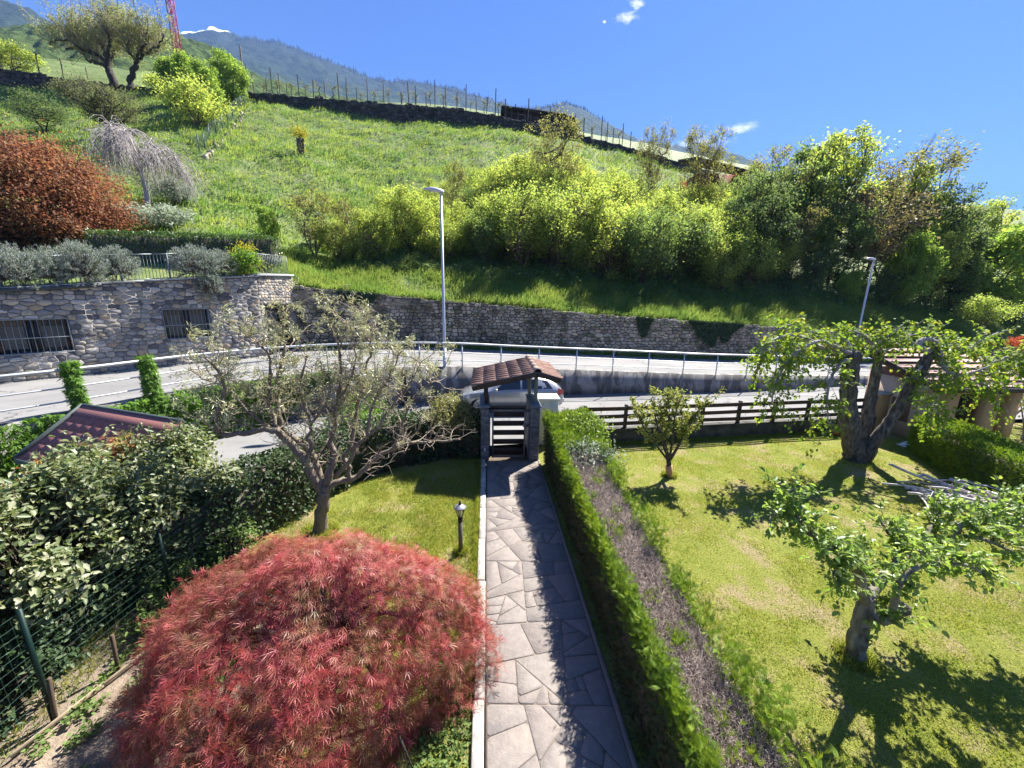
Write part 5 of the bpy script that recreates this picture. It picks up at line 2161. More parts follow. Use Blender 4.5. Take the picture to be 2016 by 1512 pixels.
for k, (p_, px, Y, tp, w, lab) in enumerate((
        (thin, 612, 28.6, 368, 1.0, 'thin leafy sapling above the end of the stone terrace hedge'),
        (thin, 690, 29.4, 392, .9, 'second thin sapling right of the clipped terrace hedge, with a bare lower stem'),
        (bright, 528, 27.6, 402, .55, 'narrow fresh green bush right behind the clipped terrace hedge end'),
        (tall, 1085, 39.0, 214, .9, 'sparse young tree in front of the long wooden hut'),
        (tall, 1290, 46.0, 222, .6, 'wind bent sparse tree alone on the skyline'),
        (tall, 1392, 45.0, 226, .75, 'sparse skyline tree next to the small white cloud'),
        (thin, 895, 36.0, 315, .5, 'small bare branched tree low on the meadow'),
        (wood_d[0], 1500, 33.5, 330, .95, 'dark tree at the woodland edge beside the bushes'),
        (tall, 1530, 39.0, 262, .9, 'feathery pale tree at the top of the woodland edge'),
        (wood_d[1], 1575, 37.5, 262, .85, 'tall green tree left of the peeping house corner'),
        (wood_g, 1640, 38.0, 250, .85, 'tallest yellow green tree, swaying beside the peeping house corner'),
        (tall, 1568, 33.0, 385, .85, 'pale budding tree in front of the dark woods'),
        (wood_d[1], 1655, 33.5, 385, .9, 'mid green tree in the heart of the woods'),
        (wood_b, 1722, 34.0, 335, .95, 'brownish half bare tree above the second street lamp'),
        (tall, 1765, 40.0, 270, 1.15, 'feathery windblown tree on the skyline right of the peeping house'),
        (wood_g, 1790, 38.0, 318, .85, 'yellow green tree behind the brownish half bare tree'),
        (wood_d[0], 1850, 36.5, 352, .9, 'dark green crown stepping down the woodland skyline'),
        (bright, 1800, 32.0, 452, .62, 'bright narrow bush right of the second street lamp head'),
        (bright, 1672, 31.6, 528, .8, 'small bright bush left of the second street lamp pole'),
        (wood_g, 1925, 38.5, 388, .95, 'rounded light green tree near the end of the woods'),
        (wood_d[1], 1890, 34.0, 470, .8, 'low green tree over the shaded end of the bank'),
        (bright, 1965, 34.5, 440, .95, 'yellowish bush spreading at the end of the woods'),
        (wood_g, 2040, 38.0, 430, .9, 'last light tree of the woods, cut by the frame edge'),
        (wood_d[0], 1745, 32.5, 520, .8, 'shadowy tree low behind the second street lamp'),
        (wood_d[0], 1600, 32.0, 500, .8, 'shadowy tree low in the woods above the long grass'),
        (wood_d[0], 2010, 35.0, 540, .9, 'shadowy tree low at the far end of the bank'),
        (wood_g, 1600, 34.6, 420, .8, 'lit young tree in front of the tall green tree'),
        (wood_g, 1840, 34.0, 430, .8, 'yellowish tree under the dark stepped crown'),
        (wood_d[1], 1480, 36.0, 315, .8, 'green tree behind the last bushes'))):
    plant(p_, px, Y, tp, lab, k * 1.7 + .4, wide=w)

# the thicket: bushes in rows stepping up the slope
EDGE = np.array([(540, 480), (600, 425), (700, 418), (780, 372), (860, 352), (960, 325), (1050, 300), (1120, 284), (1190, 266), (1260, 250), (1330, 282), (1400, 302), (1470, 316), (1560, 330)], float)
WHERE = [(578, 'above the end of the clipped terrace hedge'), (648, 'by the two thin saplings'), (722, 'just left of the tall street lamp'), (800, 'under the head of the tall street lamp'),
         (893, 'just right of the tall street lamp'), (968, 'above the left eave of the gate canopy'), (1042, 'above the ridge of the gate canopy'), (1115, 'above the right end of the gate canopy'),
         (1188, 'between gate canopy and narrow ivy patch'), (1262, 'above the narrow ivy patch'), (1338, 'between the two ivy patches'), (1412, 'above the broad ivy curtain'),
         (1486, 'where the dark woods begin')]
ROWS = [(30.9, 'lowest bush of the bank'), (33.2, 'second bush up the slope'), (35.6, 'third bush up the slope'), (38.2, 'fourth bush up the slope'), (41.2, 'high bush near the skyline'), (44.6, 'upper bush at the meadow edge'), (48.5, 'topmost bush at the meadow edge')]
r = np.random.default_rng(58)
for a_, (Yr, row) in enumerate(ROWS):
    for c_, (px0, where) in enumerate(WHERE):
        px = px0 + r.uniform(-22, 22) + (36 if a_ % 2 else 0)
        Yb = Yr + r.uniform(-.7, .7) - (1.4 if px < 800 else 0)
        x = at_y(px, 430, Yb)[0]
        z_ = float(hill_z([x], [Yb])[0])
        h_ = r.uniform(3.0, 4.9) * (.75 if px < 780 else 1.0 if px < 930 else 1.28)
        tp = proj((x, Yb, z_ + h_))[1]
        ed_ = np.interp(px, EDGE[:, 0], EDGE[:, 1])
        if tp < ed_ - 6:
            tp = ed_ + r.uniform(-4, 10)
            if tp > proj((x, Yb, z_ + 1.7))[1]:
                continue
        plant(haz[r.choice([0, 0, 1, 1, 2, 3])], px, Yb, tp, row + ' ' + where, r.uniform(0, 6), wide=r.uniform(.9, 1.25))

# orchard and garden trees on the left slope
r = np.random.default_rng(61)
wb = hit(224, 182)
wn_ = thing('large_tree', 'large open tree with dark spreading limbs and pale upright shoots on the upper terrace', 'tree', tuple(wb))
Yw = wb[1]
WL = [([(224, 186), (222, 165), (216, 140), (210, 122)], .62, .42), ([(258, 182), (257, 160), (262, 138), (268, 122)], .45, .32),
      ([(210, 122), (190, 108), (165, 100), (145, 92), (128, 96)], .32, .12), ([(212, 130), (192, 124), (172, 116), (158, 104)], .26, .10), ([(212, 120), (205, 100), (196, 82), (176, 66)], .28, .10),
      ([(212, 122), (222, 112), (232, 98), (230, 84)], .27, .10), ([(210, 122), (214, 100), (216, 78), (208, 56)], .25, .09), ([(268, 122), (258, 108), (250, 96), (252, 78)], .24, .09),
      ([(268, 122), (280, 110), (296, 104), (312, 100)], .25, .09), ([(268, 122), (276, 104), (284, 84), (292, 66)], .22, .08), ([(190, 108), (170, 88), (150, 72), (128, 66)], .2, .07),
      ([(210, 122), (226, 104), (240, 84), (246, 58)], .2, .07), ([(280, 110), (300, 96), (316, 84), (324, 70)], .18, .06), ([(165, 100), (140, 84), (112, 80), (96, 88)], .16, .06), ([(216, 78), (224, 60), (236, 44)], .12, .05)]
b = B()
tws = []
for k, (pts_, r0, r1) in enumerate(WL):
    dy = 0 if k < 2 else r.uniform(-4.0, 4.0)
    P = spline([at_y(a, c, Yw + dy * q / 3) for q, (a, c) in enumerate(pts_)], 4)
    P[1:] += r.normal(size=P[1:].shape) * .10
    tube(b, P, np.linspace(r0, r1, len(P)), 7)
    if k > 1:
        tws += grow_twigs(r, P, 26, (2.2, 5.6), (0, 0, 1.0), .15, 1, .13, 5, .75)
        tws += grow_twigs(r, P, 10, (1.5, 3.5), (0, 0, .15), .3, 1, .2, 5)
b.build('trunk', 'bark_dark', wn_, smooth=True)
t2 = []
for q in tws:
    t2 += grow_twigs(r, q, 4, (.7, 2.0), (0, 0, .7), .25, 1, .2, 3)
b = B()
twig_sticks(b, tws, .055, .015)
twig_sticks(b, t2, .022, .01)
b.build('shoots', 'twig_tan', wn_)
b = B()
twig_leaves(b, r, t2, 17, .18, .6, QUAD, droop=.1, t0=.1, clump=.15)
b.build('crown', 'leaf_palegreen', wn_, kind='stuff')
t_ = crown_tree('orchard_tree', 'pale leaved orchard tree with a forked dark trunk below the large terrace tree', 'tree', 62, 6.0, 4.0, 'leaf_olivegrey', 'bark_dark', 90, 90, .16, .38, .26, 2, spread=.17, twigs=9, dome=.4)
plant(t_, 210, 0, 168, t_['label'], 1.0, base=hit(213, 283))
t_ = crown_tree('orchard_tree', 'low shady fruit tree with drooping crown at the left edge of the orchard', 'tree', 63, 5.0, 3.6, 'leaf_dark', 'bark_dark', 60, 70, .2, .3, .2, 2, spread=.18, dome=.4)
plant(t_, 75, 0, 186, t_['label'], 1.0, base=hit(88, 262))
for px, Y, tp, w, lab, q in ((352, 66, 102, .9, 'bright green tree under the red crane', 0), (448, 68, 96, .8, 'bright green tree at the corner of the dry stone terrace', 2), (408, 62, 120, .7, 'bright green tree between its two taller neighbours', 4)):
    plant(bright, px, Y, tp, lab, q * 1.1, wide=w)
t_ = crown_tree('shrub', '', 'shrub', 64, 4.0, 2.6, 'leaf_hazel', 'bark_brown', 60, 90, .2, .05, .12, 3, spread=.19)
plant(t_, 392, 0, 158, 'dense yellow green shrub leaning over the green mesh fence on the slope', 1.0, base=hit(392, 250), wide=1.1)
plant(t_, 330, 0, 150, 'loose yellow green shrub below the bright trees on the upper slope', 2.0, base=hit(325, 190), wide=1.4)
plant(t_, 20, 72.5, 82, 'yellow green bush among the vineyard posts at the left skyline', 3.0, wide=1.3)

cm = crown_tree('copper_tree', 'large copper leaved tree with brown red foliage behind the rosemary', 'tree', 65, 7.0, 4.6, 'leaf_copper', 'bark_dark', 230, 270, .135, .06, .2, 4, spread=.13, twigs=8, ratio=.55)
x = at_y(60, 470, 24.0)[0]
plant(cm, 58, 24.0, 252, cm['label'], .7, base=np.array([x, 24.0, 5.3]), wide=1.0)
sm = crown_tree('low_shrub', '', 'shrub', 66, 1.4, 1.3, 'leaf_winered', 'bark_brown', 40, 60, .13, .02, .05, 3, spread=.2)
plant(sm, 238, 26.5, 418, 'small wine red shrub right of the copper tree', .2, base=hit(238, 440), wide=1.2)
sv = crown_tree('low_shrub', '', 'shrub', 67, 1.6, 1.5, 'leaf_silver', 'bark_brown', 50, 70, .14, .02, .05, 3, spread=.2)
plant(sv, 318, 0, 402, 'silver leaved shrub behind the clipped hedge', .2, base=hit(318, 452), wide=1.5)
plant(sv, 345, 0, 352, 'upper silver shrub beside the weeping tree', 1.2, base=hit(345, 398), wide=1.0)
sy = crown_tree('low_shrub', '', 'shrub', 68, 1.3, 1.3, 'leaf_yellow', 'bark_brown', 40, 60, .13, .02, .05, 3, spread=.2)
plant(sy, 268, 0, 394, 'small yellow green shrub in the shade under the weeping tree', .2, base=hit(268, 420), wide=1.2)
plant(sy, 475, 25, 486, 'yellow flowering shrub at the clipped hedge above the parapet', 1.0, base=np.array([at_y(482, 520, 20.0)[0], 20.0, 5.35]), wide=.6)

# weeping bare tree
r = np.random.default_rng(71)
wb = hit(292, 418)
wt_ = thing('weeping_tree', 'bare weeping tree with pale hanging twigs beside the copper tree', 'tree', tuple(wb))
top = at_y(290, 250, wb[1])
hgt = top[2] - wb[2]
b = B()
tube(b, spline([wb - [0, 0, .3], wb + [.1, 0, hgt * .3], wb + [-.1, 0, hgt * .6]], 5), np.linspace(.2, .1, 11), 7)
P0, P1, A = [], [], []
tws = []
for k in range(17):
    a = r.uniform(0, 6.28)
    rad = r.uniform(.5, 2.25)
    e = wb + np.array([math.cos(a) * rad + .35, math.sin(a) * rad * .8, 0])
    e[2] += hgt * np.interp(math.cos(a) * rad, [-3, -1.6, 0, 1.5, 3], [.72, 1.0, .93, .74, .50]) * r.uniform(.86, 1.03)
    s_ = wb + np.array([-.1, 0, hgt * r.uniform(.45, .7)])
    lm = spline([s_, (s_ + e) / 2 + [0, 0, hgt * .08] + r.normal(size=3) * .35, e, e + [math.cos(a) * .5, math.sin(a) * .4, -hgt * .25]], 4)
    tube(b, lm, np.linspace(.065, .018, len(lm)), 5)
    f, tot = along(lm)
    for _ in range(58):
        p = f(tot * r.uniform(.25, 1))
        d = _n(np.array([math.cos(a), math.sin(a), 0]) * .5 + r.normal(size=3) * .5)
        L = r.uniform(.35, .75) * hgt * .75
        q = [p]
        for j_ in range(5):
            d = _n(d + np.array([.06, 0, -.6]) + r.normal(size=3) * .26)
            p = p + d * L / 5
            q.append(p)
        tws.append(np.array(q))
twig_sticks(b, tws, .014, .006)
b.build('trunk', 'twig_grey', wt_)

# pollarded stump on the meadow
r = np.random.default_rng(72)
sb = hit(594, 306)
st = thing('pollarded_stump', 'pollarded stump with a tuft of yellow shoots alone on the meadow', 'tree', tuple(sb))
tp = at_y(597, 252, sb[1])
hs = tp[2] - sb[2]
b = B()
for k in range(5):
    a = k * 1.26
    tube(b, spline([sb - [0, 0, .2], sb + [math.cos(a) * .25, math.sin(a) * .25, hs * .25], sb + [math.cos(a) * .3, math.sin(a) * .3, hs * .5], sb + [math.cos(a) * .35, math.sin(a) * .3, hs * .62]], 3), np.linspace(.15, .10, 10), 6)
b.build('trunk', 'bark_mulberry', st, smooth=True)
tws = grow_twigs(r, [sb + [0, 0, hs * .55], sb + [0, 0, hs * .62]], 80, (hs * .3, hs * .55), (0, 0, 1.4), 0, 1, .12)
for q in tws:
    q += r.normal(size=3) * [.3, .3, 0]
side_ = grow_twigs(r, [sb + [0, 0, hs * .1], sb + [0, 0, hs * .55]], 46, (.4, .8), (0, 0, .35), 0, 1, .3)
b = B()
twig_leaves(b, r, tws, 14, .16, .5, QUAD)
twig_leaves(b, r, side_, 7, .13, .6, QUAD)
b.build('crown', 'leaf_yellow', st, kind='stuff')

# small pale tree by the far end of the wall, and the bright things at the frame edge
t_ = crown_tree('small_tree', 'small pale green tree with layered crown at the far end of the wall', 'tree', 69, 2.6, 1.9, 'leaf_hazelpale', 'bark_brown', 50, 90, .14, .3, .08, 2, spread=.17, dome=.4)
plant(t_, 1943, 0, 586, t_['label'], .4, base=at_y(1938, 652, 27.6))
t_ = crown_tree('orange_shrub', 'orange red shrub beyond the road at the far end of the stone wall', 'shrub', 70, 1.6, 1.2, 'leaf_orange', 'bark_brown', 30, 90, .12, .02, .05, 3, spread=.2)
plant(t_, 2005, 0, 662, t_['label'], .4, base=at_y(2008, 690, 24.0))
t_ = crown_tree('yellow_tree', '', 'tree', 73, 3.2, 1.5, 'leaf_plum', 'bark_pale', 40, 50, .11, .4, .07, 3, spread=.17, twigs=10)
plant(t_, 1990, 0, 672, 'yellow leaved young tree behind the pollarded tree near the frame edge', .4, base=at_y(1985, 830, 13.8))
plant(t_, 2020, 0, 735, 'lower yellow leaved tree above the clipped hedge at the frame edge', 2.4, base=at_y(2020, 860, 11.8), wide=1.2)

# ------------------------------------------------------------------ clipped hedge, rosemary and lawn on the roof terrace
r = np.random.default_rng(81)


def box_hedge(name, label, P, width, height, zf, leaf, n, size, seed, ratio=.6, tmpl=QUAD, core='leaf_core', wob=.06, group=None, topleaf=None, cat='hedge', upb=.5):
    """A clipped hedge along the polyline P: an inner mass of twigs with leaves over top and sides."""
    r = np.random.default_rng(seed)
    P = np.asarray(P, float)
    f, tot = along(P)
    root = thing(name, label, cat, (*P[0][:2], float(zf(P[0][0], P[0][1]))), group)
    k = 60
    s_ = np.linspace(0, tot, k)
    c = f(s_)
    tg = np.gradient(c, axis=0)
    tg /= np.linalg.norm(tg, axis=1)[:, None]
    nm = np.stack([tg[:, 1], -tg[:, 0]], 1)
    b = B()
    V = []
    for p, nn in zip(c, nm):
        z = float(zf(p[0], p[1]))
        for a, h_ in ((1, 0), (1, 1), (-1, 1), (-1, 0)):
            V.append((p[0] + nn[0] * a * (width / 2 - .10), p[1] + nn[1] * a * (width / 2 - .10), z - .05 + (height - .10) * h_))
    i_ = (np.arange(k - 1) * 4)[:, None]
    b.add(V, [np.concatenate([i_ + np.array([[q, q + 4, (q + 1) % 4 + 4, (q + 1) % 4]]) for q in range(4)]), [[0, 1, 2, 3]], [[(k - 1) * 4 + q for q in (3, 2, 1, 0)]]])
    b.build('branches', 'twig_brown', root)
    sel = r.random(n)
    s_ = r.uniform(0, tot, n)
    p = f(s_)
    t1_ = f(np.minimum(s_ + .05, tot)) - f(np.maximum(s_ - .05, 0))
    t1_ /= np.linalg.norm(t1_, axis=1)[:, None]
    nn = np.stack([t1_[:, 1], -t1_[:, 0]], 1)
    per_ = width + 2 * height
    u = sel * per_
    side = np.where(u < height, 1, np.where(u < height + width, 0, -1))
    a = np.where(side == 1, 1.0, np.where(side == -1, -1.0, (u - height) / width * 2 - 1))
    hh = np.where(side == 0, 1.0, r.random(n))
    bulge = (fbm(s_ * 1.6 + seed, hh * 2.2 + side * 3.3, 3) - .45) * wob * 4
    out = r.normal(size=n) * .035 + bulge
    w2 = width / 2
    x = p + nn * (a * (w2 + np.where(side != 0, out, 0)))[:, None]
    z0 = np.array([zf(q[0], q[1]) for q in x]) if not np.isscalar(zf(0, 0)) else zf(0, 0)
    z = z0 + hh * height + np.where(side == 0, out, 0)
    Pp = np.stack([x[:, 0], x[:, 1], z], 1)
    N = np.stack([nn[:, 0] * side, nn[:, 1] * side, np.where(side == 0, 1.0, .25)], 1)
    ne = int(n * min(.25, width / tot * .5))                       # both ends
    for lo_, hi_, sl in ((0, ne, 0.0), (ne, 2 * ne, tot)):
        m_ = hi_ - lo_
        p0_ = f(sl)
        td = t1_[np.argmin(np.abs(s_ - sl))] * (-1 if sl == 0 else 1)
        n0_ = np.array([td[1], -td[0]])
        q_ = p0_ + n0_ * (r.uniform(-.5, .5, m_) * width)[:, None] + td * (.02 + r.normal(size=m_) * .03)[:, None]
        Pp[lo_:hi_] = np.stack([q_[:, 0], q_[:, 1], float(zf(*p0_[:2])) + r.random(m_) * height], 1)
        N[lo_:hi_] = [td[0], td[1], .25]
    N = N / np.linalg.norm(N, axis=1)[:, None] + rdir(r, n) * .55
    D = rdir(r, n, (0, 0, upb)) + N * .35
    b = B()
    L = size * r.uniform(.6, 1.3, n)
    leaves(b, Pp, D, N, L, L * ratio, tmpl)
    b.build('foliage', leaf, root, kind='stuff')
    return root


tz_ = lambda x, y: 5.25
ha, hb_, hc = at_y(200, 545, 22.3), at_y(548, 548, 22.6), at_y(560, 548, 20.6)
box_hedge('clipped_hedge', 'long clipped dark green hedge on the building roof terrace', [ha[:2], hb_[:2]], .9, 2.2, lambda x, y: 5.3, 'leaf_laurel', 12000, .12, 82, wob=.03)
r = np.random.default_rng(83)


def rosemary(label, cs, seed, hang=None):
    r = np.random.default_rng(seed)
    root = thing('rosemary_bush', label, 'rosemary', tuple(cs[0][0]), 'rosemary bushes along the terrace edge')
    b, bt = B(), B()
    for c, rad in cs:
        c = np.array(c)
        n = int(330 * rad[0] * rad[2])
        d = rdir(r, n, (0, 0, .55))
        e = c + d * rad * r.uniform(.75, 1.06, n)[:, None]
        s_ = c + d * rad * .35 * [1, 1, .2] - [0, 0, rad[2] * .25]
        m = (s_ + e) / 2 + r.normal(size=e.shape) * .06
        tw = [np.array([a_, b_, c_]) for a_, b_, c_ in zip(s_, m, e)]
        twig_sticks(bt, tw, .012, .004)
        twig_leaves(b, r, tw, 26, .085, .16, LANCE, droop=-.3, t0=.45, clump=.025, upn=.4)
    bt.build('stems', 'twig_brown', root)
    b.build('foliage', 'leaf_rosemary', root, kind='stuff')
    return root


rp = lambda s, off, z: tuple(P3(s, z, off))
rosemary('grey green rosemary bush on the parapet over the first barred window', [((*bpt(-1.35, -.35), 5.15), np.array([.95, .65, .95])), ((*bpt(-2.4, -.4), 5.05), np.array([.7, .5, .75]))], 84)
rosemary('pale rosemary bush in the middle of the parapet', [((*bpt(.15, -.4), 5.35), np.array([1.0, .65, 1.05])), ((*bpt(-.55, -.35), 5.2), np.array([.7, .55, .85]))], 85)
rosemary('roundish rosemary bush just left of the open railing gap', [((*bpt(1.25, -.4), 5.45), np.array([.7, .55, .85]))], 86)
rosemary('large rosemary bush hanging over the wall above the second window', [((*bpt(3.55, -.15), 5.65), np.array([1.1, .75, .9])), ((*bpt(4.45, -.15), 5.75), np.array([.75, .6, .7])), ((*bpt(3.75, .3), 4.85), np.array([.6, .4, .65]))], 87)
t_ = crown_tree('climbing_shrub', 'yellow green climbing shrub at the corner of the parapet railing', 'shrub', 88, 1.5, .55, 'leaf_creeper', 'bark_brown', 36, 45, .10, .02, .03, 2, spread=.3)
t_.location = Vector((*bpt(5.35, -.1), 5.2))

# ------------------------------------------------------------------ long grass: bank, meadow
r = np.random.default_rng(91)
n = 34000
u = r.uniform(-.52, 1.75, n)
fy = front_y(u)
d_ = r.random(n) ** 1.25 * 6.5
y = fy + d_ + .02
x = u * y
keep = fbm(x * .5 + 3, y * .5, 3) > .12
x, y = x[keep], y[keep]
z = hill_z(x, y)
b = B()
for k in range(3):
    m = len(x)
    L = r.uniform(.2, .8, m) * (.25 + 1.5 * np.clip(fbm(x * .55, y * .55, 3) - .15, 0, 1))
    D = rdir(r, m, (.55, -.35, 1.6), .7)
    leaves(b, np.stack([x + r.normal(size=m) * .08, y + r.normal(size=m) * .08, z - .03], 1), D, rdir(r, m, (0, -1, .3)), L, r.uniform(.02, .045, m), BLADE2)
b.build('bank_grass', 'grass_bank', kind='stuff')

n = 62000
y = 26 + 46.5 * r.random(n) ** .8
u = r.uniform(-1.5, .75, n)
x = u * y
ok = (y > front_y(u) + 4)
x, y, u = x[ok], y[ok], u[ok]
z = hill_z(x, y)
tall = fbm(x * .16 + 2, y * .3 + 1, 3)
b = B()
for k in range(3):
    m = len(x)
    L = (.25 + .9 * np.clip(tall - .28, 0, 1)) * r.uniform(.6, 1.3, m)
    D = rdir(r, m, (.7, -.45, .9), .55)
    leaves(b, np.stack([x + r.normal(size=m) * .2, y + r.normal(size=m) * .2, z - .05], 1), D, rdir(r, m, (0, -1, .5)), L, r.uniform(.05, .10, m), BLADE2 if k == 0 else BLADE)
b.build('meadow_grass', 'grass_meadow', kind='stuff')

nc = 1300                                                          # broad-leaved weeds and tussocks through the meadow
y = 27 + 45 * r.random(nc)
x = r.uniform(-1.4, .7, nc) * y
k = (fbm(x * .12 + 7, y * .2, 3) > .44) & (y > front_y(x / y) + 4)
x, y = np.repeat(x[k], 22), np.repeat(y[k], 22)
x, y = x + r.normal(size=len(x)) * .42, y + r.normal(size=len(y)) * .3
m = len(x)
b = B()
leaves(b, np.stack([x, y, hill_z(x, y) + .02 + .38 * r.random(m)], 1), rdir(r, m, (.4, -.2, .5)), rdir(r, m, (0, -.3, .7)), r.uniform(.14, .34, m), r.uniform(.08, .16, m), QUAD)
b.build('meadow_weeds', 'leaf_green', kind='stuff')

# low undergrowth, thickened with dark leaves to deepen the shade under the woods
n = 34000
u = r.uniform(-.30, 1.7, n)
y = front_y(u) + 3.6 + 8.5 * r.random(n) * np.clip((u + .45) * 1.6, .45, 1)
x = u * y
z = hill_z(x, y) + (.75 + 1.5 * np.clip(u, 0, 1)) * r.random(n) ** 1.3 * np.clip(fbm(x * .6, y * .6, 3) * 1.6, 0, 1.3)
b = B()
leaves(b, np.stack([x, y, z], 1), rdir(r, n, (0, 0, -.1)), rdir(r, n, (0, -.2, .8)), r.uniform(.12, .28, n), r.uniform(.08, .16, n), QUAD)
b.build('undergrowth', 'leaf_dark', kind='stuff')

# weeds in the wall's joints and a dark verge at its foot
r = np.random.default_rng(90)
nt = 330
q = np.repeat(r.uniform(.5, 42, nt), 12)
zf_ = np.repeat(r.random(nt) ** .8, 12)
W_ = [wall_place(v) for v in q]
O_, N_ = np.array([w[0] for w in W_]), np.array([w[2] for w in W_])
Pp = O_ + N_ * .08 + r.normal(size=O_.shape) * .05
Pp[:, 2] = np.array([wall_f(v)[2] for v in q]) * (1 - zf_) + wall_top(q) * zf_ + r.normal(size=len(q)) * .05
b = B()
leaves(b, Pp, N_ + rdir(r, len(q), (0, 0, -.3)) * .8, rdir(r, len(q), (0, -.5, .6)), r.uniform(.06, .16, len(q)), r.uniform(.03, .06, len(q)), QUAD)
b.build('joint_weeds', 'leaf_green', sw, kind='stuff')
q = r.uniform(.3, 46, 9000)
W_ = [wall_place(v) for v in q]
O_, N_ = np.array([w[0] for w in W_]), np.array([w[2] for w in W_])
Pp = O_ + N_ * (.06 + np.abs(r.normal(size=len(q))) * .22 * fbm(q * .7, q * 0, 3) * 2)[:, None]
Pp[:, 2] = np.array([wall_f(v)[2] for v in q]) - .02
b = B()
leaves(b, Pp, rdir(r, len(q), (.1, 0, 1.2), .7), rdir(r, len(q), (0, -1, .2)), r.uniform(.12, .42, len(q)), r.uniform(.02, .045, len(q)), BLADE2)
b.build('road_verge', 'grass_bank', kind='stuff')

# ivy hanging on the stone wall
r = np.random.default_rng(92)
for lab, cx, hw_, dep in (('dark ivy patch at the near end of the stone wall', 705, 40, .75), ('narrow ivy patch hanging on the middle of the stone wall', 1268, 15, 1.25), ('broad ivy curtain hanging over the stone wall top', 1408, 52, 1.5)):
    s_ = np.linspace(0, wall_len, 500)
    pxs = np.array([proj((*wall_f(q)[:2], wall_top(q)))[0] for q in s_])
    k0, k1 = np.interp([cx - hw_, cx + hw_], pxs, s_)
    n = int(1500 * (k1 - k0) * dep * .55)
    q = r.uniform(k0, k1, n)
    e = np.minimum(q - k0, k1 - q) / (k1 - k0) * 2
    dp = dep * np.clip(e * 1.6, .15, 1) * (.45 + .9 * fbm(q * 1.7, q * 0 + cx, 3))
    zz = wall_top(q) + .06 - dp * r.random(n)
    W_ = [wall_place(v) for v in q]
    O_, N_ = np.array([w[0] for w in W_]), np.array([w[2] for w in W_])
    Pp = O_ + N_ * (.10 + .06 * r.random(n))[:, None]
    Pp[:, 2] = zz
    root = B()
    leaves(root, Pp, rdir(r, n, (0, 0, -1.0), .8), N_ + rdir(r, n) * .6, r.uniform(.09, .17, n), r.uniform(.09, .15, n), OVAL)
    o = root.build('ivy', 'leaf_ivy')
    tag(o, lab, 'ivy', 'ivy patches on the stone wall')

# ------------------------------------------------------------------ vineyard posts and vines on the upper terrace
r = np.random.default_rng(93)
vp_px = [20, 47, 72, 90, 135, 183, 490, 503, 527, 538, 553, 567, 590, 618, 641, 668, 682, 703, 724, 756, 790, 805, 817, 839, 856, 878, 899, 917, 938, 957, 975, 997, 1015, 1040, 1083, 1118, 1135, 1152, 1169, 1188, 1200, 1212, 1231, 1248]
proto = None
for k, px in enumerate(vp_px):
    q = np.array([at_y(px, 200, 73.0 + (k % 3) * 1.6)[0], 73.0 + (k % 3) * 1.6, 0])
    q[2] = terr_top(q[0]) + .15
    h_ = r.uniform(3.1, 4.1)
    if proto is None:
        b = B()
        bar(b, (0, 0, -.6), (.03, 0, 1.0), .13, .13, .01)
        proto = b.build('vineyard_post', 'vine_post')
        o = proto
    else:
        o = proto.copy()
        COL.objects.link(o)
    o.location = Vector(q)
    o.scale = (1, 1, h_)
    o.rotation_euler = (r.normal() * .02, r.normal() * .03, r.uniform(0, 3))
    tag(o, 'weathered wooden post in the row along the dry stone terrace', 'post', 'vineyard posts along the terrace skyline')
for px, tp, lab in ((326, 44, 'tall lone post beside the red crane'), (484, 88, 'tall post behind the bright green trees')):
    q = np.array([at_y(px, 200, 74.0)[0], 74.0, 0])
    q[2] = terr_top(q[0])
    o = proto.copy()
    COL.objects.link(o)
    o.location = Vector(q)
    o.scale = (1.3, 1.3, at_y(px, tp, 74.0)[2] - q[2])
    tag(o, lab, 'post', 'vineyard posts along the terrace skyline')
b = B()
for z in (1.3, 2.2):
    Pp = np.array([(x, terr_y(x) + 1.2, terr_top(x) + z) for x in np.linspace(-44, 28, 60)])
    sticks(b, Pp[:-1], Pp[1:], .012, .012)
o = b.build('vine_wires', 'wire_green')
tag(o, 'thin training wires strung between the vineyard posts', 'wire')
vine = thing('grapevine', 'small budding grapevine growing between the vineyard posts', 'vine', (0, 0, 0), 'grapevines on the upper terrace')
b = B()
tube(b, spline([(0, 0, -.3), (.1, 0, .6), (-.1, 0, 1.2), (.2, .1, 1.6)], 3), np.linspace(.07, .04, 10), 5)
tw = grow_twigs(r, [(-.1, 0, 1.2), (.2, .1, 1.7)], 16, (.7, 1.5), (0, 0, .3), 0, 1)
twig_sticks(b, tw, .02, .008)
b.build('stem', 'bark_dark', vine)
b = B()
twig_leaves(b, r, tw, 5, .17, .7, QUAD, clump=.10)
b.build('foliage', 'leaf_budding', vine, kind='stuff')
first = True
for k in range(34):
    px = 10 + k * 8.0 if k < 6 else (495 + (k - 6) * 27.0)
    Yv = 74.0 + r.uniform(.3, 5.5)
    q = np.array([at_y(px, 200, Yv)[0], Yv, 0])
    q[2] = terr_top(q[0]) + (Yv - 72.8) * .45
    if first:
        vine.location = Vector(q)
        first = False
    else:
        copy_tree(vine, Vector(q), r.uniform(0, 6), r.uniform(.7, 1.15), vine['label'])

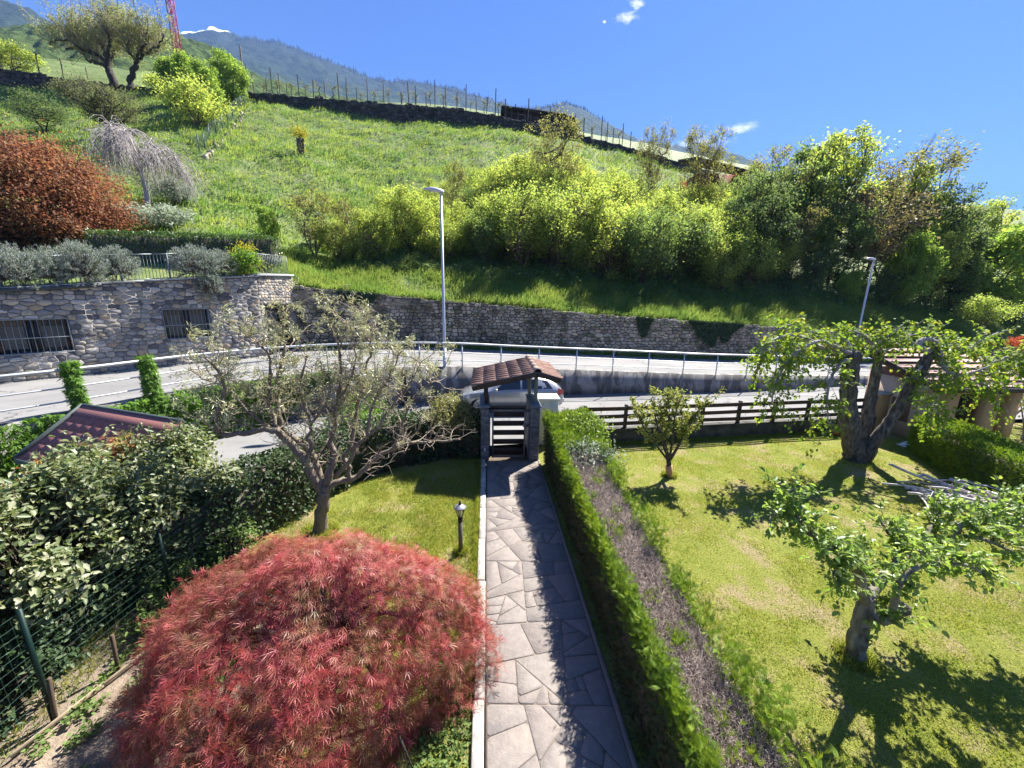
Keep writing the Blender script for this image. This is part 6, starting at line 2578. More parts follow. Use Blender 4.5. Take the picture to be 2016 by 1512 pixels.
# terrace wall in rough dark stone
tw_ = thing('terrace_wall', 'dark dry stone terrace wall along the top of the meadow', 'wall', (0, 72.3, 40))
b = B()
V = []
for x, y, z0, z1 in zip(tx, tyw, tzb, tzt):
    V += [(x, y, z0 - .5), (x, y, z1 - .1), (x, y + .6, z1 - .1)]
i = (np.arange(len(tx) - 1) * 3)[:, None]
b.add(V, [np.concatenate([i + np.array([[0, 3, 4, 1]]), i + np.array([[1, 4, 5, 2]])])])
b.build('core', 'dark_joint', tw_)
b = B()
r = np.random.default_rng(94)
polys = rubble(r, -100, 60, lambda s: float(np.interp(s, tx, tzb)), lambda s: float(np.interp(s, tx, tzt)) + .12 * math.sin(s * 2.3) + .1 * math.sin(s * .9), .35, .8, .5, 1.3, (), .03)
for p in polys:
    p = np.array(p)
    c = p.mean(0)
    slab(b, p - [c[0], 0], (c[0], float(np.interp(c[0], tx, tyw)), 0), (1, 0, 0), (0, 0, 1), (0, -1, 0), -.05, r.uniform(.03, .22), .08)
b.build('terrace_stone', 'stone_terrace', tw_, kind='stuff')

# long wooden hut, roofs in the woods, crane, fence on the slope
def at_terr(px, Y):
    x = at_y(px, 230, Y)[0]
    return np.array([x, Y, float(terr_top(x))])


hA, hB = at_y(992, 238, 75.5), at_y(1138, 254, 75.5)
ht = thing('wooden_hut', 'long low dark wooden hut on the terrace skyline', 'hut', tuple(hA))
tA, tB = at_y(996, 207, 75.5), at_y(1105, 222, 75.5)
b = B()
V = [hA + [0, 0, -2], hB + [0, 0, -2], tB + [2.4, 0, -.5], tA + [0, 0, -.3]]
V = np.array(V + [v + np.array([0, 4.0, 0]) for v in V])
b.add(V, [[[0, 1, 2, 3], [5, 4, 7, 6], [4, 0, 3, 7], [1, 5, 6, 2]]])
b.build('wall', 'wood_dark', ht)
for k in range(12):
    b = B()
    f = k / 11
    p0_, p1_ = V[0] * (1 - f) + V[1] * f, V[3] * (1 - f) + V[2] * f
    bar(b, p0_ + [0, -.06, 0], p1_ + [0, -.06, 0], .25, .06, 0, upv=(0, 1, 0))
    b.build('board', 'door_brown', ht)
b = B()
V = [tA + [-.8, -.7, -.35], tB + [.9, -.7, -.35], tB + [.9, 4.4, .25], tA + [-.8, 4.4, .25]]
V = np.array(V + [v - np.array([0, 0, .3]) for v in V])
b.add(V, [[[0, 1, 2, 3], [5, 4, 7, 6], [4, 5, 1, 0], [6, 7, 3, 2], [4, 0, 3, 7], [1, 5, 6, 2]]])
b.build('roof', 'roof_dark', ht)

rA, rB = at_y(1372, 308, 50), at_y(1500, 330, 50)
hr = thing('wooded_house', 'house with a dark sloping roof half hidden at the top of the woods', 'house', tuple(rA - [0, 0, 6]))
b = B()
V = np.array([rA, rB + [0, 0, -.6], rB + [0, 5, .8], rA + [0, 5, 1.2]])
V = np.concatenate([V, V - [0, 0, .35]])
b.add(V, [[[0, 1, 2, 3], [5, 4, 7, 6], [4, 5, 1, 0], [6, 7, 3, 2], [4, 0, 3, 7], [1, 5, 6, 2]]])
b.build('roof', 'roof_dark', hr)
b = B()
box(b, rA + [.8, .8, -7], rB + [-.8, 4.6, -.7])
b.build('wall', 'red_paint', hr)
qA = at_y(1660, 272, 58)
qB = at_y(1702, 268, 58)
hq = thing('hilltop_house', 'corner of a brown plastered house showing between the tree tops', 'house', tuple(qA - [0, 0, 12]))
b = B()
box(b, qA + [.8, 1.0, -16], qB + [-1.6, 8, -.3])
b.build('wall', 'house_plaster', hq)
b = B()
V = np.array([qA + [0, 0, 0], qB, qB + [.5, 9, .8], qA + [0, 9, .8]])
V = np.concatenate([V, V - [0, 0, .4]])
b.add(V, [[[0, 1, 2, 3], [5, 4, 7, 6], [4, 5, 1, 0], [6, 7, 3, 2], [4, 0, 3, 7], [1, 5, 6, 2]]])
b.build('roof', 'roof_brown', hq)

cr0, cr1 = at_y(352, 118, 118.0), at_y(341, -160, 118.0)
cr0 = np.array([cr1[0] * .0 + cr0[0], 118.0, cr0[2] - 8])
cr = thing('tower_crane', 'red lattice mast of a tower crane rising above the trees', 'crane', tuple(cr0))
b = B()
w = .55
H_ = cr1[2] - cr0[2]
cn = [np.array([sx * w, sy * w, 0]) for sx, sy in ((-1, -1), (1, -1), (1, 1), (-1, 1))]
for c in cn:
    bar(b, cr0 + c, cr0 + c + [0, 0, H_], .16, bev=0)
b.build('mast_leg', 'crane_red', cr)
b = B()
nz_ = int(H_ / 1.3)
P0, P1 = [], []
for k in range(nz_):
    for j_ in range(4):
        a, c = cr0 + cn[j_], cr0 + cn[(j_ + 1) % 4]
        z = k * 1.3
        P0 += [a + [0, 0, z], (a if k % 2 else c) + [0, 0, z]]
        P1 += [c + [0, 0, z], (c if k % 2 else a) + [0, 0, z + 1.3]]
sticks(b, P0, P1, .055, .055)
b.build('lattice', 'crane_red', cr)

sfp = [hit(487, 202), hit(470, 222), hit(440, 255), hit(412, 285), hit(388, 312)]
sf = thing('slope_fence', 'green mesh fence climbing the slope beside the meadow', 'fence', tuple(sfp[-1]))
f, tot = along(spline(sfp, 5))
b = B()
P0, P1 = [], []
for q in np.arange(0, tot, .35):
    p = f(q)
    p[2] = float(hill_z([p[0]], [p[1]])[0])
    P0.append(p)
    P1.append(p + [0, 0, 1.7])
sticks(b, P0, P1, .012, .012)
for z in np.arange(.1, 1.75, .2):
    sticks(b, np.array(P0[:-1]) + [0, 0, z], np.array(P0[1:]) + [0, 0, z], .012, .012)
b.build('mesh', 'wire_green', sf)
for q in np.arange(0, tot, 3.0):
    p = f(q)
    p[2] = float(hill_z([p[0]], [p[1]])[0])
    b = B()
    tube(b, [p - [0, 0, .2], p + [0, 0, 1.85]], .05, 6)
    b.build('post', 'fence_green', sf)
b = B()
r = np.random.default_rng(95)
for q in np.arange(0, tot, .28):
    p = f(q) + np.array([.9 + r.normal() * .25, r.normal() * .2, 0])
    p[2] = float(hill_z([p[0]], [p[1]])[0])
    an = np.sort(r.uniform(0, 6.28, 7))
    rad = r.uniform(.09, .22)
    slab(b, [(math.cos(a) * rad, math.sin(a) * rad) for a in an], p, (1, 0, 0), (0, 1, 0), (0, 0, 1), -.1, r.uniform(.1, .25), .06)
o = b.build('scattered_stones', 'stone_wall_small', kind='stuff')


# ------------------------------------------------------------------ creeper on the road's foot wall and on two posts
r = np.random.default_rng(101)
rs_ = np.linspace(0, rail_len, 900)
rpx = np.array([proj(rail_f(q) + [0, 0, .1])[0] if rail_f(q)[1] > 1 else -999 for q in rs_])
s_end = np.interp(650, rpx[rpx > -900], rs_[rpx > -900])
n = 15000
q = r.uniform(0.2, s_end, n)
q = q[(fbm(q * .8, q * 0, 2) > .22) | (r.random(n) < .8)]
n = len(q)
edge = np.clip((s_end - q) / 2.0, .25, 1)
p = np.array([rail_f(v) for v in q])
tg = np.array([_n(rail_f(v + .1)[:2] - rail_f(max(v - .1, 0))[:2]) for v in q])
nn = np.stack([tg[:, 1], -tg[:, 0], np.zeros(n)], 1)
zz = (p[:, 2] + .12) - r.random(n) ** .9 * 1.75 * edge
bul = .16 + .5 * np.clip(fbm(q * 1.3, zz * 1.5, 3) - .3, 0, 1)
Pp = p + nn * (.12 + bul * r.uniform(.5, 1.1, n))[:, None]
Pp[:, 2] = zz + .12 * (fbm(q * 2.2, q * 0 + 4, 2) - .3)
b = B()
leaves(b, Pp, rdir(r, n, (0, 0, -.7)) + nn * .4, nn * .7 + rdir(r, n, (0, 0, .6)) * .8, r.uniform(.10, .17, n), r.uniform(.09, .15, n), LOBED)
o = b.build('creeper', 'leaf_creeper')
tag(o, 'bright green creeper covering the wall below the road', 'creeper')
for px, tp_, lab, hw_ in ((152, 716, 'creeper column on the railing post nearest the shed', .15), (293, 704, 'bushier creeper column on the second railing post', .17)):
    s_ = np.interp(px + 4, rpx[rpx > -900], rs_[rpx > -900])
    p = rail_f(s_)
    t2 = _n(rail_f(s_ + .1)[:2] - rail_f(s_ - .1)[:2])
    p = p + np.array([t2[1], -t2[0], 0]) * .15
    topz = at_y(px - 6, tp_, p[1])[2]
    root = thing('creeper_column', lab, 'creeper', tuple(p), 'creeper columns on railing posts')
    n = 1150
    k = r.random(n)
    hz_ = p[2] - .45 + k * (topz - p[2] + .5)
    a = r.uniform(0, 6.28, n)
    lobe = .55 + 1.0 * fbm(hz_ * 2.2 + px, a * .9, 3)
    rad = hw_ * lobe * (1.25 - .45 * k)
    Pp = np.stack([p[0] + np.cos(a) * rad - .05 * k, p[1] + np.sin(a) * rad, hz_], 1)
    N = np.stack([np.cos(a), np.sin(a), .5 + 0 * a], 1) + rdir(r, n) * .5
    b = B()
    leaves(b, Pp, rdir(r, n, (0, 0, -.5)), N, r.uniform(.08, .14, n), r.uniform(.07, .12, n), LOBED)
    b.build('foliage', 'leaf_creeper', root, kind='stuff')
    b = B()
    tube(b, spline([p + [0, 0, -.5], p + [.02, .02, .2], p * [1, 1, 0] + [0, 0, topz - .1]], 4), .025, 6)
    b.build('stem', 'bark_brown', root)

# ------------------------------------------------------------------ ivy hedge between garden and lane
HP = [(-.17, 10.95), (-1.2, 10.95), (-2.6, 10.35), (-3.75, 9.4), (-4.35, 8.0), (-4.95, 6.6), (-5.6, 5.4)]
box_hedge('ivy_hedge', 'dark ivy hedge curving behind the olive tree from the gate', spline([(*q, 0) for q in HP], 4)[:, :2], .8, 1.32, lambda x, y: 0.0, 'leaf_ivy', 21000, .075, 111, ratio=.85,
          tmpl=OVAL, wob=.10, upb=.1)
t_ = crown_tree('rounded_shrub', 'rounded shrub with pale yellowish leaf tips at the gate pillar', 'shrub', 112, 1.15, .75, 'leaf_pittosporum', 'bark_brown', 70, 80, .075, .05, .05, 4, spread=.2, tmpl=OVAL, ratio=.42)
t_.location = (-.95, 10.75, .75)
t_ = crown_tree('leafy_shrub', 'fresh green shrub growing at the lane behind the olive tree', 'shrub', 113, 1.3, .9, 'leaf_creeper', 'bark_brown', 40, 60, .08, .05, .05, 4, spread=.22, tmpl=OVAL, ratio=.6)
t_.location = (-3.7, 10.9, .45)

# ------------------------------------------------------------------ big variegated shrubs behind the wire fence
r = np.random.default_rng(121)


def broad_shrub(label, blobs, seed, leaf='leaf_variegated', size=.092, dens=560, singles=70, name='variegated_shrub', group='variegated shrubs behind the wire fence', tmpl=OVAL):
    r = np.random.default_rng(seed)
    base = np.array([blobs[0][0][0], blobs[0][0][1], 0.0])
    root = thing(name, label, 'shrub', tuple(base), group)
    bt = B()
    PP, DD, NN = [], [], []
    for c, rad in blobs:
        c, rad = np.array(c, float), np.array(rad, float)
        nsp = int(dens * (rad[0] * rad[1] + rad[0] * rad[2] + rad[1] * rad[2]) / 3)
        ks = int(9 + 10 * rad.mean())                              # boughs: lumps of leaves with dark hollows between
        ds = rdir(r, ks, (0.1, 0.1, .35))
        sub_ = c + ds * rad * r.uniform(.55, 1.0, ks)[:, None]
        pick = r.integers(0, ks, nsp)
        d = rdir(r, nsp, (0, 0, .1))
        e = sub_[pick] + d * (rad.mean() * r.uniform(.10, .40, nsp))[:, None]
        d = (d + ds[pick]) * .5
        e[:, 2] = np.maximum(e[:, 2], .08)
        s_ = c * [1, 1, .5] + (e - c) * .25
        m = (s_ + e) / 2 + r.normal(size=e.shape) * .1 + [0, 0, .1]
        tw = [np.array([a_, b_, c_]) for a_, b_, c_ in zip(s_, m, e)]
        twig_sticks(bt, tw[::2], .014, .003)
        for k in range(11):
            t = r.uniform(.55, 1.05, nsp)[:, None]
            p = m * (1 - t) * 1.0 + e * t if False else np.where(t < 1, m + (e - m) * t, e)
            PP.append(p + r.normal(size=p.shape) * .075)
            DD.append(d * .7 + rdir(r, nsp, (0, 0, -.35)))
            NN.append(rdir(r, nsp, (0.15, 0.1, 1.0), .75) + d * .4)
    bt.build('branches', 'bark_brown', root)
    PP, DD, NN = np.concatenate(PP), np.concatenate(DD), np.concatenate(NN)
    L = size * r.uniform(.6, 1.25, len(PP))
    dist = np.linalg.norm(PP - [0, 0, EYE], axis=1)
    near = np.argsort(dist)[:singles * 3:3]                        # the leaves that show largest stand as leaves of their own
    for i_ in near:
        b = B()
        leaves(b, PP[i_:i_ + 1], DD[i_:i_ + 1], NN[i_:i_ + 1], L[i_] * 1.15, L[i_] * .66, tmpl)
        b.build('leaf', leaf, root)
    keep = np.ones(len(PP), bool)
    keep[near] = False
    b = B()
    leaves(b, PP[keep], DD[keep], NN[keep], L[keep], L[keep] * .58, tmpl)
    b.build('foliage', leaf, root, kind='stuff')
    return root


broad_shrub('large pale leaved shrub spilling over the green wire fence', [((-5.85, 4.75, 1.3), (.9, 1.0, 1.15)), ((-5.3, 5.6, 1.5), (.65, .7, .75)), ((-6.4, 5.7, 1.45), (.85, .8, 1.05))], 122)
broad_shrub('tall variegated shrub rising in front of the red shingle shed', [((-5.95, 7.0, 1.25), (.8, .8, 1.1)), ((-5.5, 6.6, 1.2), (.8, .7, .8)), ((-6.7, 6.4, .95), (.7, .7, .75))], 123)
broad_shrub('shaded leafy shrub at the wire fence near the frame corner', [((-5.9, 3.1, 1.15), (.75, 1.0, 1.05)), ((-6.9, 4.2, 1.35), (1.0, 1.0, 1.15)), ((-5.75, 2.0, .95), (.6, .9, .95)), ((-6.8, 2.4, 1.2), (.8, 1.0, 1.1))], 124)
broad_shrub('dark leaved bush added as deep shade below the shrubs behind the wire fence', [((-5.45, 3.9, .45), (.4, .9, .5)), ((-5.5, 2.4, .45), (.4, 1.0, .5)), ((-5.4, 5.2, .5), (.4, .7, .55))], 128, 'leaf_ivy', .075, 700, 0, 'shade_bush', None)  # low dark leaves added to stand in for the deep shade here
broad_shrub('reddish grapevine with amber leaves over the shed roof edge', [((-7.35, 6.65, 1.55), (.5, .35, .30)), ((-6.75, 7.05, 1.75), (.5, .3, .25)), ((-7.7, 6.25, 1.2), (.35, .3, .35))], 125, 'leaf_grapevine', .13, 900, 60,
            'grapevine', None, LOBED)
broad_shrub('dark green shrub below the pale leaved shrubs at the garden shed', [((-8.3, 6.0, .35), (.8, .6, .4)), ((-9.4, 6.9, .35), (.8, .5, .4))], 126, 'leaf_green', .09, 420, 0, 'leafy_shrub', None)
broad_shrub('low ground ivy along the foot of the wire fence', [((-4.95, 5.7, .12), (.35, .6, .3)), ((-4.75, 4.9, .10), (.25, .5, .22)), ((-4.55, 6.3, .15), (.35, .5, .35))], 127, 'leaf_weed', .06, 900, 0, 'ground_ivy', None)

# ------------------------------------------------------------------ olive tree
r = np.random.default_rng(131)
ov = thing('olive_tree', 'gnarled pruned olive tree with sparse grey foliage on the small lawn', 'tree', (-3.35, 7.14, 0))
OL = [([(630, 1052, 7.14), (633, 1010, 7.12), (637, 975, 7.1), (640, 955, 7.1)], .16, .13),
      ([(637, 975, 7.1), (615, 935, 7.05), (600, 905, 7.0), (580, 882, 7.0), (560, 862, 6.95), (545, 850, 6.9), (515, 845, 6.85), (480, 853, 6.75), (440, 856, 6.7), (428, 845, 6.65), (430, 815, 6.6), (442, 775, 6.55), (432, 735, 6.5), (405, 705, 6.45)], .10, .02),
      ([(640, 960, 7.1), (622, 920, 7.15), (612, 890, 7.15), (590, 870, 7.2), (560, 850, 7.25)], .09, .05),
      ([(560, 855, 7.2), (546, 800, 7.2), (550, 750, 7.2), (556, 710, 7.2), (561, 688, 7.2), (556, 655, 7.2), (570, 625, 7.2)], .055, .012),
      ([(548, 845, 6.95), (530, 800, 7.0), (532, 750, 7.0), (528, 700, 7.05), (500, 670, 7.0), (470, 640, 7.0)], .045, .01),
      ([(600, 905, 7.0), (612, 885, 7.0), (608, 860, 7.0), (612, 835, 7.0), (600, 800, 7.0), (590, 760, 7.0), (605, 700, 7.0)], .055, .012),
      ([(612, 835, 7.0), (632, 810, 7.0), (650, 770, 7.0), (640, 720, 7.05)], .035, .01),
      ([(640, 955, 7.1), (652, 920, 7.15), (660, 895, 7.2), (650, 870, 7.2), (658, 840, 7.2), (664, 790, 7.2), (672, 740, 7.2), (665, 680, 7.2), (650, 640, 7.2)], .085, .014),
      ([(638, 970, 7.1), (660, 950, 7.2), (690, 945, 7.25), (712, 930, 7.3), (735, 905, 7.35), (770, 885, 7.4), (800, 875, 7.4), (840, 870, 7.4), (880, 868, 7.4), (905, 865, 7.4)], .085, .015),
      ([(690, 945, 7.25), (684, 915, 7.25), (676, 898, 7.25), (690, 880, 7.3), (698, 840, 7.35), (704, 800, 7.4), (715, 760, 7.4), (722, 715, 7.4), (735, 690, 7.45), (715, 650, 7.45), (718, 612, 7.45)], .06, .01),
      ([(660, 940, 7.15), (690, 905, 7.1), (700, 880, 7.05), (722, 860, 7.0), (728, 820, 7.0), (742, 780, 7.0), (770, 740, 7.0), (790, 690, 7.0)], .055, .012),
      ([(722, 860, 7.0), (745, 840, 6.95), (770, 800, 6.95), (800, 760, 6.9), (830, 715, 6.9)], .035, .01),
      ([(770, 885, 7.4), (790, 850, 7.4), (800, 810, 7.4), (840, 760, 7.4), (870, 735, 7.4)], .035, .008),
      ([(545, 850, 6.9), (500, 820, 6.9), (470, 790, 6.9), (445, 760, 6.9), (400, 745, 6.9), (372, 722, 6.9)], .035, .01),
      ([(664, 790, 7.2), (690, 750, 7.2), (700, 700, 7.25), (690, 640, 7.25)], .025, .008)]
b = B()
limbs = []
for pts_, r0, r1 in OL:
    P = spline([at_y(*q) for q in pts_], 4)
    P = P + r.normal(size=P.shape) * .012
    P[0] = at_y(*pts_[0])
    tube(b, P, np.linspace(r0, r1, len(P)) * r.uniform(.75, 1.0, len(P)), 8)
    limbs.append(P)
obase = limbs[0][0]
limb_o = b
b.build('trunk', 'bark_olive', ov, smooth=True)
tw = []
for P, (pts_, r0, r1) in zip(limbs[1:], OL[1:]):
    f, tot = along(P)
    tw += grow_twigs(r, P, int(9 * tot), (.35, .95), (.12, 0, .75), .22, 1, .28, 5)
tw2 = []
for q in tw:
    tw2 += grow_twigs(r, q, 4, (.12, .42), (.10, 0, .35), .2, 1, .3, 3)
b = B()
twig_sticks(b, tw, .012, .003)
twig_sticks(b, tw2, .005, .002)
b.build('twigs', 'twig_tan', ov)
alltw = [q for q in tw2 if q[-1][2] > 1.4]
sel = [q for q in alltw if r.random() < np.clip((q[-1][2] - 2.0) / 1.9, .04, .62)]
b = B()
twig_leaves(b, r, sel, 26, .08, .2, LANCE, droop=-.15, t0=.3, clump=.03, upn=.6, wind=(.35, 0, 0))
b.build('crown', 'leaf_olive', ov, kind='stuff')

# ------------------------------------------------------------------ red cut-leaved maple
r = np.random.default_rng(141)
MC = np.array([-1.92, 3.9])
mp = thing('red_maple', 'large mounded red laceleaf maple beside the stone path', 'maple', (*MC, 0))


def maple_top(x, y):
    a = np.arctan2(y - MC[1], x - MC[0])
    rr = 2.0 + .07 * np.sin(3 * a + .9) + .06 * np.sin(5 * a + 2)
    rr = rr * (1 - .13 * np.clip(-np.sin(a), 0, 1))
    rr = rr * np.where(np.cos(a) > 0, 1 - .16 * np.clip(-np.sin(2 * a), 0, 1), 1.04 - .10 * np.clip(-np.sin(a), 0, 1))
    q = np.hypot((x - MC[0]) / 1.02, (y - MC[1]) / np.where(y > MC[1], .66, .93)) / rr
    return 1.86 * np.sqrt(np.clip(1 - np.clip(q, 0, 1) ** 2.3, 0, 1)), q


n = 15500
x, y = r.uniform(MC[0] - 2.5, MC[0] + 2.5, n * 2), r.uniform(MC[1] - 2.2, MC[1] + 2.2, n * 2)
zt_, q = maple_top(x, y)
ok = q < 1
x, y, zt_, q = x[ok][:n], y[ok][:n], zt_[ok][:n], q[ok][:n]
e = .02
gx = (maple_top(x + e, y)[0] - zt_) / e
gy_ = (maple_top(x, y + e)[0] - zt_) / e
N0 = np.stack([-gx, -gy_, np.ones_like(gx)], 1)
N0 /= np.linalg.norm(N0, axis=1)[:, None]
layer = fbm(x * 2.4 + 5, y * 2.4, 3)
depth = (layer - .62) * .42 - .16 * r.random(len(x)) ** 1.5
P = np.stack([x, y, np.maximum(zt_, .12)], 1) + N0 * depth[:, None]
# the flanks are steep, so they need leaves of their own
a = r.uniform(0, 6.283, 9500)
zf_ = r.random(9500) ** 1.0 * 1.25 + .06
rr = []
for aa, zz in zip(a, zf_):
    lo_, hi_ = 0.0, 2.6
    for _ in range(14):
        m_ = (lo_ + hi_) / 2
        if maple_top(np.array([MC[0] + math.cos(aa) * m_]), np.array([MC[1] + math.sin(aa) * m_]))[0][0] > zz:
            lo_ = m_
        else:
            hi_ = m_
    rr.append(lo_)
rr = np.array(rr)
Nf = np.stack([np.cos(a), np.sin(a), .35 + 0 * a], 1)
Pf = np.stack([MC[0] + np.cos(a) * rr, MC[1] + np.sin(a) * rr, zf_], 1) + Nf * ((fbm(a * 3.5, zf_ * 3.5, 3) - .55) * .45 - .10 * r.random(len(a)))[:, None]
P = np.concatenate([P, Pf])
N0 = np.concatenate([N0, Nf])
pick = r.permutation(len(P))[:6800]                               # hanging tassels of leaves, overlapping like thatch
P, N0 = P[pick], N0[pick]
bumpy = fbm(P[:, 0] * 1.9 + 3, P[:, 1] * 1.9 + P[:, 2], 3) - .47
bumpy = bumpy + .6 * (fbm(P[:, 0] * 4.2, P[:, 1] * 4.2 + P[:, 2] * 2, 2) - .37)
P = P + N0 * (bumpy * .42)[:, None]
out = np.stack([P[:, 0] - MC[0], P[:, 1] - MC[1], 0 * P[:, 0]], 1)
out /= np.linalg.norm(out, axis=1)[:, None] + 1e-6
d0 = out * .75 - N0 * (N0 * out).sum(1)[:, None] * .35 + [0, 0, -.12] + rdir(r, len(P)) * .6
d0 /= np.linalg.norm(d0, axis=1)[:, None]
k = 6
Pc, Dc, Nc = np.repeat(P, k, 0), np.repeat(d0, k, 0), np.repeat(N0, k, 0)
t_ = r.random(len(Pc))
P = Pc + Dc * (t_ * .22 - .08)[:, None] + Nc * (.05 - .09 * t_)[:, None] + r.normal(size=Pc.shape) * .028
P[:, 2] = np.maximum(P[:, 2], .04)
D = Dc + rdir(r, len(P), (0, 0, -.25)) * .6
NN = Nc + rdir(r, len(P)) * .45
b = B()
L = r.uniform(.06, .108, len(P))
leaves(b, P, D, NN, L, L, PALM)
b.build('crown', 'leaf_redmaple', mp, kind='stuff')
b = B()
tube(b, spline([(*MC, -.1), (*(MC + [.05, 0]), .4), (*(MC - [.1, 0]), .9)], 4), np.linspace(.12, .07, 9), 8)
P0, P1 = [], []
for k in range(26):
    a = k * 2.4
    rad = r.uniform(.9, 1.8)
    e = np.array([MC[0] + math.cos(a) * rad, MC[1] + math.sin(a) * rad * .85, 0])
    e[2] = max(.15, float(maple_top(np.array([e[0]]), np.array([e[1]]))[0][0]) - .42)
    mx_, my_ = (MC[0] + e[0]) / 2, (MC[1] + e[1]) / 2
    tube(b, spline([(*MC, .6), (mx_, my_, float(maple_top(np.array([mx_]), np.array([my_]))[0][0]) - .55), e], 4), np.linspace(.045, .008, 9), 5)
tw = grow_twigs(r, [(*MC, .8), (*MC, 1.3)], 110, (.4, .9), (0, 0, -.5), 0, 1, .3, 5)
twig_sticks(b, tw, .01, .003)
b.build('branches', 'bark_dark', mp)

# ------------------------------------------------------------------ thuja hedge along the path
r = np.random.default_rng(151)
th = thing('conifer_hedge', 'clipped conifer hedge with a bare brown top between the path and the big lawn', 'hedge', (2.0, 5.5, 0))
HX = (1.66, 2.42)
hw_at = lambda y: np.interp(y, [-2, 3, 6, 9.6, 10.4], [2.38, 2.42, 2.55, 2.78, 2.6])
hz_at = lambda y: np.interp(y, [-2, 3, 7.5, 8.6, 9.6, 10.4], [1.18, 1.18, 1.2, 1.32, 1.45, 1.35])
b = B()
yy = np.linspace(-2, 10.25, 30)
V = []
for y in yy:
    V += [(HX[0] + .05, y, 0), (HX[0] + .05, y, hz_at(y) - .07), (hw_at(y) - .08, y, hz_at(y) - .07), (hw_at(y) - .08, y, 0)]
i = (np.arange(29) * 4)[:, None]
b.add(V, [np.concatenate([i + np.array([[q, q + 4, (q + 1) % 4 + 4, (q + 1) % 4]]) for q in range(4)]), [[0, 1, 2, 3]], [[119, 118, 117, 116]]])
b.build('branches', 'twig_brown', th)
# brown clipped top: countless dead twig ends
n = 30000
y = r.uniform(-1.5, 9.3, n) ** 1.0
y = -1.5 + 10.8 * r.random(n) ** 1.15
x = HX[0] + .12 + (hw_at(y) - HX[0] - .2) * r.random(n)
z = hz_at(y) - .10 + .05 * r.random(n) + .05 * (fbm(x * 5, y * 5, 2) - .4)
P0 = np.stack([x, y, z], 1)
d = rdir(r, n, (0, 0, .75))
sb_ = B()
sticks(sb_, P0, P0 + d * r.uniform(.05, .14, n)[:, None], .0045, .002)
sb_.build('clipped_twigs', 'twig_dead', th, kind='stuff')
b = B()


def fringe(n, xf, yf, zf, size, bias, bm, mat_i=0, dirw=.6, tmpl=SPRAY):
    P = np.stack([xf, yf, zf], 1)
    D = rdir(r, n, bias, dirw)
    leaves(bm, P, D, rdir(r, n, (-.3, -.8, .4)), size * r.uniform(.6, 1.35, n), size * .9 * r.uniform(.7, 1.2, n), tmpl)


# green growth along the left shoulder, in plumes
pl = [(-1.6 + k * .20 + r.normal() * .05) for k in range(56)]
for yc in pl:
    n = int(r.uniform(240, 380))
    hgt = r.uniform(.08, .24)
    wid = r.uniform(.05, .10)
    x = HX[0] + .03 + r.normal(size=n) * wid * .55
    y = yc + r.normal(size=n) * .11
    z = hz_at(y) - .22 + r.random(n) * (hgt + .22)
    fringe(n, x, y, z, .088, (0, -.1, .75), b, dirw=.8)
# separate green tufts along the lawn side
yc = -1.4
while yc < 9.0:
    n = int(r.uniform(330, 760))
    wid = r.uniform(.07, .16)
    y = yc + r.normal(size=n) * wid
    x = hw_at(y) - .02 + r.normal(size=n) * .075
    z = hz_at(y) - .45 + r.random(n) * r.uniform(.5, .85)
    fringe(n, x, y, z, .088, (0.1, 0, .75), b, dirw=.8)
    yc += r.uniform(.42, .95)
# a few shoots through the brown top
for _ in range(26):
    n = 26
    y0_ = r.uniform(-1, 9)
    x0_ = r.uniform(HX[0] + .25, hw_at(y0_) - .25)
    fringe(n, x0_ + r.normal(size=n) * .05, y0_ + r.normal(size=n) * .06, hz_at(y0_) - .06 + .12 * r.random(n), .08, (0, 0, 1.2), b)
# bushy end by the gate
n = 9500
y = 8.1 + 2.3 * r.random(n) ** .8
x = HX[0] - .06 + (hw_at(y) - HX[0] + .12) * r.random(n)
z = hz_at(y) - .18 + .42 * r.random(n) * (.3 + 1.3 * fbm(x * 2.2, y * 2.2, 3))
fringe(n, x, y, z, .105, (0, -.1, .9), b, dirw=.8)
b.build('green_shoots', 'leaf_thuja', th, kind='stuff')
b = B()
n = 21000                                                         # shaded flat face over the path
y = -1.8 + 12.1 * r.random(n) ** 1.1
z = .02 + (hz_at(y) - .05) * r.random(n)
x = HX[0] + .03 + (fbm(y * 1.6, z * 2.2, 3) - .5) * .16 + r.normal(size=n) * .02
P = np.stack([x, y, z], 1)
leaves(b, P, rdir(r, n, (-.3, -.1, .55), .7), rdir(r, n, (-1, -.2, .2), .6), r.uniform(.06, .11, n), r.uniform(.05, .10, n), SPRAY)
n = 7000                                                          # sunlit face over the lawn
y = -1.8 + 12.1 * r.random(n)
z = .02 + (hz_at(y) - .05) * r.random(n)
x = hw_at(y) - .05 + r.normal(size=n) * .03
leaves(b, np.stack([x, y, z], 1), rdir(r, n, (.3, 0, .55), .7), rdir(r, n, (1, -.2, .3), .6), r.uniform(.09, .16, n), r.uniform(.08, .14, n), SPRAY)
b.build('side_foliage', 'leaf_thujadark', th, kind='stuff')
t_ = crown_tree('climbing_plant', 'loose pale green climber sprawling over the hedge end near the timber fence', 'climber', 152, .75, .62, 'leaf_kaki', 'bark_brown', 42, 34, .065, .0, .02, 4, spread=.26, tmpl=OVAL)
t_.location = (2.55, 9.2, 1.05)
t_ = crown_tree('climbing_plant', 'silvery climber woven through the hedge halfway along its bushy end', 'climber', 153, .5, .55, 'leaf_silver', 'bark_brown', 34, 30, .06, .0, .02, 4, spread=.26, tmpl=OVAL)
t_.location = (2.35, 7.9, 1.0)

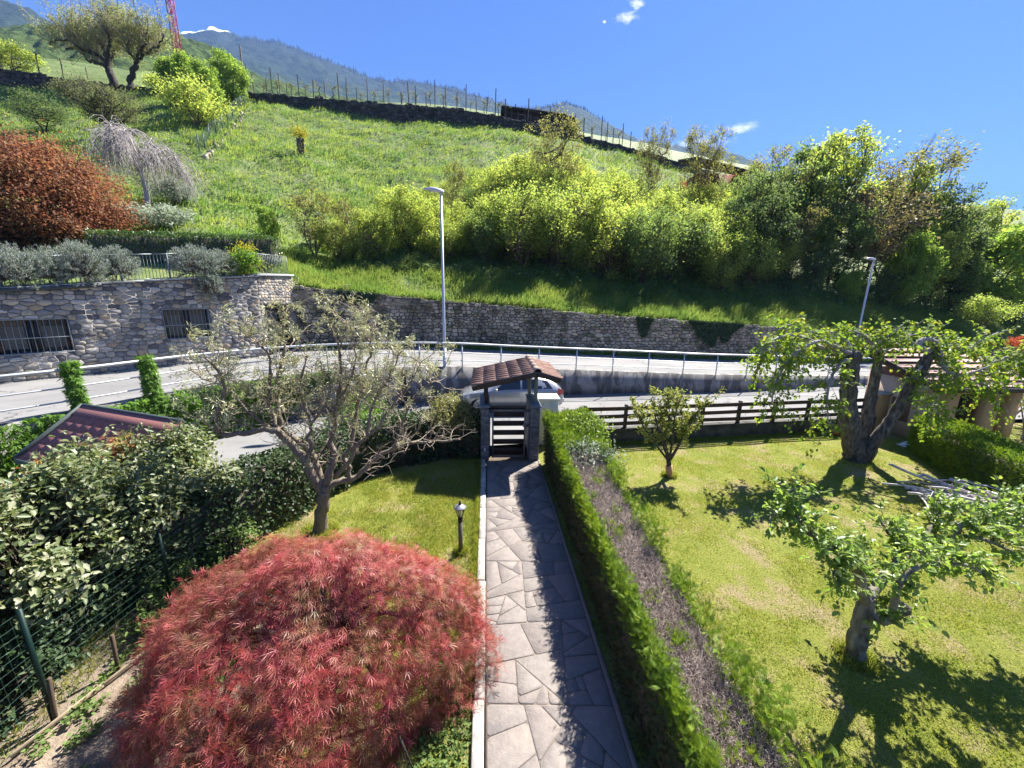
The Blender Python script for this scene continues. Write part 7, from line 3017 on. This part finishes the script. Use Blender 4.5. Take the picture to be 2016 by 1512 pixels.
# ------------------------------------------------------------------ clipped hedge on the far side of the big lawn
box_hedge('boundary_hedge', 'dense clipped conifer hedge bounding the big lawn beside the outbuilding', [(14.3, 10.75), (13.15, 8.3), (12.7, 6.9), (12.3, 4.5), (12.1, 2.0)], 1.1, 1.12, lambda x, y: 0.0, 'leaf_thuja', 60000, .085, 161,
          ratio=.3, tmpl=LANCE, wob=.03, upb=.7)

# ------------------------------------------------------------------ little plum tree, mulberry, persimmon
r = np.random.default_rng(171)
pb = at_z(1318, 938, 0)
pt_ = thing('small_tree', 'little vase shaped tree with budding leaves and a wrapped trunk', 'tree', tuple(pb))
PL = [([(1318, 942, pb[1]), (1317, 915, pb[1]), (1316, 905, pb[1])], .075, .06)]
for q in ([(1316, 908), (1295, 880), (1270, 845), (1255, 815), (1245, 795)], [(1316, 905), (1300, 860), (1290, 820), (1288, 785)], [(1318, 905), (1325, 860), (1330, 815), (1345, 775)],
          [(1318, 905), (1340, 870), (1358, 830), (1385, 800), (1405, 790)], [(1318, 905), (1310, 865), (1318, 820), (1315, 780)], [(1320, 905), (1335, 880), (1350, 850), (1365, 815)]):
    dy = r.uniform(-.45, .45)
    PL.append(([(a, c, pb[1] + dy * k / 4) for k, (a, c) in enumerate(q)], .035, .008))
b = B()
tw = []
for pts_, r0, r1 in PL:
    P = spline([at_y(*q) for q in pts_], 4)
    tube(b, P, np.linspace(r0, r1, len(P)), 7)
    if r0 < .06:
        tw += grow_twigs(r, P, 26, (.15, .48), (0, 0, .9), .35, 1, .25)
twig_sticks(b, tw, .007, .002)
b.build('trunk', 'bark_brown', pt_, smooth=True)
b = B()
twig_leaves(b, r, tw, 26, .075, .62, OVAL, droop=.0, clump=.03)
b.build('crown', 'leaf_plum', pt_, kind='stuff')
b = B()
w0, w1 = at_y(1318, 945, pb[1]), at_y(1317, 916, pb[1])
tube(b, [w0, (w0 + w1) / 2, w1], [.095, .09, .088], 12)
b.build('trunk_wrap', 'trunk_wrap', pt_, smooth=True)

r = np.random.default_rng(172)
mb = thing('pollarded_tree', 'old pollarded lawn tree with three dark stems and arching pale limbs', 'tree', (11.25, 10.3, 0))
MY = 10.3
ML = [([(1684, 912, 10.25), (1682, 890, 10.25), (1676, 860, 10.25), (1670, 800, 10.25), (1672, 750, 10.25), (1676, 712, 10.25), (1680, 700, 10.25)], .29, .175),
      ([(1692, 900, 10.35), (1700, 860, 10.4), (1712, 800, 10.45), (1718, 770, 10.5), (1728, 715, 10.5), (1732, 695, 10.5)], .17, .10),
      ([(1700, 908, 10.2), (1722, 870, 10.15), (1752, 830, 10.1), (1780, 785, 10.05), (1800, 750, 10.0), (1820, 715, 10.0), (1836, 692, 10.0)], .18, .125)]
heads = [ML[0][0][-1], ML[1][0][-1], ML[2][0][-1]]
ARM = [([(1678, 702, 10.25), (1650, 690, 10.2), (1620, 686, 10.1), (1590, 668, 10.0), (1560, 660, 9.9), (1525, 668, 9.8), (1500, 690, 9.7), (1490, 735, 9.7)], .075, .02),
       ([(1678, 705, 10.25), (1640, 712, 10.2), (1600, 690, 10.3), (1575, 655, 10.5), (1560, 640, 10.6), (1520, 650, 10.7)], .07, .02),
       ([(1680, 700, 10.25), (1640, 680, 10.0), (1610, 672, 9.6), (1560, 700, 9.3), (1530, 750, 9.2), (1515, 800, 9.2)], .06, .015),
       ([(1682, 702, 10.25), (1665, 672, 10.4), (1640, 655, 10.6), (1600, 662, 10.8)], .06, .015),
       ([(1676, 705, 10.25), (1650, 720, 9.9), (1632, 760, 9.6), (1628, 800, 9.5), (1630, 835, 9.5)], .05, .012),
       ([(1730, 698, 10.5), (1715, 675, 10.5), (1690, 655, 10.6), (1650, 650, 10.7)], .06, .018),
       ([(1732, 696, 10.5), (1760, 680, 10.6), (1790, 660, 10.7), (1830, 650, 10.8)], .055, .015),
       ([(1730, 698, 10.5), (1740, 670, 10.3), (1760, 655, 10.1), (1775, 640, 10.0)], .05, .015),
       ([(1834, 694, 10.0), (1808, 682, 10.0), (1812, 672, 10.0), (1832, 668, 10.0), (1846, 680, 10.0), (1846, 700, 10.0), (1856, 722, 9.95), (1880, 735, 9.9), (1905, 745, 9.8), (1940, 760, 9.7), (1965, 778, 9.6)], .085, .025),
       ([(1836, 692, 10.0), (1850, 690, 9.9), (1852, 712, 9.8), (1870, 732, 9.6), (1900, 738, 9.4), (1950, 720, 9.2)], .075, .02),
       ([(1836, 690, 10.0), (1870, 680, 10.2), (1900, 690, 10.4), (1930, 670, 10.5), (1965, 655, 10.6)], .05, .012),
       ([(1905, 745, 9.8), (1950, 715, 9.7), (2000, 700, 9.6), (2050, 690, 9.5)], .025, .01),
       ([(1940, 760, 9.7), (1985, 730, 9.6), (2030, 720, 9.5)], .022, .01),
       ([(1820, 716, 10.0), (1805, 735, 9.8), (1815, 760, 9.7), (1830, 765, 9.6)], .04, .012),
       ([(1782, 785, 10.05), (1810, 790, 9.8), (1840, 800, 9.7), (1850, 830, 9.7)], .03, .01)]
b = B()
for pts_, r0, r1 in ML:
    P = spline([at_y(*q) for q in pts_], 5)
    rad = np.linspace(r0, r1, len(P)) * (1 + .10 * r.normal(size=len(P)))
    tube(b, P, rad, 10)
for q, rad in zip(heads, (.24, .15, .18)):
    c = at_y(*q)
    for _ in range(6):
        o_ = rdir(r, 1, (0, 0, .3))[0] * rad * .6
        tube(b, [c + o_ * .2 - [0, 0, rad * .5], c + o_ * .7, c + o_ * 1.15], [rad * .7, rad * .75, rad * .3], 8)
b.build('trunk', 'bark_mulberry', mb, smooth=True)
b = B()
tw = []
hang = []
for pts_, r0, r1 in ARM:
    P = spline([at_y(*q) for q in pts_], 5)
    P += r.normal(size=P.shape) * .012
    tube(b, P, np.linspace(r0, r1, len(P)), 7)
    f, tot = along(P)
    tw += grow_twigs(r, P, int(9 * tot) + 6, (.2, .7), (0, 0, .15), .2, 1, .3)
    hang += grow_twigs(r, P, int(5 * tot) + 4, (.4, 1.15), (0, 0, -1.1), .45, 1, .16, 5)
twig_sticks(b, tw, .011, .003)
twig_sticks(b, hang, .008, .003)
b.build('limbs', 'bark_pale', mb, smooth=True)
b = B()
twig_leaves(b, r, tw, 11, .105, .8, OVAL, droop=.45, clump=.05)
twig_leaves(b, r, hang, 13, .10, .8, OVAL, droop=.6, clump=.05)
b.build('crown', 'leaf_mulberry', mb, kind='stuff')

r = np.random.default_rng(173)
kk = thing('fruit_tree', 'pruned fruit tree with a stout bare trunk and broad fresh leaves at the lawn front', 'tree', (5.03, 3.95, 0))
KL = [([(1683, 1300, 3.95), (1686, 1268, 3.95), (1693, 1235, 3.95), (1703, 1195, 3.95), (1708, 1175, 3.95)], .125, .08),
      ([(1712, 1195, 3.93), (1698, 1165, 3.9), (1692, 1130, 3.88), (1682, 1108, 3.85), (1655, 1088, 3.85), (1625, 1072, 3.85), (1606, 1055, 3.85), (1590, 1047, 3.85), (1575, 1032, 3.87), (1570, 1018, 3.9)], .062, .028),
      ([(1570, 1020, 3.9), (1555, 1022, 3.95), (1535, 1012, 4.0), (1515, 1015, 4.0)], .022, .008),
      ([(1570, 1020, 3.9), (1572, 1000, 3.95), (1560, 985, 4.0), (1552, 965, 4.0)], .02, .007),
      ([(1706, 1190, 3.95), (1725, 1215, 3.85), (1750, 1217, 3.8), (1772, 1200, 3.8), (1780, 1190, 3.8)], .08, .055),
      ([(1750, 1216, 3.8), (1760, 1190, 3.75), (1770, 1150, 3.7), (1800, 1120, 3.7), (1850, 1110, 3.65), (1910, 1115, 3.6), (1945, 1140, 3.6)], .045, .012),
      ([(1708, 1178, 3.95), (1730, 1150, 4.1), (1760, 1115, 4.25), (1800, 1090, 4.35), (1845, 1075, 4.4), (1880, 1055, 4.4), (1892, 1035, 4.4), (1930, 1030, 4.4), (2000, 1035, 4.4), (2050, 1045, 4.4)], .065, .018),
      ([(1760, 1115, 4.25), (1765, 1075, 4.4), (1745, 1045, 4.5), (1730, 1020, 4.55)], .035, .01),
      ([(1800, 1090, 4.35), (1830, 1045, 4.6), (1850, 1010, 4.75), (1870, 985, 4.85)], .035, .01),
      ([(1880, 1055, 4.4), (1930, 1060, 4.2), (1980, 1080, 4.05), (2040, 1110, 3.95)], .03, .01),
      ([(1708, 1178, 3.95), (1690, 1150, 4.2), (1680, 1110, 4.4), (1700, 1070, 4.55)], .035, .01),
      ([(1682, 1108, 3.85), (1660, 1115, 3.75), (1640, 1130, 3.7), (1655, 1160, 3.65)], .018, .007),
      ([(1930, 1030, 4.4), (1960, 1000, 4.55), (2000, 985, 4.65)], .025, .008)]
b = B()
tw = []
for k, (pts_, r0, r1) in enumerate(KL):
    P = spline([at_y(*q) for q in pts_], 5)
    tube(b, P, np.linspace(r0, r1, len(P)) * (1 + .06 * r.normal(size=len(P))), 10)
    if k:
        f, tot = along(P)
        tw += grow_twigs(r, P, int(30 * tot) + 7, (.12, .45), (0.05, 0, .35), .22 if k > 1 else .45, 1, .25)
twig_sticks(b, tw, .006, .002)
c = at_y(1778, 1200, 3.8)
tube(b, [c - [.05, 0, .06], c, c + [.03, 0, .07]], [.05, .085, .055], 9)
b.build('trunk', 'bark_kaki', kk, smooth=True)
PP, DD = [], []
for q in tw:
    f, tot = along(q)
    m_ = 13
    t = .25 + .75 * r.random(m_)
    PP.append(f(tot * t) + r.normal(size=(m_, 3)) * .02)
    DD.append(rdir(r, m_) * .9 + _n(q[-1] - q[0]) * .7 + [.15, 0, -.3])
PP, DD = np.concatenate(PP), np.concatenate(DD)
NN = rdir(r, len(PP), (0, 0, 1), .75)
L = .078 * r.uniform(.6, 1.25, len(PP))
near = np.argsort(np.linalg.norm(PP - [0, 0, EYE], axis=1))[:540:4]
for i_ in near:
    b = B()
    leaves(b, PP[i_:i_ + 1], DD[i_:i_ + 1], NN[i_:i_ + 1], L[i_], L[i_] * .62, OVAL)
    b.build('leaf', 'leaf_kaki', kk)
keep = np.ones(len(PP), bool)
keep[near] = False
b = B()
leaves(b, PP[keep], DD[keep], NN[keep], L[keep], L[keep] * .62, OVAL)
b.build('crown', 'leaf_kaki', kk, kind='stuff')

# ------------------------------------------------------------------ heap of pruned branches
r = np.random.default_rng(181)
hc = at_z(1935, 1008, 0)
for k in range(66):
    a = r.normal() * .55 - .75
    L = r.uniform(.4, 1.35)
    c = hc + np.array([r.normal() * .62, r.normal() * .5, .05 + r.random() * .32])
    d = np.array([math.cos(a), math.sin(a), r.normal() * .12])
    p0_, p1_ = c - d * L / 2, c + d * L / 2
    p0_[2], p1_[2] = max(p0_[2], .03), max(p1_[2], .03)
    b = B()
    m_ = (p0_ + p1_) / 2 + r.normal(size=3) * .06
    m_[2] = max(m_[2], .03)
    rad = r.uniform(.016, .042)
    tube(b, spline([p0_, m_, p1_], 3), np.linspace(rad, rad * .5, 7), 6)
    if r.random() < .5:
        tube(b, [m_, m_ + rdir(r, 1, (*d[:2], .2))[0] * L * .3], [rad * .55, rad * .25], 5)
    o = b.build('cut_branch', 'branch_cut', smooth=True)
    tag(o, 'pale cut branch in the heap of prunings at the boundary hedge', 'branch', 'cut branches in the pruning heap')
for k, (px, py, a) in enumerate(((1835, 970, -.6), (1905, 1000, -1.1))):
    p = at_z(px, py, .04)
    b = B()
    d = np.array([math.cos(a), math.sin(a), 0])
    tube(b, spline([p - d * .5, p + [.03, .02, .03], p + d * .5], 3), np.linspace(.045, .03, 7), 7)
    o = b.build('cut_branch', 'branch_cut', smooth=True)
    tag(o, ('forked pale branch lying apart on the lawn left of the pruning heap', 'short thick branch lying on the lawn in front of the pruning heap')[k], 'branch', 'cut branches in the pruning heap')

# ------------------------------------------------------------------ lawns: short blades, weeds
r = np.random.default_rng(191)


def lawn_blades(name, mat, n, xr, yr, ok, h, w, power, bare, seed):
    r = np.random.default_rng(seed)
    x = r.uniform(*xr, n)
    y = yr[0] + (yr[1] - yr[0]) * r.random(n) ** power
    k = ok(x, y)
    x, y = x[k], y[k]
    d = fbm(x * 1.1 + 1, y * 1.1 + 5, 4) * .6 + fbm(x * 4.2, y * 4.2, 3) * .4
    for bx, by, br in bare:
        d = d - .35 * np.exp(-((x - bx) ** 2 + (y - by) ** 2) / br ** 2)
    k = r.random(len(x)) < np.clip((d - .30) * 5.0, .10, 1)
    x, y = x[k], y[k]
    m_ = len(x)
    hh = h * r.uniform(.5, 1.3, m_) * (.7 + .7 * fbm(x * 2.3, y * 2.3, 2))
    b = B()
    leaves(b, np.stack([x, y, lawn_z(x, y) - .014], 1), rdir(r, m_, (.1, 0, 1.0), .8), rdir(r, m_, (0, -1, .2)), hh, w * r.uniform(.6, 1.3, m_), BLADE)
    b.build(name, mat, kind='stuff')


lawn_blades('lawn_grass', 'grass_lawn', 420000, (2.3, 17), (1.7, 12.6), lambda x, y: (y < 11.55 + (x - 3.6) * .108) & (np.abs(x) < 1.75 * y + 2.0) & (x < 13.9 - (10.9 - y) * .25), .048, .011, 1.35,
            [(5.0, 9.0, .8), (11.3, 10.0, 1.0), (5.1, 3.8, .5), (12.0, 9.2, 1.0), (4.4, 5.6, .7), (6.4, 7.2, .5)], 192)
lawn_blades('garden_grass', 'grass_garden', 110000, (-4.2, -.16), (1.7, 10.6), lambda x, y: (y < 10.4 + np.minimum(0, x + 1) * .55) & ((x > -2.9) | (y > 5.9)) & (np.hypot(x - MC[0], (y - MC[1]) * 1.1) > 1.2), .085, .011, .9,
            [(-3.3, 6.9, .6), (-1.5, 10.1, .9), (-.4, 3.0, .5)], 193)
lawn_blades('verge_grass', 'grass_garden', 50000, (-12, -4.2), (1.5, 6.5), lambda x, y: x < -4.9, .10, .012, 1.0, [], 194)
# longer tufts where the mower does not reach: trunks, kerb, low wall, hedge foot
ex, ey = [], []
for cx_, cy_, rad_ in ((5.03, 3.95, .16), (11.25, 10.25, .5), (4.98, 9.38, .12), (-3.35, 7.14, .22), (-.48, 6.4, .07)):
    a = r.uniform(0, 6.28, 260)
    d = rad_ * r.uniform(.85, 1.6, 260)
    ex.append(cx_ + np.cos(a) * d)
    ey.append(cy_ + np.sin(a) * d)
q = r.uniform(5, 10.3, 1600)
ex.append(-.165 - np.abs(r.normal(size=1600)) * .03)
ey.append(q)
q = r.uniform(3.4, 14.8, 3200)
ex.append(q)
ey.append(11.55 + (q - 3.05) * .1076 - np.abs(r.normal(size=3200)) * .05 - .03)
q = r.uniform(1.8, 9.6, 1800)
ex.append(hw_at(q) + np.abs(r.normal(size=1800)) * .05)
ey.append(q)
ex, ey = np.concatenate(ex), np.concatenate(ey)
ex, ey = np.repeat(ex, 3) + r.normal(size=3 * len(ex)) * .02, np.repeat(ey, 3) + r.normal(size=3 * len(ey)) * .02
m_ = len(ex)
b = B()
leaves(b, np.stack([ex, ey, 0 * ex - .02], 1), rdir(r, m_, (.05, 0, 1.0), .6), rdir(r, m_, (0, -1, .2)), r.uniform(.06, .17, m_), r.uniform(.006, .013, m_), BLADE2)
b.build('edge_tufts', 'grass_garden', kind='stuff')
# dry leaves and clippings scattered over the lawns
m_ = 2600
ex, ey = r.uniform(2.6, 13.5, m_), 2.2 + 9 * r.random(m_) ** 1.2
b = B()
leaves(b, np.stack([ex, ey, .012 + .02 * r.random(m_)], 1), rdir(r, m_, (0, 0, 0)), rdir(r, m_, (0, 0, 1.2)), r.uniform(.018, .045, m_), r.uniform(.01, .025, m_), QUAD)
b.build('fallen_leaves', 'leaf_brownish', kind='stuff')
# weeds on the soil strip by the wire fence and at the maple's foot
n = 15000
x = r.uniform(-4.75, -2.6, n)
y = r.uniform(2.0, 6.2, n)
k = (fbm(x * 2 + 3, y * 2, 3) > .47) & (np.hypot(x - MC[0], (y - MC[1]) * 1.1) > 1.3)
x, y = x[k], y[k]
x2, y2 = r.uniform(-.75, -.17, 1500), r.uniform(2.2, 4.4, 1500)
x, y = np.concatenate([x, x2]), np.concatenate([y, y2])
m_ = len(x)
b = B()
leaves(b, np.stack([x, y, .01 + .06 * r.random(m_)], 1), rdir(r, m_, (0, 0, .4)), rdir(r, m_, (0, 0, 1.5)), r.uniform(.03, .065, m_), r.uniform(.025, .05, m_), OVAL)
b.build('ground_weeds', 'leaf_weed', kind='stuff')

# ------------------------------------------------------------------ air
hm = bpy.data.materials.new('haze')
hm.use_nodes = True
ht_ = hm.node_tree
ht_.nodes.clear()
pv = ht_.nodes.new('ShaderNodeVolumePrincipled')
pv.inputs['Color'].default_value = (.26, .48, 1.0, 1)
pv.inputs['Density'].default_value = HAZE
mo_ = ht_.nodes.new('ShaderNodeOutputMaterial')
ht_.links.new(pv.outputs[0], mo_.inputs['Volume'])
MATS['haze'] = hm
b = B()
box(b, (-7600, -1600, -1.3), (7600, 7100, 1900))
o = b.build('haze', 'haze', kind='stuff')
for o in bpy.data.objects:                                        # things named after a kind get a label where they stand alone
    if o.parent is None and o.type == 'EMPTY' and not o.get('label'):
        o['label'] = o.name.split('.')[0].replace('_', ' ')
